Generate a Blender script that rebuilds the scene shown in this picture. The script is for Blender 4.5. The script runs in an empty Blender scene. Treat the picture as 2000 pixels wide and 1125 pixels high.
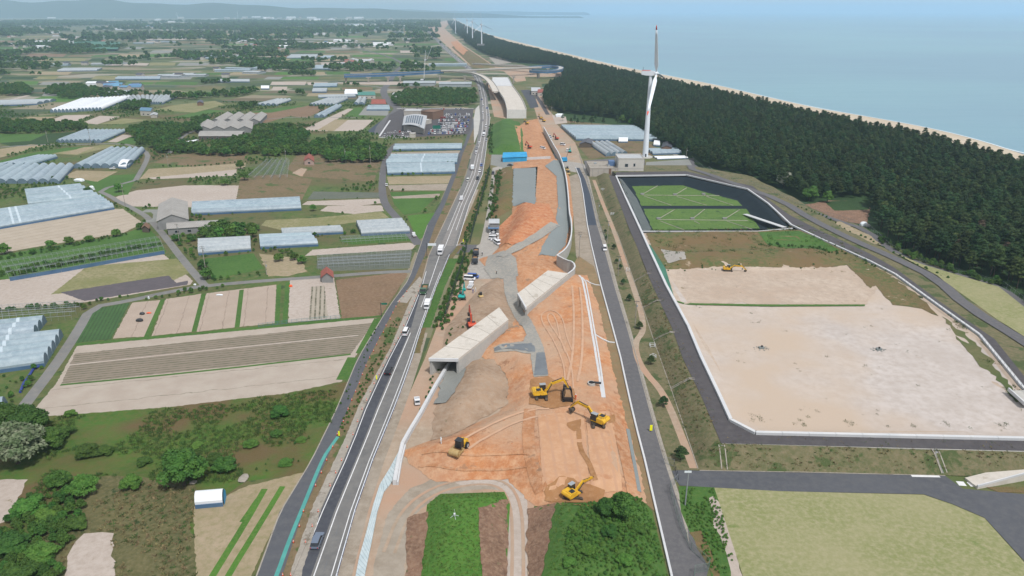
import bpy, bmesh, math, random
import numpy as np
from mathutils import Vector, Matrix
from mathutils.geometry import delaunay_2d_cdt
random.seed(7); np.random.seed(7)
scene = bpy.context.scene
PI = math.pi

# ------------------------------------------------------------------ camera
FPX = 1387.0                      # focal length in pixels of the 2000 px wide photograph
PITCH = math.atan(542.5 / FPX)
CAMH = 100.0
cam_data = bpy.data.cameras.new('camera'); cam = bpy.data.objects.new('camera', cam_data)
scene.collection.objects.link(cam)
cam.location = (0, 0, CAMH); cam.rotation_euler = (PI/2 - PITCH, 0, 0)
cam_data.sensor_width = 36.0; cam_data.lens = FPX / 2000.0 * 36.0
cam_data.clip_start = 1.0; cam_data.clip_end = 120000.0
scene.camera = cam
scene.cycles.volume_bounces = 3

# ------------------------------------------------------------------ light
world = bpy.data.worlds.new('World'); scene.world = world; world.use_nodes = True
wt = world.node_tree; wt.nodes.clear()
wo = wt.nodes.new('ShaderNodeOutputWorld'); bg = wt.nodes.new('ShaderNodeBackground')
sky = wt.nodes.new('ShaderNodeTexSky'); sky.sky_type = 'NISHITA'; sky.sun_disc = False
SUN_EL, SUN_AZ = math.radians(58), math.radians(150)
sky.sun_elevation = SUN_EL; sky.sun_rotation = SUN_AZ; sky.altitude = 50
sky.air_density = 1.0; sky.dust_density = 2.0; sky.ozone_density = 2.0
mixw = wt.nodes.new('ShaderNodeMix'); mixw.data_type = 'RGBA'; mixw.inputs[0].default_value = 0.5
mixw.inputs[7].default_value = (10.2, 10.2, 10.0, 1)      # thin even cloud veil over the clear sky
wt.links.new(sky.outputs[0], mixw.inputs[6]); wt.links.new(mixw.outputs[2], bg.inputs[0])
bg.inputs[1].default_value = 0.078
wt.links.new(bg.outputs[0], wo.inputs[0])
sun_d = bpy.data.lights.new('sun', 'SUN'); sun = bpy.data.objects.new('sun', sun_d)
scene.collection.objects.link(sun)
sun_d.energy = 2.9; sun_d.angle = math.radians(6); sun_d.color = (1.0, 0.975, 0.95)
sdir = Vector((math.sin(SUN_AZ)*math.cos(SUN_EL), math.cos(SUN_AZ)*math.cos(SUN_EL), math.sin(SUN_EL)))
sun.rotation_euler = sdir.to_track_quat('Z', 'Y').to_euler()
vs = scene.view_settings
vs.view_transform = 'Standard'; vs.look = 'None'; vs.gamma = 1; vs.use_curve_mapping = False
vs.exposure = 0.42
HAZE = 1.0e-4
HAZE_COL = (0.54, 0.76, 0.95, 1)

# ------------------------------------------------------------------ materials
def lin(c):
    c = c/255.0
    return c/12.92 if c <= 0.04045 else ((c+0.055)/1.055)**2.4
ALB = 0.62
def S(r, g, b, k=None):
    k = ALB if k is None else k
    return (lin(r)*k, lin(g)*k, lin(b)*k, 1)
MATS = {}
def nd(t, typ, **kw):
    n = t.nodes.new(typ)
    for k, v in kw.items(): setattr(n, k, v)
    return n
def mk(name, cols, scale=0.15, fine=2.0, rough=0.9, bump=0.0, bscale=1.5, metal=0.0, spec=0.3, rows=None, space='pos', big=None, patch=None, rnd=0.0, tracks=None, contrast=1.0):
    """cols: 2-3 colours mixed by a broad and a fine noise; rows=(nx,ny,spacing,colour,width); patch=(colour,scale,threshold)"""
    m = bpy.data.materials.new(name); m.use_nodes = True
    t = m.node_tree; t.nodes.clear(); L = t.links.new
    out = nd(t, 'ShaderNodeOutputMaterial'); bs = nd(t, 'ShaderNodeBsdfPrincipled')
    L(bs.outputs[0], out.inputs[0])
    bs.inputs['Roughness'].default_value = rough; bs.inputs['Metallic'].default_value = metal
    bs.inputs['Specular IOR Level'].default_value = spec
    if space == 'pos': pos = nd(t, 'ShaderNodeNewGeometry').outputs['Position']
    else: pos = nd(t, 'ShaderNodeTexCoord').outputs['Object']
    def noise(s, det=5, ro=0.6):
        n = nd(t, 'ShaderNodeTexNoise'); n.inputs['Scale'].default_value = s; n.inputs['Detail'].default_value = det
        n.inputs['Roughness'].default_value = ro; L(pos, n.inputs['Vector']); return n.outputs[0]
    def ramp(f, a, b):
        r = nd(t, 'ShaderNodeMapRange'); r.inputs[1].default_value = a; r.inputs[2].default_value = b; L(f, r.inputs[0]); return r.outputs[0]
    def mix(f, a, b):
        x = nd(t, 'ShaderNodeMix', data_type='RGBA')
        if isinstance(f, float): x.inputs[0].default_value = f
        else: L(f, x.inputs[0])
        for s, i in ((a, 6), (b, 7)):
            if isinstance(s, tuple): x.inputs[i].default_value = s
            else: L(s, x.inputs[i])
        return x.outputs[2]
    cols = list(cols)
    w = 0.13/contrast
    if len(cols) == 1: c = cols[0]
    else: c = mix(ramp(noise(scale), 0.5-w, 0.5+w), cols[0], cols[1])
    if len(cols) > 2: c = mix(ramp(noise(fine, 6, 0.7), 0.42, 0.68), c, cols[2])
    if big: c = mix(ramp(noise(big[1], 3), 0.42, 0.62), c, big[0])
    if patch: c = mix(ramp(noise(patch[1], 8, 0.65), patch[2], patch[2]+0.05), c, patch[0])
    if rows:
        for (nx, ny, sp, rc, wd) in (rows if isinstance(rows, list) else [rows]):
            dt = nd(t, 'ShaderNodeVectorMath', operation='DOT_PRODUCT'); L(pos, dt.inputs[0]); dt.inputs[1].default_value = (nx/sp, ny/sp, 0)
            ad = nd(t, 'ShaderNodeMath', operation='ADD'); L(dt.outputs['Value'], ad.inputs[0])
            mm = nd(t, 'ShaderNodeMath', operation='MULTIPLY'); L(noise(0.2, 3), mm.inputs[0]); mm.inputs[1].default_value = 0.25; L(mm.outputs[0], ad.inputs[1])
            pp = nd(t, 'ShaderNodeMath', operation='PINGPONG'); L(ad.outputs[0], pp.inputs[0]); pp.inputs[1].default_value = 0.5
            f = ramp(pp.outputs[0], 0.5-wd*0.6, 0.5-wd*0.25)
            f2 = nd(t, 'ShaderNodeMath', operation='MULTIPLY'); L(f, f2.inputs[0]); L(ramp(noise(0.5, 4), 0.25, 0.6), f2.inputs[1])
            c = mix(f2.outputs[0], c, rc)
    if rnd:
        oi = nd(t, 'ShaderNodeObjectInfo'); hs = nd(t, 'ShaderNodeHueSaturation')
        mr = nd(t, 'ShaderNodeMapRange'); L(oi.outputs['Random'], mr.inputs[0]); mr.inputs[3].default_value = 1-rnd; mr.inputs[4].default_value = 1+rnd
        L(mr.outputs[0], hs.inputs['Value'])
        m2 = nd(t, 'ShaderNodeMath', operation='MULTIPLY'); L(oi.outputs['Random'], m2.inputs[0]); m2.inputs[1].default_value = 7.31
        fr = nd(t, 'ShaderNodeMath', operation='FRACT'); L(m2.outputs[0], fr.inputs[0])
        mh = nd(t, 'ShaderNodeMapRange'); L(fr.outputs[0], mh.inputs[0]); mh.inputs[3].default_value = 0.5-0.04*rnd/0.3; mh.inputs[4].default_value = 0.5+0.025*rnd/0.3
        L(mh.outputs[0], hs.inputs['Hue'])
        if isinstance(c, tuple): hs.inputs['Color'].default_value = c
        else: L(c, hs.inputs['Color'])
        c = hs.outputs[0]
    if isinstance(c, tuple): bs.inputs['Base Color'].default_value = c
    else: L(c, bs.inputs['Base Color'])
    if bump:
        b = nd(t, 'ShaderNodeBump'); b.inputs['Strength'].default_value = 1.0; b.inputs['Distance'].default_value = bump
        L(noise(bscale, 6, 0.65), b.inputs['Height']); L(b.outputs[0], bs.inputs['Normal'])
    MATS[name] = m
    return m
def rowdir(p, q, z=0):
    a, b = G(*p, z), G(*q, z); d = (b-a); d.z = 0; d.normalize(); return (-d.y, d.x)

# ------------------------------------------------------------------ geometry helpers
def G(x, y, z=0.0):
    """photograph pixel (2000 x 1125) -> the point of the plane at height z that it shows"""
    u = (x-1000)/FPX; v = (562.5-y)/FPX
    dz = v*math.cos(PITCH)-math.sin(PITCH); t = (z-CAMH)/dz
    return Vector((u*t, (math.cos(PITCH)+v*math.sin(PITCH))*t, z))
FEATURES = []
def seg_dist(P, poly):
    d = np.full(len(P), 1e9)
    n = len(poly)
    for i in range(n):
        a = poly[i]; b = poly[(i+1) % n]; ab = b-a
        t = np.clip(((P-a)@ab)/max(ab@ab, 1e-9), 0, 1)
        q = a+t[:, None]*ab
        d = np.minimum(d, np.hypot(*(P-q).T))
    return d
def inside(P, poly):
    r = np.zeros(len(P), bool); n = len(poly)
    for i in range(n):
        a = poly[i]; b = poly[(i+1) % n]
        if a[1] == b[1]: continue
        c = ((a[1] > P[:, 1]) != (b[1] > P[:, 1])) & (P[:, 0] < (b[0]-a[0])*(P[:, 1]-a[1])/(b[1]-a[1])+a[0])
        r ^= c
    return r
def vnoise(P, s, seed=0):
    """cheap smooth noise on the plane, -1..1"""
    rs = np.random.RandomState(seed); r = np.zeros(len(P))
    for k in range(6):
        a = rs.rand()*6.28; f = s*(1+0.7*k)
        r += np.sin((P[:, 0]*math.cos(a)+P[:, 1]*math.sin(a))*f+rs.rand()*6.28+1.3*np.sin((P[:, 1]*math.cos(a)-P[:, 0]*math.sin(a))*f*0.7))/(1+0.5*k)
    return r/3.0
def feature(px, z, H, w, bumpy=0.0, s=0.3, seed=1):
    poly = np.array([tuple(G(x, y, z))[:2] for x, y in px])
    FEATURES.append((poly, H, w, bumpy, s, seed, poly.min(0), poly.max(0)))
def HF(P):
    P = np.asarray(P, float).reshape(-1, 2); h = np.zeros(len(P))
    for poly, H, w, bumpy, s, seed, lo, hi in FEATURES:
        m = np.all((P >= lo) & (P <= hi), axis=1)
        if not m.any(): continue
        idx = np.nonzero(m)[0]; Q = P[idx]; ins = inside(Q, poly); idx = idx[ins]; Q = Q[ins]
        if not len(idx): continue
        r = np.clip(seg_dist(Q, poly)/w, 0, 1); 
        hh = h[idx]*(1-r)+H*r
        if bumpy: hh = hh+bumpy*vnoise(Q, s, seed)*np.minimum(r*1.5, 1)
        h[idx] = hh
    return h
def hf(x, y): return float(HF([(x, y)])[0])
def Gd(x, y):
    z = 0.0
    for _ in range(7):
        p = G(x, y, z); z = 0.5*z+0.5*hf(p.x, p.y)
    p = G(x, y, z); p.z = hf(p.x, p.y); return p

def new_obj(name, me, parent=None, loc=None):
    o = bpy.data.objects.new(name, me); scene.collection.objects.link(o)
    if parent is not None: o.parent = parent
    if loc is not None: o.location = loc
    return o
def mesh(name, vs_, fs, mat, uvs=None, smooth=False):
    me = bpy.data.meshes.new(name); me.from_pydata([tuple(v) for v in vs_], [], fs); 
    if isinstance(mat, str): mat = MATS[mat]
    if mat: me.materials.append(mat)
    if smooth: me.polygons.foreach_set('use_smooth', [True]*len(me.polygons))
    me.update(); return me
LAYER = [0.0]
LAID = []
def lay(P, base=0.03):
    """how high a new sheet lies: 5 mm above every sheet it overlaps"""
    A = np.array([(p[0], p[1]) for p in P]); lo, hi = A.min(0), A.max(0); top = 0
    c = A.mean(0); smp = [A, (A+np.roll(A, -1, 0))/2, A*.93+c*.07]
    g = np.stack(np.meshgrid(np.linspace(lo[0], hi[0], 9)[1:-1], np.linspace(lo[1], hi[1], 9)[1:-1]), -1).reshape(-1, 2); smp.append(g[inside(g, A)])
    S_ = np.concatenate(smp)
    for B_, blo, bhi, h in LAID:
        if h < top or np.any(blo > hi) or np.any(bhi < lo): continue
        if inside(S_, B_).any() or inside(B_, A).any(): top = h
    h = top+.005; LAID.append((A, lo, hi, h)); LAYER[0] = max(LAYER[0], h); return h
def sheet(name, px, mat, step=None, z=None, off=None, kind='structure', world_pts=None, jag=0.0, parent=None):
    """a surface over the terrain, outlined in the photograph's pixels (or in metres), draped over HF"""
    if world_pts is not None: P = [Vector((a, b)) for a, b in world_pts]
    elif z is not None: P = [G(x, y, z).to_2d() for x, y in px]
    else: P = [Gd(x, y).to_2d() for x, y in px]
    if name not in ('ground', 'sea', 'beach', 'basin_liner'): off = lay(P)+(off or 0)
    off = off or 0
    if step or jag:
        Q = []; st = step or 4.0
        st2 = st if not jag else min(st, max(jag*1.5, .8))
        for i in range(len(P)):
            a = P[i]; b = P[(i+1) % len(P)]; n = max(1, min(400, int((b-a).length/st2)))
            for k in range(n): Q.append(a.lerp(b, k/n))
        if jag:
            A = np.array([tuple(q) for q in Q]); nx = vnoise(A, 0.9/jag, 3)+.6*vnoise(A, 2.3/jag, 8); ny = vnoise(A, 0.9/jag, 5)+.6*vnoise(A, 2.3/jag, 9)
            Q = [q+Vector((nx[i]*jag*.6, ny[i]*jag*.6)) for i, q in enumerate(Q)]
        P = Q
    nb = len(P); pts = list(P)
    if step:
        A = np.array([tuple(p) for p in P]); lo = A.min(0); hi = A.max(0)
        gx, gy = np.meshgrid(np.arange(lo[0]+step/2, hi[0], step), np.arange(lo[1]+step/2, hi[1], step))
        Q = np.stack([gx.ravel(), gy.ravel()], 1); Q = Q[inside(Q, A)]
        if len(Q): Q = Q[seg_dist(Q, A) > step*0.35]
        pts += [Vector(q) for q in Q]
    v, e, f, _, _, _ = delaunay_2d_cdt([Vector((p[0], p[1])) for p in pts], [(i, (i+1) % nb) for i in range(nb)], [], 1, 1e-4)
    A = np.array([tuple(q) for q in v])
    if z is None or step: h = HF(A) if z is None else np.full(len(A), z)
    else: h = np.full(len(A), z)
    me = mesh(name, [(A[i, 0], A[i, 1], h[i]+off) for i in range(len(A))], [tuple(q) for q in f], mat, smooth=bool(step))
    # make normals up
    if len(me.polygons) and me.polygons[0].normal.z < 0: me.flip_normals()
    o = new_obj(name, me, parent)
    if kind: o['kind'] = kind
    return o
def polyline(px, z=None, n=None, step=None):
    P = [Gd(x, y) if z is None else G(x, y, z) for x, y in px]
    if step:
        Q = []
        for a, b in zip(P, P[1:]):
            k = max(1, int((b-a).length/step))
            for i in range(k): Q.append(a.lerp(b, i/k))
        Q.append(P[-1]); P = Q
        if z is None:
            h = HF([(p.x, p.y) for p in P])
            for p, q in zip(P, h): p.z = q
    return P
def offs(P, d):
    """offset a 3D polyline sideways (left is positive)"""
    R = []
    for i, p in enumerate(P):
        a = P[max(i-1, 0)]; b = P[min(i+1, len(P)-1)]; t = (b-a); t.z = 0
        if t.length < 1e-6: t = Vector((0, 1, 0))
        t.normalize(); R.append(p+Vector((-t.y, t.x, 0))*d)
    return R
def smooth_px(px, n=2):
    for _ in range(n):
        Q = [px[0]]
        for a, b in zip(px, px[1:]):
            Q += [(a[0]*.75+b[0]*.25, a[1]*.75+b[1]*.25), (a[0]*.25+b[0]*.75, a[1]*.25+b[1]*.75)]
        Q.append(px[-1]); px = Q
    return px
def ribbon(name, px, width, mat, step=3.0, kind='structure', z=None, off=None, parent=None, shift=0.0, smooth=1):
    P = polyline(smooth_px(px, smooth), z, step=step)
    if shift: P = offs(P, shift)
    off = (off or 0)+(.3 if name == 'surf' else lay(offs(P, width/2)+offs(P, -width/2)[::-1]))
    k = max(1, min(4, int(width/1.5)))
    rows_ = []
    for j in range(k+1):
        R = offs(P, width*(j/k-.5))
        if z is None:
            h = HF([(p.x, p.y) for p in R])
            for p, q in zip(R, h): p.z = q
        rows_.append(R)
    vs_ = [(p.x, p.y, p.z+off) for R in rows_ for p in R]; n = len(P)
    fs = [(j*n+i, (j+1)*n+i, (j+1)*n+i+1, j*n+i+1)[::-1] for j in range(k) for i in range(n-1)]
    me = mesh(name, vs_, fs, mat)
    if len(me.polygons) and me.polygons[0].normal.z < 0: me.flip_normals()
    o = new_obj(name, me, parent)
    if kind: o['kind'] = kind
    return o
class B:
    """collects shapes for ONE mesh"""
    def __init__(s): s.v = []; s.f = []
    def add(s, vs_, fs):
        n = len(s.v); s.v += [tuple(v) for v in vs_]; s.f += [tuple(i+n for i in f) for f in fs]; return s
    def box(s, x, y, z, sx, sy, sz, rz=0.0, taper=1.0, M=None):
        """centre x,y; z is the underside"""
        c, sn = math.cos(rz), math.sin(rz); V = []
        for k, (zz, tp) in enumerate(((z, 1), (z+sz, taper))):
            for dx, dy in ((-1, -1), (1, -1), (1, 1), (-1, 1)):
                a, b = dx*sx/2*tp, dy*sy/2*tp; V.append(Vector((x+a*c-b*sn, y+a*sn+b*c, zz)))
        if M: V = [M@q for q in V]
        return s.add(V, [(3, 2, 1, 0), (4, 5, 6, 7), (0, 1, 5, 4), (1, 2, 6, 5), (2, 3, 7, 6), (3, 0, 4, 7)])
    def tube(s, p, q, r, r2=None, n=8, caps=True):
        p = Vector(p); q = Vector(q); r2 = r if r2 is None else r2; d = (q-p)
        if d.length < 1e-6: return s
        d.normalize(); a = d.orthogonal().normalized(); b = d.cross(a)
        V = [c+(a*math.cos(2*PI*i/n)+b*math.sin(2*PI*i/n))*rr for c, rr in ((p, r), (q, r2)) for i in range(n)]
        F = [(i, (i+1) % n, n+(i+1) % n, n+i) for i in range(n)]
        if caps: F += [tuple(range(n))[::-1], tuple(range(n, 2*n))]
        return s.add(V, F)
    def extr(s, prof, x0, x1, axis='x', M=None):
        """extrude a closed (u,v) profile; axis x: profile in (y,z)"""
        n = len(prof)
        if axis == 'x': V = [Vector((x, u, v)) for x in (x0, x1) for u, v in prof]
        elif axis == 'y': V = [Vector((u, x, v)) for x in (x0, x1) for u, v in prof]
        else: V = [Vector((u, v, x)) for x in (x0, x1) for u, v in prof]
        if M: V = [M@q for q in V]
        return s.add(V, [(i, (i+1) % n, n+(i+1) % n, n+i) for i in range(n)]+[tuple(range(n))[::-1], tuple(range(n, 2*n))])
    def path(s, P, w, h, z0=0.0):
        """a wall or kerb along a polyline of 3D points"""
        Lf, Rt = offs(P, w/2), offs(P, -w/2); n = len(P)
        V = []
        for l, r in zip(Lf, Rt): V += [(l.x, l.y, l.z+z0), (r.x, r.y, r.z+z0), (r.x, r.y, r.z+z0+h), (l.x, l.y, l.z+z0+h)]
        F = [(4*i+k, 4*i+(k+1) % 4, 4*(i+1)+(k+1) % 4, 4*(i+1)+k) for i in range(n-1) for k in range(4)]
        F += [(0, 1, 2, 3), (4*n-1, 4*n-2, 4*n-3, 4*n-4)]
        return s.add(V, F)
    def me(s, name, mat, smooth=False):
        m = mesh(name, s.v, s.f, mat)
        bm = bmesh.new(); bm.from_mesh(m); bmesh.ops.recalc_face_normals(bm, faces=bm.faces); bm.to_mesh(m); bm.free()
        if smooth: m.polygons.foreach_set('use_smooth', [True]*len(m.polygons))
        return m
    def obj(s, name, mat, parent=None, smooth=False, loc=None, kind=None):
        o = new_obj(name, s.me(name, mat, smooth), parent, loc)
        if kind: o['kind'] = kind
        return o
def tag(o, label=None, cat=None, group=None):
    if label: o['label'] = label
    if cat: o['category'] = cat
    if group: o['group'] = group
    return o
def thing(name, label, cat, loc=(0, 0, 0), rz=0.0, group=None, scale=1.0):
    o = bpy.data.objects.new(name, None); scene.collection.objects.link(o)
    o.location = loc; o.rotation_euler = (0, 0, rz); o.scale = (scale,)*3 if not isinstance(scale, tuple) else scale
    o.empty_display_size = 0.5
    return tag(o, label, cat, group)
def kids(o): return KIDS.get(o.name) or [c for c in o.children]
KIDS = {}
def freeze(o):
    """remember a thing's children so that copying it stays quick"""
    ch = list(o.children); KIDS[o.name] = ch
    for c in ch: KIDS[c.name] = list(c.children)
    return o
def dup(root, loc, rz=0.0, label=None, group=None, cat=None, scale=None, mats=None):
    r = root.copy(); scene.collection.objects.link(r); r.location = loc; r.rotation_euler = (0, 0, rz)
    if scale is not None: r.scale = (scale,)*3 if not isinstance(scale, tuple) else scale
    if label: r['label'] = label
    if group: r['group'] = group
    if cat: r['category'] = cat
    for ch in kids(root):
        c = ch.copy(); scene.collection.objects.link(c); c.parent = r
        if mats: remat(c, mats)
        for g in kids(ch):
            d = g.copy(); scene.collection.objects.link(d); d.parent = c
            if mats: remat(d, mats)
    return r
def remat(c, mats):
    if c.type == 'MESH' and c.material_slots and c.material_slots[0].material and c.material_slots[0].material.name in mats:
        nm = mats[c.material_slots[0].material.name]
        c.material_slots[0].link = 'OBJECT'; c.material_slots[0].material = MATS[nm]
_used = {}
def placed(proto, loc, rz=0.0, **kw):
    """the first placement moves the prototype itself, later ones copy it"""
    if proto.name in _used or kw.get('mats'):
        if proto.name not in _used: PENDING.add(proto.name)
        return dup(proto, loc, rz, **kw)
    _used[proto.name] = 1; PENDING.discard(proto.name)
    proto.location = loc; proto.rotation_euler = (0, 0, rz)
    for k, p in (('label', 'label'), ('group', 'group'), ('cat', 'category')):
        if kw.get(k): proto[p] = kw[k]
    if kw.get('scale') is not None: s = kw['scale']; proto.scale = (s,)*3 if not isinstance(s, tuple) else s
    return proto
PENDING = set()
def drop_unused():
    for n in list(PENDING):
        if n in _used: continue
        o = bpy.data.objects.get(n)
        if o:
            for c in list(o.children_recursive): bpy.data.objects.remove(c)
            bpy.data.objects.remove(o)
def heading(p, q):
    d = q-p; return math.atan2(d.y, d.x)-PI/2

# ================================================================== MATERIALS
mk('grassland', [S(88,116,52), S(70,102,44), S(120,120,76)], 0.05, 0.4, big=(S(112,104,70), 0.02), patch=(S(66,90,46), .12, .58), bump=.25)
mk('farplain', [S(84,98,62), S(60,82,52), S(112,108,84)], 0.006, 0.05, big=(S(76,88,62), 0.003))
mk('sand', [S(206,193,182), S(196,182,170), S(184,170,157)], 0.04, 0.7, patch=(S(150,138,112), 0.35, 0.66), bump=.04)
mk('landfill_sand', [S(220,210,203), S(206,195,187), S(198,186,176)], 0.05, 0.4, big=(S(210,190,170), 0.02), patch=(S(120,112,86), 0.3, 0.70), bump=.05)
mk('landfill_sand_far', [S(214,196,178), S(200,178,158), S(190,172,154)], 0.06, 0.5, patch=(S(130,118,84), 0.2, 0.64), bump=.08)
mk('tan', [S(184,166,140), S(168,152,122), S(150,142,104)], 0.05, 0.6, bump=.04)
mk('tangreen', [S(168,158,122), S(140,140,92), S(124,128,80)], 0.06, 0.6, bump=.05)
mk('palegrass', [S(162,160,116), S(142,148,94), S(178,172,134)], 0.05, 0.9, patch=(S(120,138,76), 0.06, 0.64), bump=.05, bscale=3)
mk('green', [S(78,120,48), S(62,104,40), S(94,124,58)], 0.05, 0.9, bump=.12)
mk('brightgreen', [S(82,132,46), S(66,112,38), S(102,136,58)], 0.07, 1.2, bump=.12)
mk('darkgreen', [S(50,80,38), S(40,68,32), S(66,92,46)], 0.06, 0.9, bump=.2)
mk('meadow', [S(84,120,44), S(66,104,36), S(104,112,54)], 0.07, 0.6, big=(S(112,96,62), 0.05), bump=.3, bscale=1)
mk('drymeadow', [S(108,104,66), S(86,90,54), S(130,122,86)], 0.1, 0.9, patch=(S(60,78,40), 0.3, 0.6), bump=.25, bscale=1.2)
mk('olive', [S(124,120,80), S(108,110,68), S(136,126,92)], 0.05, 0.8, big=(S(96,110,62), 0.04), bump=.12)
mk('embank_grass', [S(120,114,82), S(98,104,66), S(138,126,98)], 0.12, 0.8, patch=(S(82,96,54), 0.15, 0.54), bump=.15)
mk('browngrass', [S(130,112,84), S(112,102,70), S(146,124,96)], 0.08, 0.6, patch=(S(88,104,56), 0.09, 0.55), bump=.12)
mk('slopegrass', [S(116,110,68), S(84,108,54), S(142,118,84)], 0.1, 0.6, big=(S(130,108,74), 0.06), patch=(S(186,166,140), .12, .64), bump=.3)
mk('brown', [S(140,112,88), S(126,102,78), S(156,132,106)], 0.08, 0.8, bump=.08)
mk('redbrown', [S(150,116,94), S(122,94,76), S(170,140,116)], 0.2, 1.2, patch=(S(104,108,70), .35, .62), bump=.35)
mk('orange', [S(216,152,104), S(194,128,84), S(226,178,138)], 0.09, 0.5, big=(S(206,170,140), 0.04), patch=(S(178,134,102), .22, .6), bump=.4, bscale=.8)
mk('orange_smooth', [S(214,168,130), S(206,156,118), S(222,178,142)], 0.05, 0.5, rows=(1, .05, 2.6, S(206,162,130), .3), bump=.02)
mk('orange_dark', [S(176,128,84), S(160,116,74), S(188,142,100)], 0.2, 0.8, bump=.12)
mk('orange_deep', [S(212,140,94), S(190,114,74), S(222,170,130)], 0.12, 0.5, bump=.6, bscale=.5)
mk('orange_slope', [S(206,150,108), S(184,128,88), S(216,172,136)], 0.1, 0.5, patch=(S(168,132,104), .25, .6), bump=.4, bscale=.7)
mk('dirtslope', [S(166,140,106), S(150,122,88), S(140,128,94)], 0.08, 0.5, bump=.15)
mk('dirt', [S(184,164,142), S(170,150,128), S(196,178,158)], 0.05, 0.4, big=(S(196,160,134), 0.03), bump=.06)
mk('dirtgrey', [S(172,160,144), S(156,142,124), S(184,172,156)], 0.06, 0.4, bump=.08)
mk('scrubsoil', [S(182,154,128), S(160,134,110), S(188,166,144)], 0.1, 0.5, patch=(S(126,118,88), 0.45, 0.64), bump=.25, bscale=.8)
mk('gravel', [S(152,154,148), S(140,142,138), S(162,162,156)], 0.08, 3, bump=.04, bscale=4)
mk('gravel_blue', [S(144,152,152), S(136,145,146), S(152,158,156)], 0.05, 3, bump=.03, bscale=4)
mk('gravel_yard', [S(182,176,168), S(166,160,153), S(192,186,176)], 0.08, .7, bump=.04)
mk('haul', [S(170,167,158), S(154,153,148), S(184,176,164)], 0.1, 0.9, bump=.03)
mk('asphalt', [S(112,110,112), S(102,101,104), S(120,118,118)], 0.03, 0.8, rough=.8)
mk('asphalt_lane', [S(130,128,126), S(118,117,116), S(140,138,134)], 0.06, 0.4, rough=.8, patch=(S(128,125,123), 0.35, 0.62))
mk('asphalt_old', [S(148,143,139), S(136,132,129), S(160,155,149)], 0.05, 0.3, rough=.85, patch=(S(118,115,113), 0.3, 0.6))
mk('asphalt_new', [S(82,84,92), S(72,74,82), S(92,94,99)], 0.05, 0.6, rough=.75)
mk('asphalt_service', [S(92,88,90), S(84,80,83), S(99,95,96)], 0.05, 0.5, rough=.8)
mk('asphalt_blue', [S(74,82,96), S(66,73,88), S(80,88,100)], 0.04, 0.5, rough=.8)
mk('asphalt_frontage', [S(98,100,106), S(90,92,98), S(106,107,110)], 0.04, 0.5, rough=.8)
mk('lane_grey', [S(140,140,138), S(126,126,124), S(150,146,140)], 0.05, 0.4, rough=.85)
mk('concrete', [S(206,204,198), S(194,192,187), S(212,208,200)], 0.1, 0.9, rough=.8)
mk('concrete_deck', [S(226,218,206), S(212,204,192), S(232,224,213)], 0.15, 0.7, rough=.85, patch=(S(200,190,176), .3, .6))
mk('concrete_old', [S(176,168,156), S(160,153,142), S(186,178,166)], 0.2, 0.9, rough=.9, patch=(S(140,130,116), 0.25, 0.58))
mk('concrete_white', [S(232,232,232), S(222,224,226)], 0.2, rough=.7)
mk('building_white', [S(226,221,212), S(216,211,202)], 0.15, rough=.7)
mk('building_beige', [S(206,197,186), S(196,187,176)], 0.15, rough=.7)
mk('line_white', [S(235,235,235,.75), S(216,216,216,.75)], 0.6, rough=.6)
mk('liner', [S(34,46,54), S(30,42,50), S(40,52,58)], 0.05, 0.3, rough=.8, spec=.15)
mk('liner_pale', [S(92,100,98), S(78,88,86), S(104,110,106)], 0.1, 0.3, rough=.5, spec=.5)
mk('liner_green', [S(74,134,110), S(62,120,96)], 0.1, rough=.6)
mk('algae', [S(92,126,50), S(76,112,42), S(110,138,66)], 0.1, 1.0, rough=.75, patch=(S(58,88,40), 0.25, 0.6), bump=.03)
mk('darkrows', [S(100,96,102), S(90,86,92)], 0.05)
mk('teal', [S(96,178,168), S(84,164,156)], 0.3, rough=.5)
mk('bluetarp', [S(40,150,205,.7), S(60,170,220,.7)], 0.3, rough=.5)
mk('polyfilm', [S(164,182,192), S(146,166,178), S(182,198,206)], 0.06, 0.5, rough=.35, spec=.6, rnd=.07)
mk('polyfilm_white', [S(238,240,242,.8), S(226,230,234,.8)], 0.1, rough=.45, rnd=.05)
mk('polyfilm_grey', [S(184,192,196), S(164,174,180), S(196,202,204)], 0.1, 0.7, rough=.45, rnd=.06)
mk('film_side', [S(96,128,160), S(80,112,146)], 0.2, rough=.5)
mk('film_end', [S(128,150,166), S(112,134,150)], 0.2, rough=.5)
mk('film_joint', [S(210,224,232), S(200,216,226)], 0.2, rough=.5)
mk('steel', [S(190,196,200)], rough=.5, metal=.3)
mk('steel_dark', [S(70,74,80)], rough=.6, metal=.3)
mk('fence_green', [S(132,150,142)], rough=.6)
mk('fence_grey', [S(150,156,160)], rough=.6)
mk('rail_blue', [S(60,76,150,.7)], rough=.5)
mk('rail_white', [S(224,228,232,.75)], rough=.5)
mk('girder_blue', [S(84,122,158,.7), S(72,110,148,.7)], 0.1, rough=.6)
mk('roof_grey', [S(178,174,168), S(164,161,156), S(190,186,180)], 0.2, 0.8, rough=.7, rows=None)
mk('roof_dark', [S(96,98,108), S(84,86,96)], 0.3, rough=.6, rnd=.2)
mk('roof_blue', [S(110,150,190)], rough=.5, rnd=.2)
mk('roof_red', [S(176,104,90), S(160,90,78)], 0.5, rough=.8)
mk('roof_light', [S(206,208,210), S(192,196,200)], 0.3, rough=.6, rnd=.12)
mk('wall_pink', [S(206,178,166)], rough=.8)
mk('wall_cream', [S(214,208,196), S(200,194,184)], 0.3, rough=.8, rnd=.1)
mk('wall_grey', [S(160,160,158), S(148,148,148)], 0.3, rough=.8)
mk('wall_brown', [S(142,112,92)], rough=.8)
mk('wood', [S(110,98,86)], rough=.9)
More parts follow.
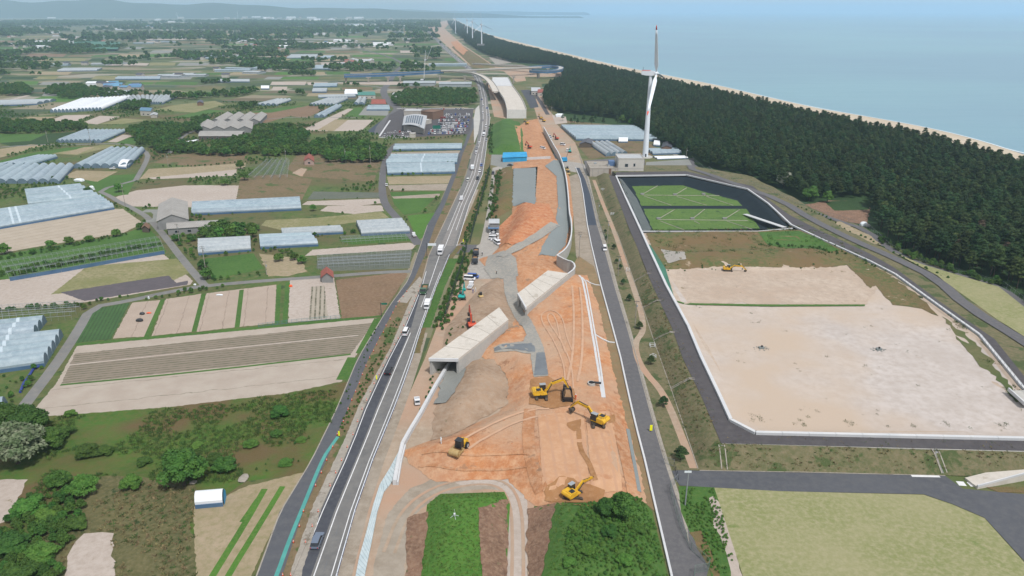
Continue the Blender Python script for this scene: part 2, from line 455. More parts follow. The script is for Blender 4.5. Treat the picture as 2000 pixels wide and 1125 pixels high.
mk('window', [S(44,52,62)], rough=.15, spec=.8)
mk('glass', [S(30,36,44)], rough=.1, spec=.9)
mk('solar', [S(52,64,84), S(60,72,92)], 0.5, rough=.25, spec=.8)
mk('rubber', [S(40,40,42)], rough=.85)
mk('track_steel', [S(104,92,80), S(84,76,68)], 2.0, rough=.8)
for nm, c in dict(white=(238,238,240), silver=(176,180,186), black=(34,36,44), grey=(110,122,140), blue=(50,90,170), red=(176,46,40), green=(70,104,76), kei=(220,222,216)).items():
    mk('paint_'+nm, [S(*c, .75)], rough=.3, spec=.6)
mk('yellow', [S(226,178,44,.8), S(210,160,34,.8)], 1.2, rough=.5, spec=.4, patch=(S(150,118,66), 1.3, .58))
mk('yellow_pale', [S(222,206,120,.8), S(206,188,104,.8)], 1.2, rough=.5)
mk('yellow_sign', [S(240,240,30,.9)], rough=.5)
mk('sign_white', [S(225,232,236,.8)], rough=.5)
mk('sign_green', [S(30,110,90,.8)], rough=.5)
mk('cabblack', [S(44,46,50)], rough=.4, spec=.6)
mk('teal_paint', [S(40,168,160,.8)], rough=.4)
mk('red_paint', [S(206,84,54,.8)], rough=.5)
mk('drum', [S(214,184,128), S(198,166,112)], 2, rough=.5, metal=.2)
mk('cone_orange', [S(228,96,50,.85)], rough=.6)
mk('lamp_red', [S(190,40,30,.8)], rough=.4)
mk('lamp_clear', [S(230,230,230,.8)], rough=.2)
mk('turbine_white', [S(222,228,234,.9), S(214,221,228,.9)], 0.1, rough=.45)
mk('turbine_red', [S(220,90,70,.9)], rough=.5)
mk('bark', [S(96,84,72), S(78,68,58)], 1.0, rough=.95)
mk('needles', [S(60,86,52), S(48,72,44), S(80,102,62)], 0.35, 1.2, rough=.85, spec=.1, space='obj', rnd=.32)
mk('leaves', [S(62,106,36), S(44,82,28), S(90,128,50)], 0.35, 1.2, rough=.75, space='obj', rnd=.22)
mk('leaves_bright', [S(82,132,46), S(64,110,36), S(106,146,62)], 0.5, 1.2, rough=.75, space='obj', rnd=.15)
mk('leaves_pale', [S(104,124,84), S(74,98,58), S(150,156,128)], 0.5, 1.2, rough=.75, space='obj', rnd=.1)
mk('leaves_rust', [S(130,92,70), S(110,76,60)], 0.5, rough=.8, space='obj')
mk('grassblade', [S(96,120,58), S(80,106,48), S(124,126,78)], 0.5, 1.0, rough=.8, rnd=.25)
mk('blossom', [S(206,206,190), S(180,184,160)], 0.5, rough=.8, space='obj')
mk('soilpile', [S(176,140,104), S(160,124,90)], 0.6, 2, rough=.95, bump=.2)
mk('fence_dark', [S(58,76,68)], rough=.7); mk('net_teal', [S(92,150,160)], rough=.7); mk('gutter', [S(214,226,228), S(196,212,216)], .5, rough=.7)
mk('needles_light', [S(84,106,58), S(66,90,50), S(104,120,74)], .5, 1.2, rough=.85, spec=.1, space='obj', rnd=.2); mk('needles_dry', [S(112,100,74), S(92,84,64)], .5, rough=.9, space='obj', rnd=.2)
# water
m = mk('seawater', [S(92,132,148,1), S(84,124,142,1)], 0.0006, rough=.28, spec=.5, big=(S(98,142,152,1), 0.0011))
t = m.node_tree; b = t.nodes.new('ShaderNodeBump'); b.inputs['Strength'].default_value = .8; b.inputs['Distance'].default_value = 1.5
g_ = t.nodes.new('ShaderNodeNewGeometry'); mp = t.nodes.new('ShaderNodeMapping'); mp.inputs['Scale'].default_value = (.008, .03, 1)
n_ = t.nodes.new('ShaderNodeTexNoise'); n_.inputs['Scale'].default_value = 1; n_.inputs['Detail'].default_value = 8
t.links.new(g_.outputs['Position'], mp.inputs[0]); t.links.new(mp.outputs[0], n_.inputs['Vector']); t.links.new(n_.outputs[0], b.inputs['Height'])
t.links.new(b.outputs[0], [n for n in t.nodes if n.type == 'BSDF_PRINCIPLED'][0].inputs['Normal'])
mk('beach', [S(226,210,186), S(214,198,174), S(202,188,166)], 0.02, 0.2)
mk('surf', [S(235,240,240,.8)], rough=.6)
mk('hillside', [S(70,92,70), S(60,80,62)], 0.002, rough=.95)
# far field cells: the patchwork beyond the reach of single fields
m = mk('patchwork', [S(92,104,66), S(72,92,56), S(110,106,82)], 0.01, 0.06)
t = m.node_tree; bs = [n for n in t.nodes if n.type == 'BSDF_PRINCIPLED'][0]; old = bs.inputs['Base Color'].links[0].from_socket
g_ = t.nodes.new('ShaderNodeNewGeometry'); mp = t.nodes.new('ShaderNodeMapping'); mp.inputs['Rotation'].default_value = (0, 0, .12); mp.inputs['Scale'].default_value = (1/60, 1/30, 1)
br = t.nodes.new('ShaderNodeTexVoronoi'); br.distance = 'CHEBYCHEV'; br.inputs['Scale'].default_value = 1; br.inputs['Randomness'].default_value = .75
br.voronoi_dimensions = '2D'
rp = t.nodes.new('ShaderNodeValToRGB'); e = rp.color_ramp; e.interpolation = 'CONSTANT'
e.elements[0].position = 0; e.elements[0].color = S(86,104,60); e.elements[1].position = .22; e.elements[1].color = S(112,124,80)
for p_, c_ in ((.38, S(68,90,58)), (.5, S(170,156,132)), (.6, S(126,112,90)), (.7, S(96,112,72)), (.8, S(146,140,110)), (.87, S(76,98,80)), (.93, S(186,178,162))):
    q_ = e.elements.new(p_); q_.color = c_
sp = t.nodes.new('ShaderNodeSeparateColor'); mx = t.nodes.new('ShaderNodeMix'); mx.data_type = 'RGBA'; mx.inputs[0].default_value = .72
t.links.new(g_.outputs['Position'], mp.inputs[0]); t.links.new(mp.outputs[0], br.inputs['Vector']); t.links.new(br.outputs['Color'], sp.inputs[0]); t.links.new(sp.outputs[0], rp.inputs[0])
t.links.new(old, mx.inputs[6]); t.links.new(rp.outputs[0], mx.inputs[7]); t.links.new(mx.outputs[2], bs.inputs['Base Color'])

# ================================================================== TERRAIN HEIGHTS
LZ = 3.5
feature([(1178,330),(1345,330),(1475,352),(1562,396),(1668,462),(1762,508),(1852,558),(1925,610),(2040,692),(2300,820),(2300,965),(1846,929),(1364,919),(1311,759),(1277,664),(1256,601),(1239,550),(1222,500),(1205,453),(1165,345)], 0, LZ, 4.5)
feature([(1212,349),(1340,347),(1457,374),(1540,447),(1255,450)], LZ, 0.2, 6.5)
feature([(1268,470),(1560,462),(1602,472),(1692,515),(1768,560),(1840,612),(1908,665),(1980,758),(2160,900),(2160,858),(1475,850),(1430,825),(1345,640),(1290,520)], LZ, 2.6, 3)
feature([(1290,490),(1600,480),(1660,515),(1560,524),(1300,522)], LZ, 4.4, 7, .5, .35)
feature([(787,880),(830,864),(891,845),(934,824),(972,806),(988,790),(985,765),(992,745),(975,715),(927,691),(965,650),(1000,640),(1012,600),(1030,570),(1110,538),(1145,540),(1168,600),(1190,700),(1215,800),(1250,930),(1262,982),(1150,990),(1062,990),(1035,978),(990,935),(930,935),(850,940),(800,905)], 0, 3.0, 6, .32, .35, 4)
feature([(935,505),(985,492),(1035,495),(1090,505),(1100,535),(1060,545),(1015,570),(990,545),(955,525)], 0, 2.6, 7, .3, .3)
feature([(872,640),(905,600),(940,560),(975,540),(985,560),(1000,600),(1015,640),(985,650),(940,680),(900,700),(862,700)], 0, 2.4, 6, .3, .3, 6)
feature([(955,500),(1000,450),(1000,330),(1095,312),(1112,345),(1122,420),(1116,470),(1095,505),(1060,512),(1010,505)], 0, 4.2, 7, .12, .2, 5)
feature([(978,440),(1010,405),(1075,400),(1090,440),(1050,470),(1000,478),(975,482)], 4, 7.0, 14, .5, .2, 7)
feature([(955,432),(968,335),(1000,328),(1052,326),(1050,400),(1000,408)], 0, 4.0, 8)
feature([(955,300),(962,245),(985,234),(1012,240),(1030,290),(1020,300)], 0, 5.0, 9, .4, .15, 3)
feature([(905,703),(965,703),(992,745),(988,790),(935,820),(880,850),(845,860),(850,800)], 0, 3.0, 8, .45, .4, 8)
feature([(812,1180),(836,985),(860,966),(985,962),(1000,985),(990,1180)], 0, 2.2, 4, .12, .3)
feature([(1030,1180),(1045,990),(1085,980),(1252,974),(1272,1000),(1320,1180)], 0, 3.6, 6, .4, .3, 9)
feature([(1008,240),(1050,232),(1075,300),(1020,312)], 0, 2.0, 8, .4, .15, 3)
# far road embankment
feature([(882,92),(897,86),(925,103),(968,132),(925,133)], 0, 6.0, 22)

# ================================================================== SETTING: land, sea, hills
SHORE = [(3400,640),(2600,420),(2300,360),(2000,302),(1900,270),(1800,247),(1700,229),(1600,212),(1500,190),(1400,166),(1300,147),(1200,127),(1100,103),(1040,89),(1000,79),(960,69),(930,58),(905,46),(890,39),(884,35.5),(888,32),(900,29.8),(930,28.5)]
shore_w = [G(x, y).to_2d() for x, y in SHORE]
cape = [Vector((1500, 23000)), Vector((2000, 26500)), Vector((-200, 34000))]
land = [(-42000, -400), (-42000, 34000)]+[(p.x, p.y) for p in reversed(cape)]
sw = [(p.x, p.y) for p in reversed(shore_w)]
land_pts = [(-42000, -400), (-42000, 34000)]+[(-200, 34000), (2000, 26500), (1500, 23000)]+sw+[(shore_w[0].x, -400)]
sheet('ground', None, 'patchwork', world_pts=land_pts, z=0, off=0)
sea_pts = [(shore_w[0].x, -400)]+sw[::-1]+[(1500, 23000), (2000, 26500), (-200, 34000), (42000, 34000), (42000, -400)]
sheet('sea', None, 'seawater', world_pts=sea_pts, z=0, off=-0.3)
# hills on the far left and the cape
def hills(name, x0, x1, y, prof, depth=2600):
    n = 90; V = []; F = []
    for j in range(7):
        for i in range(n):
            u = i/(n-1); x = x0+(x1-x0)*u; s = math.sin(PI*j/6)
            z = prof(u)*s*(1+.10*math.sin(u*37+j*2)+.05*math.sin(u*91+j)); V.append((x, y+(j-3)*depth/6+200*math.sin(u*9), max(z, -1)))
    for j in range(6):
        for i in range(n-1): F.append((j*n+i, j*n+i+1, (j+1)*n+i+1, (j+1)*n+i))
    o = new_obj(name, mesh(name, V, F, 'hillside', smooth=True)); o['kind'] = 'structure'
def hp(u):   # height falls from the left towards the sea
    x = -10500+11500*u
    return 16+215*max(0, min(1, (300-x)/6500))**0.8*min(1, (1-u)*8)
hills('hills', -10500, 1000, 11200, hp, 1500)
hills('hills', -14000, 1700, 17500, lambda u: 60+170*max(0, 1-u*1.05)**.9*min(1, (1-u)*6), 2200)
hills('hills', -1500, 1450, 24500, lambda u: 60*(1-u)**.6+8, 900)

# shore: beach between the forest and the water
FOREST_TOP = [(3200,640),(2400,415),(2000,318),(1900,287),(1800,262),(1700,243),(1600,222),(1500,201),(1400,177),(1300,156),(1200,135),(1100,110),(1000,85),(960,74),(930,63),(905,50),(890,42)]
inner = [G(x, y, 8).to_2d() for x, y in FOREST_TOP]
sheet('beach', None, 'beach', world_pts=[(p.x, p.y) for p in shore_w[:20]]+[(p.x-6, p.y) for p in reversed(inner)], z=0, off=.1)
ribbon('surf', SHORE[2:17], 1.6, 'surf', step=60, z=0, smooth=2)

# land cover on the seaward side and around the works
sheet('forest_floor', [(1062,182),(1062,212),(1100,236),(1195,243),(1285,282),(1335,308),(1370,330),(1500,372),(1560,395),(1690,445),(1745,487),(1800,508),(1900,545),(2000,585),(2400,800),(3000,820),(2400,440),(2000,330),(1600,232),(1300,165),(1100,120),(1000,96),(930,74),(893,50),(880,62),(930,95),(1000,120),(1050,135)], 'darkgreen', z=0)
sheet('grassland', [(-700,1250),(-700,330),(-100,240),(400,200),(740,200),(905,215),(905,300),(820,470),(700,760),(480,1250)], 'grassland', z=0)
sheet('grassland', [(640,1250),(905,470),(940,330),(960,225),(1010,130),(1050,140),(1066,190),(1105,240),(1200,245),(1290,288),(1370,335),(1500,375),(1690,446),(1800,510),(2000,590),(2500,860),(2600,1250)], 'olive', z=0)

mk('asphalt_plate', [S(132,138,142), S(116,122,128)], .2, rough=.5)
# ================================================================== FIELDS west of the road
def F(px, mat, **k):
    k.setdefault('jag', .5); return sheet('field', px, mat, z=0, **k)
def rowsmat(name, base, rc, p, q, sp, wd, **k):
    nx, ny = rowdir(p, q); return mk(name, base, rows=(nx, ny, sp, rc, wd), **k)
rowsmat('plough', [S(158,144,128), S(148,136,120)], S(112,110,90), (118,750), (683,692), 1.5, .5, bump=.05)
rowsmat('plough_pale', [S(196,184,170), S(186,172,158)], S(150,140,124), (118,750), (683,692), 11, .035, bump=.04)
rowsmat('greenrows', [S(76,112,62), S(68,102,56)], S(62,88,50), (141,673), (183,604), 1.2, .5, bump=.08)
rowsmat('tracked', [S(198,180,164), S(188,170,154), S(178,162,146)], S(160,140,126), (383,648), (403,573), 7, .05, bump=.04)
rowsmat('striped', [S(188,178,162), S(178,168,152)], S(96,94,72), (603,625), (608,560), 1.6, .42, bump=.04)
rowsmat('purplerows', [S(112,104,108), S(104,98,102)], S(82,78,84), (118,571), (330,538), 1.2, .4, bump=.03)
rowsmat('sandrows', [S(198,184,166), S(188,174,156)], S(158,150,124), (0,492), (278,437), 5.5, .10, bump=.03)
rowsmat('dimrows', [S(120,124,112), S(110,116,104)], S(92,102,84), (610,375), (740,385), 1.5, .45, bump=.04)
sheet('meadow', [(-420,1260),(-420,760),(0,800),(60,815),(150,800),(560,768),(680,745),(640,850),(600,925),(480,940),(430,975),(380,1000),(380,1260)], 'meadow', z=0)
sheet('dry_meadow', [(-60,1260),(20,1090),(120,985),(190,930),(380,935),(380,1000),(385,1260)], 'drymeadow', z=0, jag=2.0)
F([(-60,938),(54,937),(30,985),(5,1020),(-60,1040)], 'sand', jag=.8)
F([(108,1260),(130,1090),(165,1040),(215,1043),(228,1125),(232,1260)], 'sand', jag=1.4)
F([(378,990),(430,975),(480,950),(595,922),(520,1060),(480,1150),(440,1260),(388,1260)], 'tan', jag=.4)
def crop(px, w, name='crop_row'): ribbon(name, px, w, 'brightgreen', z=0)
crop([(517,955),(480,1020),(415,1125),(360,1215)], 1.4); crop([(552,950),(510,1020),(445,1125),(395,1215)], 1.3); crop([(505,975),(480,1012),(474,1020)], 1.5)
F([(55,816),(110,748),(150,676),(735,621),(692,700),(668,745),(560,768),(330,795)], 'plough_pale')
F([(120,750),(146,691),(732,630),(684,692)], 'plough')
ribbon('footpath', [(136,713),(400,685),(700,655)], .8, 'sand', z=0)
ribbon('field_bank', [(118,752),(400,725),(685,692)], 1.0, 'green', z=0)
ribbon('field_bank', [(148,673),(400,650),(660,626),(742,616)], 2.0, 'green', z=0)
ribbon('field_bank', [(690,698),(668,742)], 3.5, 'green', z=0)
ribbon('field_bank', [(738,622),(702,690)], 2.5, 'green', z=0)
F([(141,671),(183,603),(254,591),(217,662)], 'greenrows')
F([(220,661),(258,591),(313,586),(288,657)], 'tracked')
F([(296,656),(324,584),(393,574),(376,648)], 'tracked'); F([(383,648),(403,573),(540,556),(537,631)], 'tracked')
F([(563,630),(566,547),(652,541),(665,622)], 'sand'); F([(603,624),(608,560),(634,558),(641,621)], 'striped')
for a, b in (((286,658),(318,585)), ((379,648),(398,574)), ((463,640),(472,566)), ((541,632),(545,556)), ((556,631),(562,551))): ribbon('field_bank', [a, b], 1.6, 'green', z=0)
F([(655,547),(790,531),(797,536),(744,616),(668,622)], 'brown')
# sand country left of the lane
F([(-90,612),(-90,560),(15,545),(320,497),(377,549),(372,556),(170,590)], 'sand'); F([(170,520),(345,505),(372,532),(330,552),(100,575)], 'tangreen')
F([(118,571),(329,538),(344,553),(367,548),(366,556),(165,588)], 'purplerows')
F([(-90,512),(-90,460),(0,447),(225,408),(240,408),(280,436),(240,455),(60,484)], 'sandrows')
F([(-90,545),(-90,515),(60,488),(240,458),(285,440),(312,468),(325,492),(20,545)], 'green')
F([(218,388),(265,372),(360,362),(470,362),(462,390),(430,400),(372,405),(250,403)], 'sand', jag=1.2)
F([(272,350),(290,330),(380,325),(480,318),(478,330),(380,340)], 'tan'); F([(290,347),(462,331),(462,343),(300,350)], 'sand', jag=.8)
F([(160,345),(270,340),(250,380),(200,385)], 'green'); F([(300,318),(330,305),(450,290),(500,285),(470,318),(380,325)], 'browngrass'); 
F([(0,280),(80,262),(180,255),(120,276),(40,290)], 'darkgreen'); F([(-40,262),(90,262),(60,275),(-40,282)], 'green')
F([(-60,300),(60,282),(90,283),(0,308),(-60,316)], 'tan'); F([(0,325),(110,300),(180,285),(130,288),(40,303),(-40,325)], 'green'); F([(100,300),(200,283),(235,283),(150,303)], 'tangreen')
F([(120,300),(165,287),(185,287),(150,302)],'tan')
F([(210,277),(240,263),(262,264),(228,278)], 'sand'); F([(225,281),(262,265),(270,280)], 'green'); F([(120,345),(150,333),(230,335),(190,355)], 'tan')
F([(97,235),(125,225),(180,224),(140,240)], 'sand', jag=.5); F([(160,240),(195,226),(235,228),(190,243)], 'sand'); F([(195,242),(240,231),(290,234),(240,242)], 'tangreen')
F([(0,200),(50,186),(60,186),(10,200),(-60,212),(-60,203)], 'sand'); F([(40,200),(100,184),(180,185),(130,199)], 'brightgreen')
F([(300,215),(340,205),(420,197),(440,204),(380,220)], 'tangreen'); F([(0,240),(60,228),(110,228),(60,240)], 'tan'); F([(330,230),(410,214),(440,216),(370,230)], 'green')
F([(420,240),(480,222),(560,210),(620,205),(640,214),(560,228),(520,240)], 'brown'); F([(480,220),(560,208),(600,207),(530,220)], 'green')
F([(560,226),(580,210),(622,208),(640,211),(600,230)], 'brown'); F([(590,254),(640,230),(680,212),(690,213),(650,238),(640,256)], 'sand'); F([(620,254),(655,233),(682,234),(652,256)], 'tan'); F([(652,256),(680,234),(730,234),(705,256)], 'sand'); F([(715,258),(745,235),(780,234),(790,240),(760,262)], 'asphalt_blue')
F([(672,228),(692,211),(705,209),(715,228)], 'green'); F([(700,225),(715,207),(760,209),(758,226)], 'gravel')
F([(580,302),(560,330),(590,345),(730,355),(745,310),(735,298)], 'browngrass'); F([(570,338),(588,328),(600,330),(590,345)], 'dirt', jag=.8)
F([(470,345),(460,395),(590,390),(610,350),(560,340)], 'browngrass'); F([(600,390),(612,374),(740,376),(745,386)], 'dimrows'); F([(590,400),(600,393),(740,388),(750,396),(700,402)], 'sand'); F([(625,412),(640,402),(745,401),(750,412),(690,418)], 'sand', jag=.7)
F([(510,440),(520,430),(620,425),(745,413),(760,425),(650,440),(560,452)], 'tangreen')
F([(660,470),(760,455),(800,458),(803,470),(690,478)], 'green'); F([(595,500),(610,488),(800,474),(812,478),(806,487)], 'sand'); F([(620,512),(625,502),(805,490),(800,524),(640,530),(618,524)], 'dimrows')
F([(400,505),(495,495),(515,525),(415,545)], 'green'); F([(505,495),(545,500),(585,505),(600,530),(560,540),(525,540)], 'tan', jag=1.2)
F([(755,345),(888,343),(880,358),(760,360)], 'tan'); F([(757,362),(878,359),(870,372),(762,372)], 'dirtgrey'); F([(762,375),(866,374),(855,382),(765,385)], 'green'); F([(765,385),(853,384),(820,415),(790,420),(770,400)], 'green'); F([(765,384),(860,378),(856,386),(770,388)], 'dirtgrey'); F([(795,421),(850,416),(825,465),(815,468)], 'brightgreen')
F([(768,303),(758,298),(900,294),(900,302)], 'dirtgrey'); F([(768,290),(778,275),(900,270),(905,275),(902,283)], 'olive')
# distant fields between 450 m and 1300 m (single ones up to where they read as patchwork)
rf = random.Random(3)
for y0, dy, n in ((188,9,12),(176,8,13),(166,8,14),(155,7,14),(146,7,15),(128,7,16),(119,6,17),(111,6,18),(103,5,18),(96,5,18),(88,4,18),(83,3.5,18),(78,3,18),(73,3,18),(68,2.6,18),(63,2.4,18),(58,2,18)):
    x = rf.uniform(-60, 0)
    while x < 730+(150 if y0 < 135 else 0):
        w = rf.uniform(28, 90)
        if rf.random() < .62:
            sk = rf.uniform(3, 12)*(1 if x < 600 else -.2); q = dy*rf.uniform(.55, .95)
            F([(x, y0), (x+w*.92, y0), (x+w*.92+sk, y0-q), (x+sk, y0-q)], rf.choice(['tan','tangreen','green','brown','darkgreen','sand','brightgreen','olive','gravel','browngrass','tan','green']))
        x += w
# ================================================================== LANES
def lane(px, w, mat='lane_grey', **k): return ribbon('lane', px, w, mat, z=0, **k)
lane([(10,850),(35,808),(105,718),(150,650),(178,600),(250,588),(330,570),(400,558),(520,548),(640,540),(740,532),(802,530)], 3.4)
lane([(400,558),(355,505),(325,465),(290,425),(262,408),(230,393)], 3.2); lane([(265,352),(285,318),(290,300),(270,288),(238,280),(150,282),(60,283),(-60,292)], 3.4); lane([(230,393),(215,383),(190,372),(265,352)], 3.0)
lane([(330,300),(350,272),(370,258),(420,245)], 3.0)
lane([(818,478),(800,455),(775,425),(752,400),(746,375),(747,340),(755,300),(775,280)], 4.4, 'asphalt')
lane([(-60,300),(0,283)], 3); lane([(280,433),(310,430),(312,412),(280,412)], 6, 'gravel')
lane([(380,168),(480,158),(560,155),(660,160)], 4); lane([(0,166),(200,162),(380,168)], 3.5); lane([(300,130),(620,122),(870,128)], 5); lane([(0,110),(300,104),(600,108),(800,104)], 5); lane([(655,160),(760,172),(752,178)], 5)
lane([(640,205),(720,203),(745,202)], 4); lane([(420,245),(520,232),(600,228),(700,230)], 3)
lane([(772,140),(757,165),(748,175),(752,190),(765,205),(780,211),(765,225),(745,245),(740,262)], 9, 'asphalt', smooth=2); lane([(780,211),(850,212),(932,213)], 9, 'asphalt'); lane([(700,95),(760,110),(790,125),(772,140)], 7, 'asphalt')

# ================================================================== MAIN ROAD
def edge(E, y):
    E = sorted(E, key=lambda e: -e[1])
    if y >= E[0][1]: a, b = E[0], E[1]
    else:
        for a, b in zip(E, E[1:]):
            if a[1] >= y >= b[1]: break
    t = (y-a[1])/(b[1]-a[1]); return a[0]+(b[0]-a[0])*t
RL = [(572,1125),(633,980),(680,880),(710,800),(747,720),(790,640),(822,560),(838,500),(847,480),(866,440),(885,400),(899,370),(911,340),(922,300),(930,280),(935,255),(937,230),(937,190),(933,170),(925,150),(914,138),(905,130),(890,117),(875,104),(859,88),(846,73),(838,66),(832,59),(832,52),(845,47)]
RR = [(659,1125),(694,1000),(729,900),(770,800),(800,720),(824,640),(853,560),(882,490),(893,480),(905,440),(917,400),(930,370),(943,340),(949,300),(951,280),(955,255),(957,230),(952,190),(947,170),(939,150),(928,138),(918,130),(901,117),(885,104),(868,88),(853,73),(845,66),(841,59),(841,52),(848,47)]
YS = [1200,1125,1060,1000,950,900,850,800,750,700,650,600,560,530,500,480,450,420,400,370,340,320,300,280,255,230,210,190,170,150,138,130,117,104,95,88,80,73,66,59,52,47.5]
def across(f, y): a, b = edge(RL, y), edge(RR, y); return (a+(b-a)*f, y)
def band(name, f0, f1, mat, ys=None, **k):
    ys = ys or YS; return sheet(name, [across(f0, y) for y in ys]+[across(f1, y) for y in reversed(ys)], mat, z=0, **k)
band('road_verge', -.22, 1.22, 'dirtgrey', YS[:20])
for a, b in ((1200, 640), (640, 500)):
    pass
band('highway', 0, 1, 'asphalt_lane')
near = [y for y in YS if y >= 640]; mid = [y for y in YS if 400 <= y <= 650]; far = [y for y in YS if y <= 500]
band('new_lane', 0.02, .40, 'asphalt_new', near)
sheet('new_lane', [across(.02, 640), across(.38, 640), across(.10, 560), across(.02, 545)], 'asphalt_new', z=0)
band('old_lane', .30, .84, 'asphalt_old', [y for y in YS if 190 <= y <= 480])
def line(f, ys, w=.16, dash=None, mat='line_white', name='road_line'):
    P = [across(f, y) for y in ys]
    if not dash: return ribbon(name, P, w, mat, z=0, step=12, smooth=0)
    W = polyline(P, 0, step=1.0); on, gap = dash; i = 0; bb = B(); hz = .05
    while i+on < len(W):
        Q = W[i:i+on+1]; l, r = offs(Q, w/2), offs(Q, -w/2); n = len(Q)
        for j in range(n-1): bb.add([(l[j].x, l[j].y, hz), (r[j].x, r[j].y, hz), (r[j+1].x, r[j+1].y, hz), (l[j+1].x, l[j+1].y, hz)], [(0, 1, 2, 3)])
        i += on+gap
    o = bb.obj(name, mat); o['kind'] = 'structure'; return o
line(.07, [y for y in YS if y >= 520], .2); line(.47, near, .22); line(.86, [y for y in YS if y >= 520], .2); line(.66, near, .07, (3, 7), 'asphalt_plate')
line(.50, [y for y in YS if 300 <= y <= 640], .22); line(.32, [y for y in YS if 300 <= y <= 470], .18); line(.72, [y for y in YS if 300 <= y <= 470], .22); line(.98, [y for y in YS if 210 <= y <= 500], .25)
line(.34, [y for y in YS if 88 <= y <= 300], .3); line(.7, [y for y in YS if 88 <= y <= 300], .3)
sheet('side_road', [across(.75, 505), across(.98, 480), (905,478),(952,478),(985,482),(985,500),(940,497),(905,492)], 'asphalt', z=0)
# concrete shoulder strip left of the road and grass verge
def between(name, A_, B_, mat, **k): return sheet(name, A_+B_[::-1], mat, z=0, **k)
between('shoulder', [(548,1125+75),(608,985),(668,862),(700,790),(760,680),(800,585),(818,540)], [(562,1200),(628,985),(676,885),(708,800),(745,718),(788,640),(820,560)], 'concrete_old')
# frontage road
FL = [(500,1125),(546,1000),(607,900),(656,800),(698,700),(758,600),(798,545),(813,500),(834,440),(859,400),(883,340),(896,300),(907,280),(917,250),(922,232)]
FR = [(551,1125),(592,1000),(637,900),(679,800),(720,700),(772,600),(809,545),(829,500),(850,440),(869,400),(892,340),(904,300),(913,280),(925,250),(930,232)]
YF = [1200,1125,1060,1000,950,900,850,800,750,700,650,600,570,545,500,470,440,400,370,340,300,280,250,232]
between('verge', [(edge(FR, y), y) for y in YF[:-1]], [(edge(RL, y)-2, y) for y in YF[:-1]], 'browngrass')
between('frontage_road', [(edge(FL, y), y) for y in YF], [(edge(FR, y), y) for y in YF], 'asphalt_frontage')
ribbon('kerb_line', [(edge(FL, y)+1, y) for y in YF if y >= 440], .3, 'concrete_old', z=0)
between('shoulder', [(540,1200),(612,985),(670,865),(702,790),(762,680),(802,585),(822,545)], [(566,1200),(630,985),(678,882),(709,800),(746,718),(789,640),(820,560)], 'concrete_old', jag=.3)
tp = [(510,1200),(540,1125),(567,1050),(592,990),(612,940),(632,893),(648,870),(660,853)]
ribbon('drain_cover_strip', tp, .85, 'teal', z=0)
sheet('crossing_path', [(775,590),(820,540),(826,548),(795,592)], 'concrete_old', z=0)
sheet('layby', [(925,232),(929,212),(936,205),(938,232),(934,260),(926,280)], 'concrete', z=0)
# ================================================================== WORKS AREA
sheet('site_ground', [(664,1200),(700,1000),(745,890),(790,790),(830,700),(860,620),(880,570),(915,520),(940,470),(958,480),(965,430),(1000,470),(1090,505),(1125,540),(1160,560),(1190,700),(1215,800),(1262,985),(1050,1000),(1030,1200)], 'dirt', z=0)
between('site_shoulder', [(edge(RR, y)+1, y) for y in near], [(edge(RR, y)+14+ (y-640)*.03, y) for y in near], 'dirtgrey')
sheet('haul_road', [(720,1200),(735,1080),(760,1000),(800,955),(870,925),(960,915),(1010,935),(1030,990),(1030,1200),(985,1200),(995,1060),(998,980),(985,958),(930,955),(850,972),(805,1010),(790,1100),(780,1200)], 'dirtgrey', z=0, jag=.6)
sheet('gravel_track', [(985,1200),(993,1060),(990,985),(975,950),(900,948),(880,938),(1000,922),(1025,950),(1032,1000),(1030,1060),(1030,1200)], 'sand', z=0, jag=.3)
band('works_verge', 1.0, 1.24, 'slopegrass', [690,650,600,560,530,500,480][::-1][::-1], jag=.4)
band('works_verge', 1.02, 1.5, 'green', [y for y in (640,600,560,530,505)], jag=.5)
sheet('works_verge', [(905,470),(930,420),(945,370),(958,330),(962,300),(950,300),(945,345),(925,395),(905,440),(893,478)], 'slopegrass', z=0)
sheet('site_road', [(937,480),(950,420),(957,370),(962,328),(985,322),(975,340),(968,380),(962,430),(985,480)], 'gravel_yard', z=0)
sheet('works_yard', [(915,525),(925,500),(932,480),(960,462),(985,485),(1000,520),(990,545),(950,545),(925,545)], 'gravel_yard', z=0, jag=.5)
sheet('works_yard', [(958,322),(960,302),(1000,300),(1050,305),(1085,300),(1100,315),(1050,325),(985,328)], 'gravel', z=0)
sheet('works_yard', [(1040,200),(1060,180),(1072,215),(1118,265),(1140,320),(1120,330),(1100,318),(1075,285),(1050,232)], 'dirt', z=0)
sheet('works_yard', [(1085,312),(1130,318),(1172,330),(1170,345),(1115,335)], 'gravel_yard', z=0)
sheet('soil_area', [(948,150),(965,228),(990,232),(990,200),(960,160)], 'dirt', z=0); sheet('soil_area', [(900,120),(960,130),(1095,140),(1100,150),(1050,155),(1008,160),(985,140)], 'dirt', z=0)
sheet('soil_area', [(1005,245),(1050,232),(1080,300),(1085,312),(1045,318),(1020,312)], 'orange_slope', step=4)
sheet('soil_area', [(832,56),(845,46),(872,40),(880,44),(868,56),(905,88),(965,128),(925,132),(905,118),(862,80)], 'dirt', z=0)
sheet('road_embankment', [(882,92),(897,86),(925,103),(968,132),(925,133)], 'slopegrass', step=8)
sheet('soil_heap', [(880,82),(893,80),(915,100),(905,108),(890,96)], 'orange_slope', step=8, off=.4); 
sheet('parking_pad', [(955,112),(972,110),(1000,123),(968,126)], 'concrete_old', z=0)
sheet('gravel_yard', [(640,162),(700,160),(880,158),(880,162),(760,166)], 'sand', z=0)
sheet('green_mound', [(955,302),(960,245),(985,232),(1014,238),(1032,290),(1022,302)], 'green', step=3)
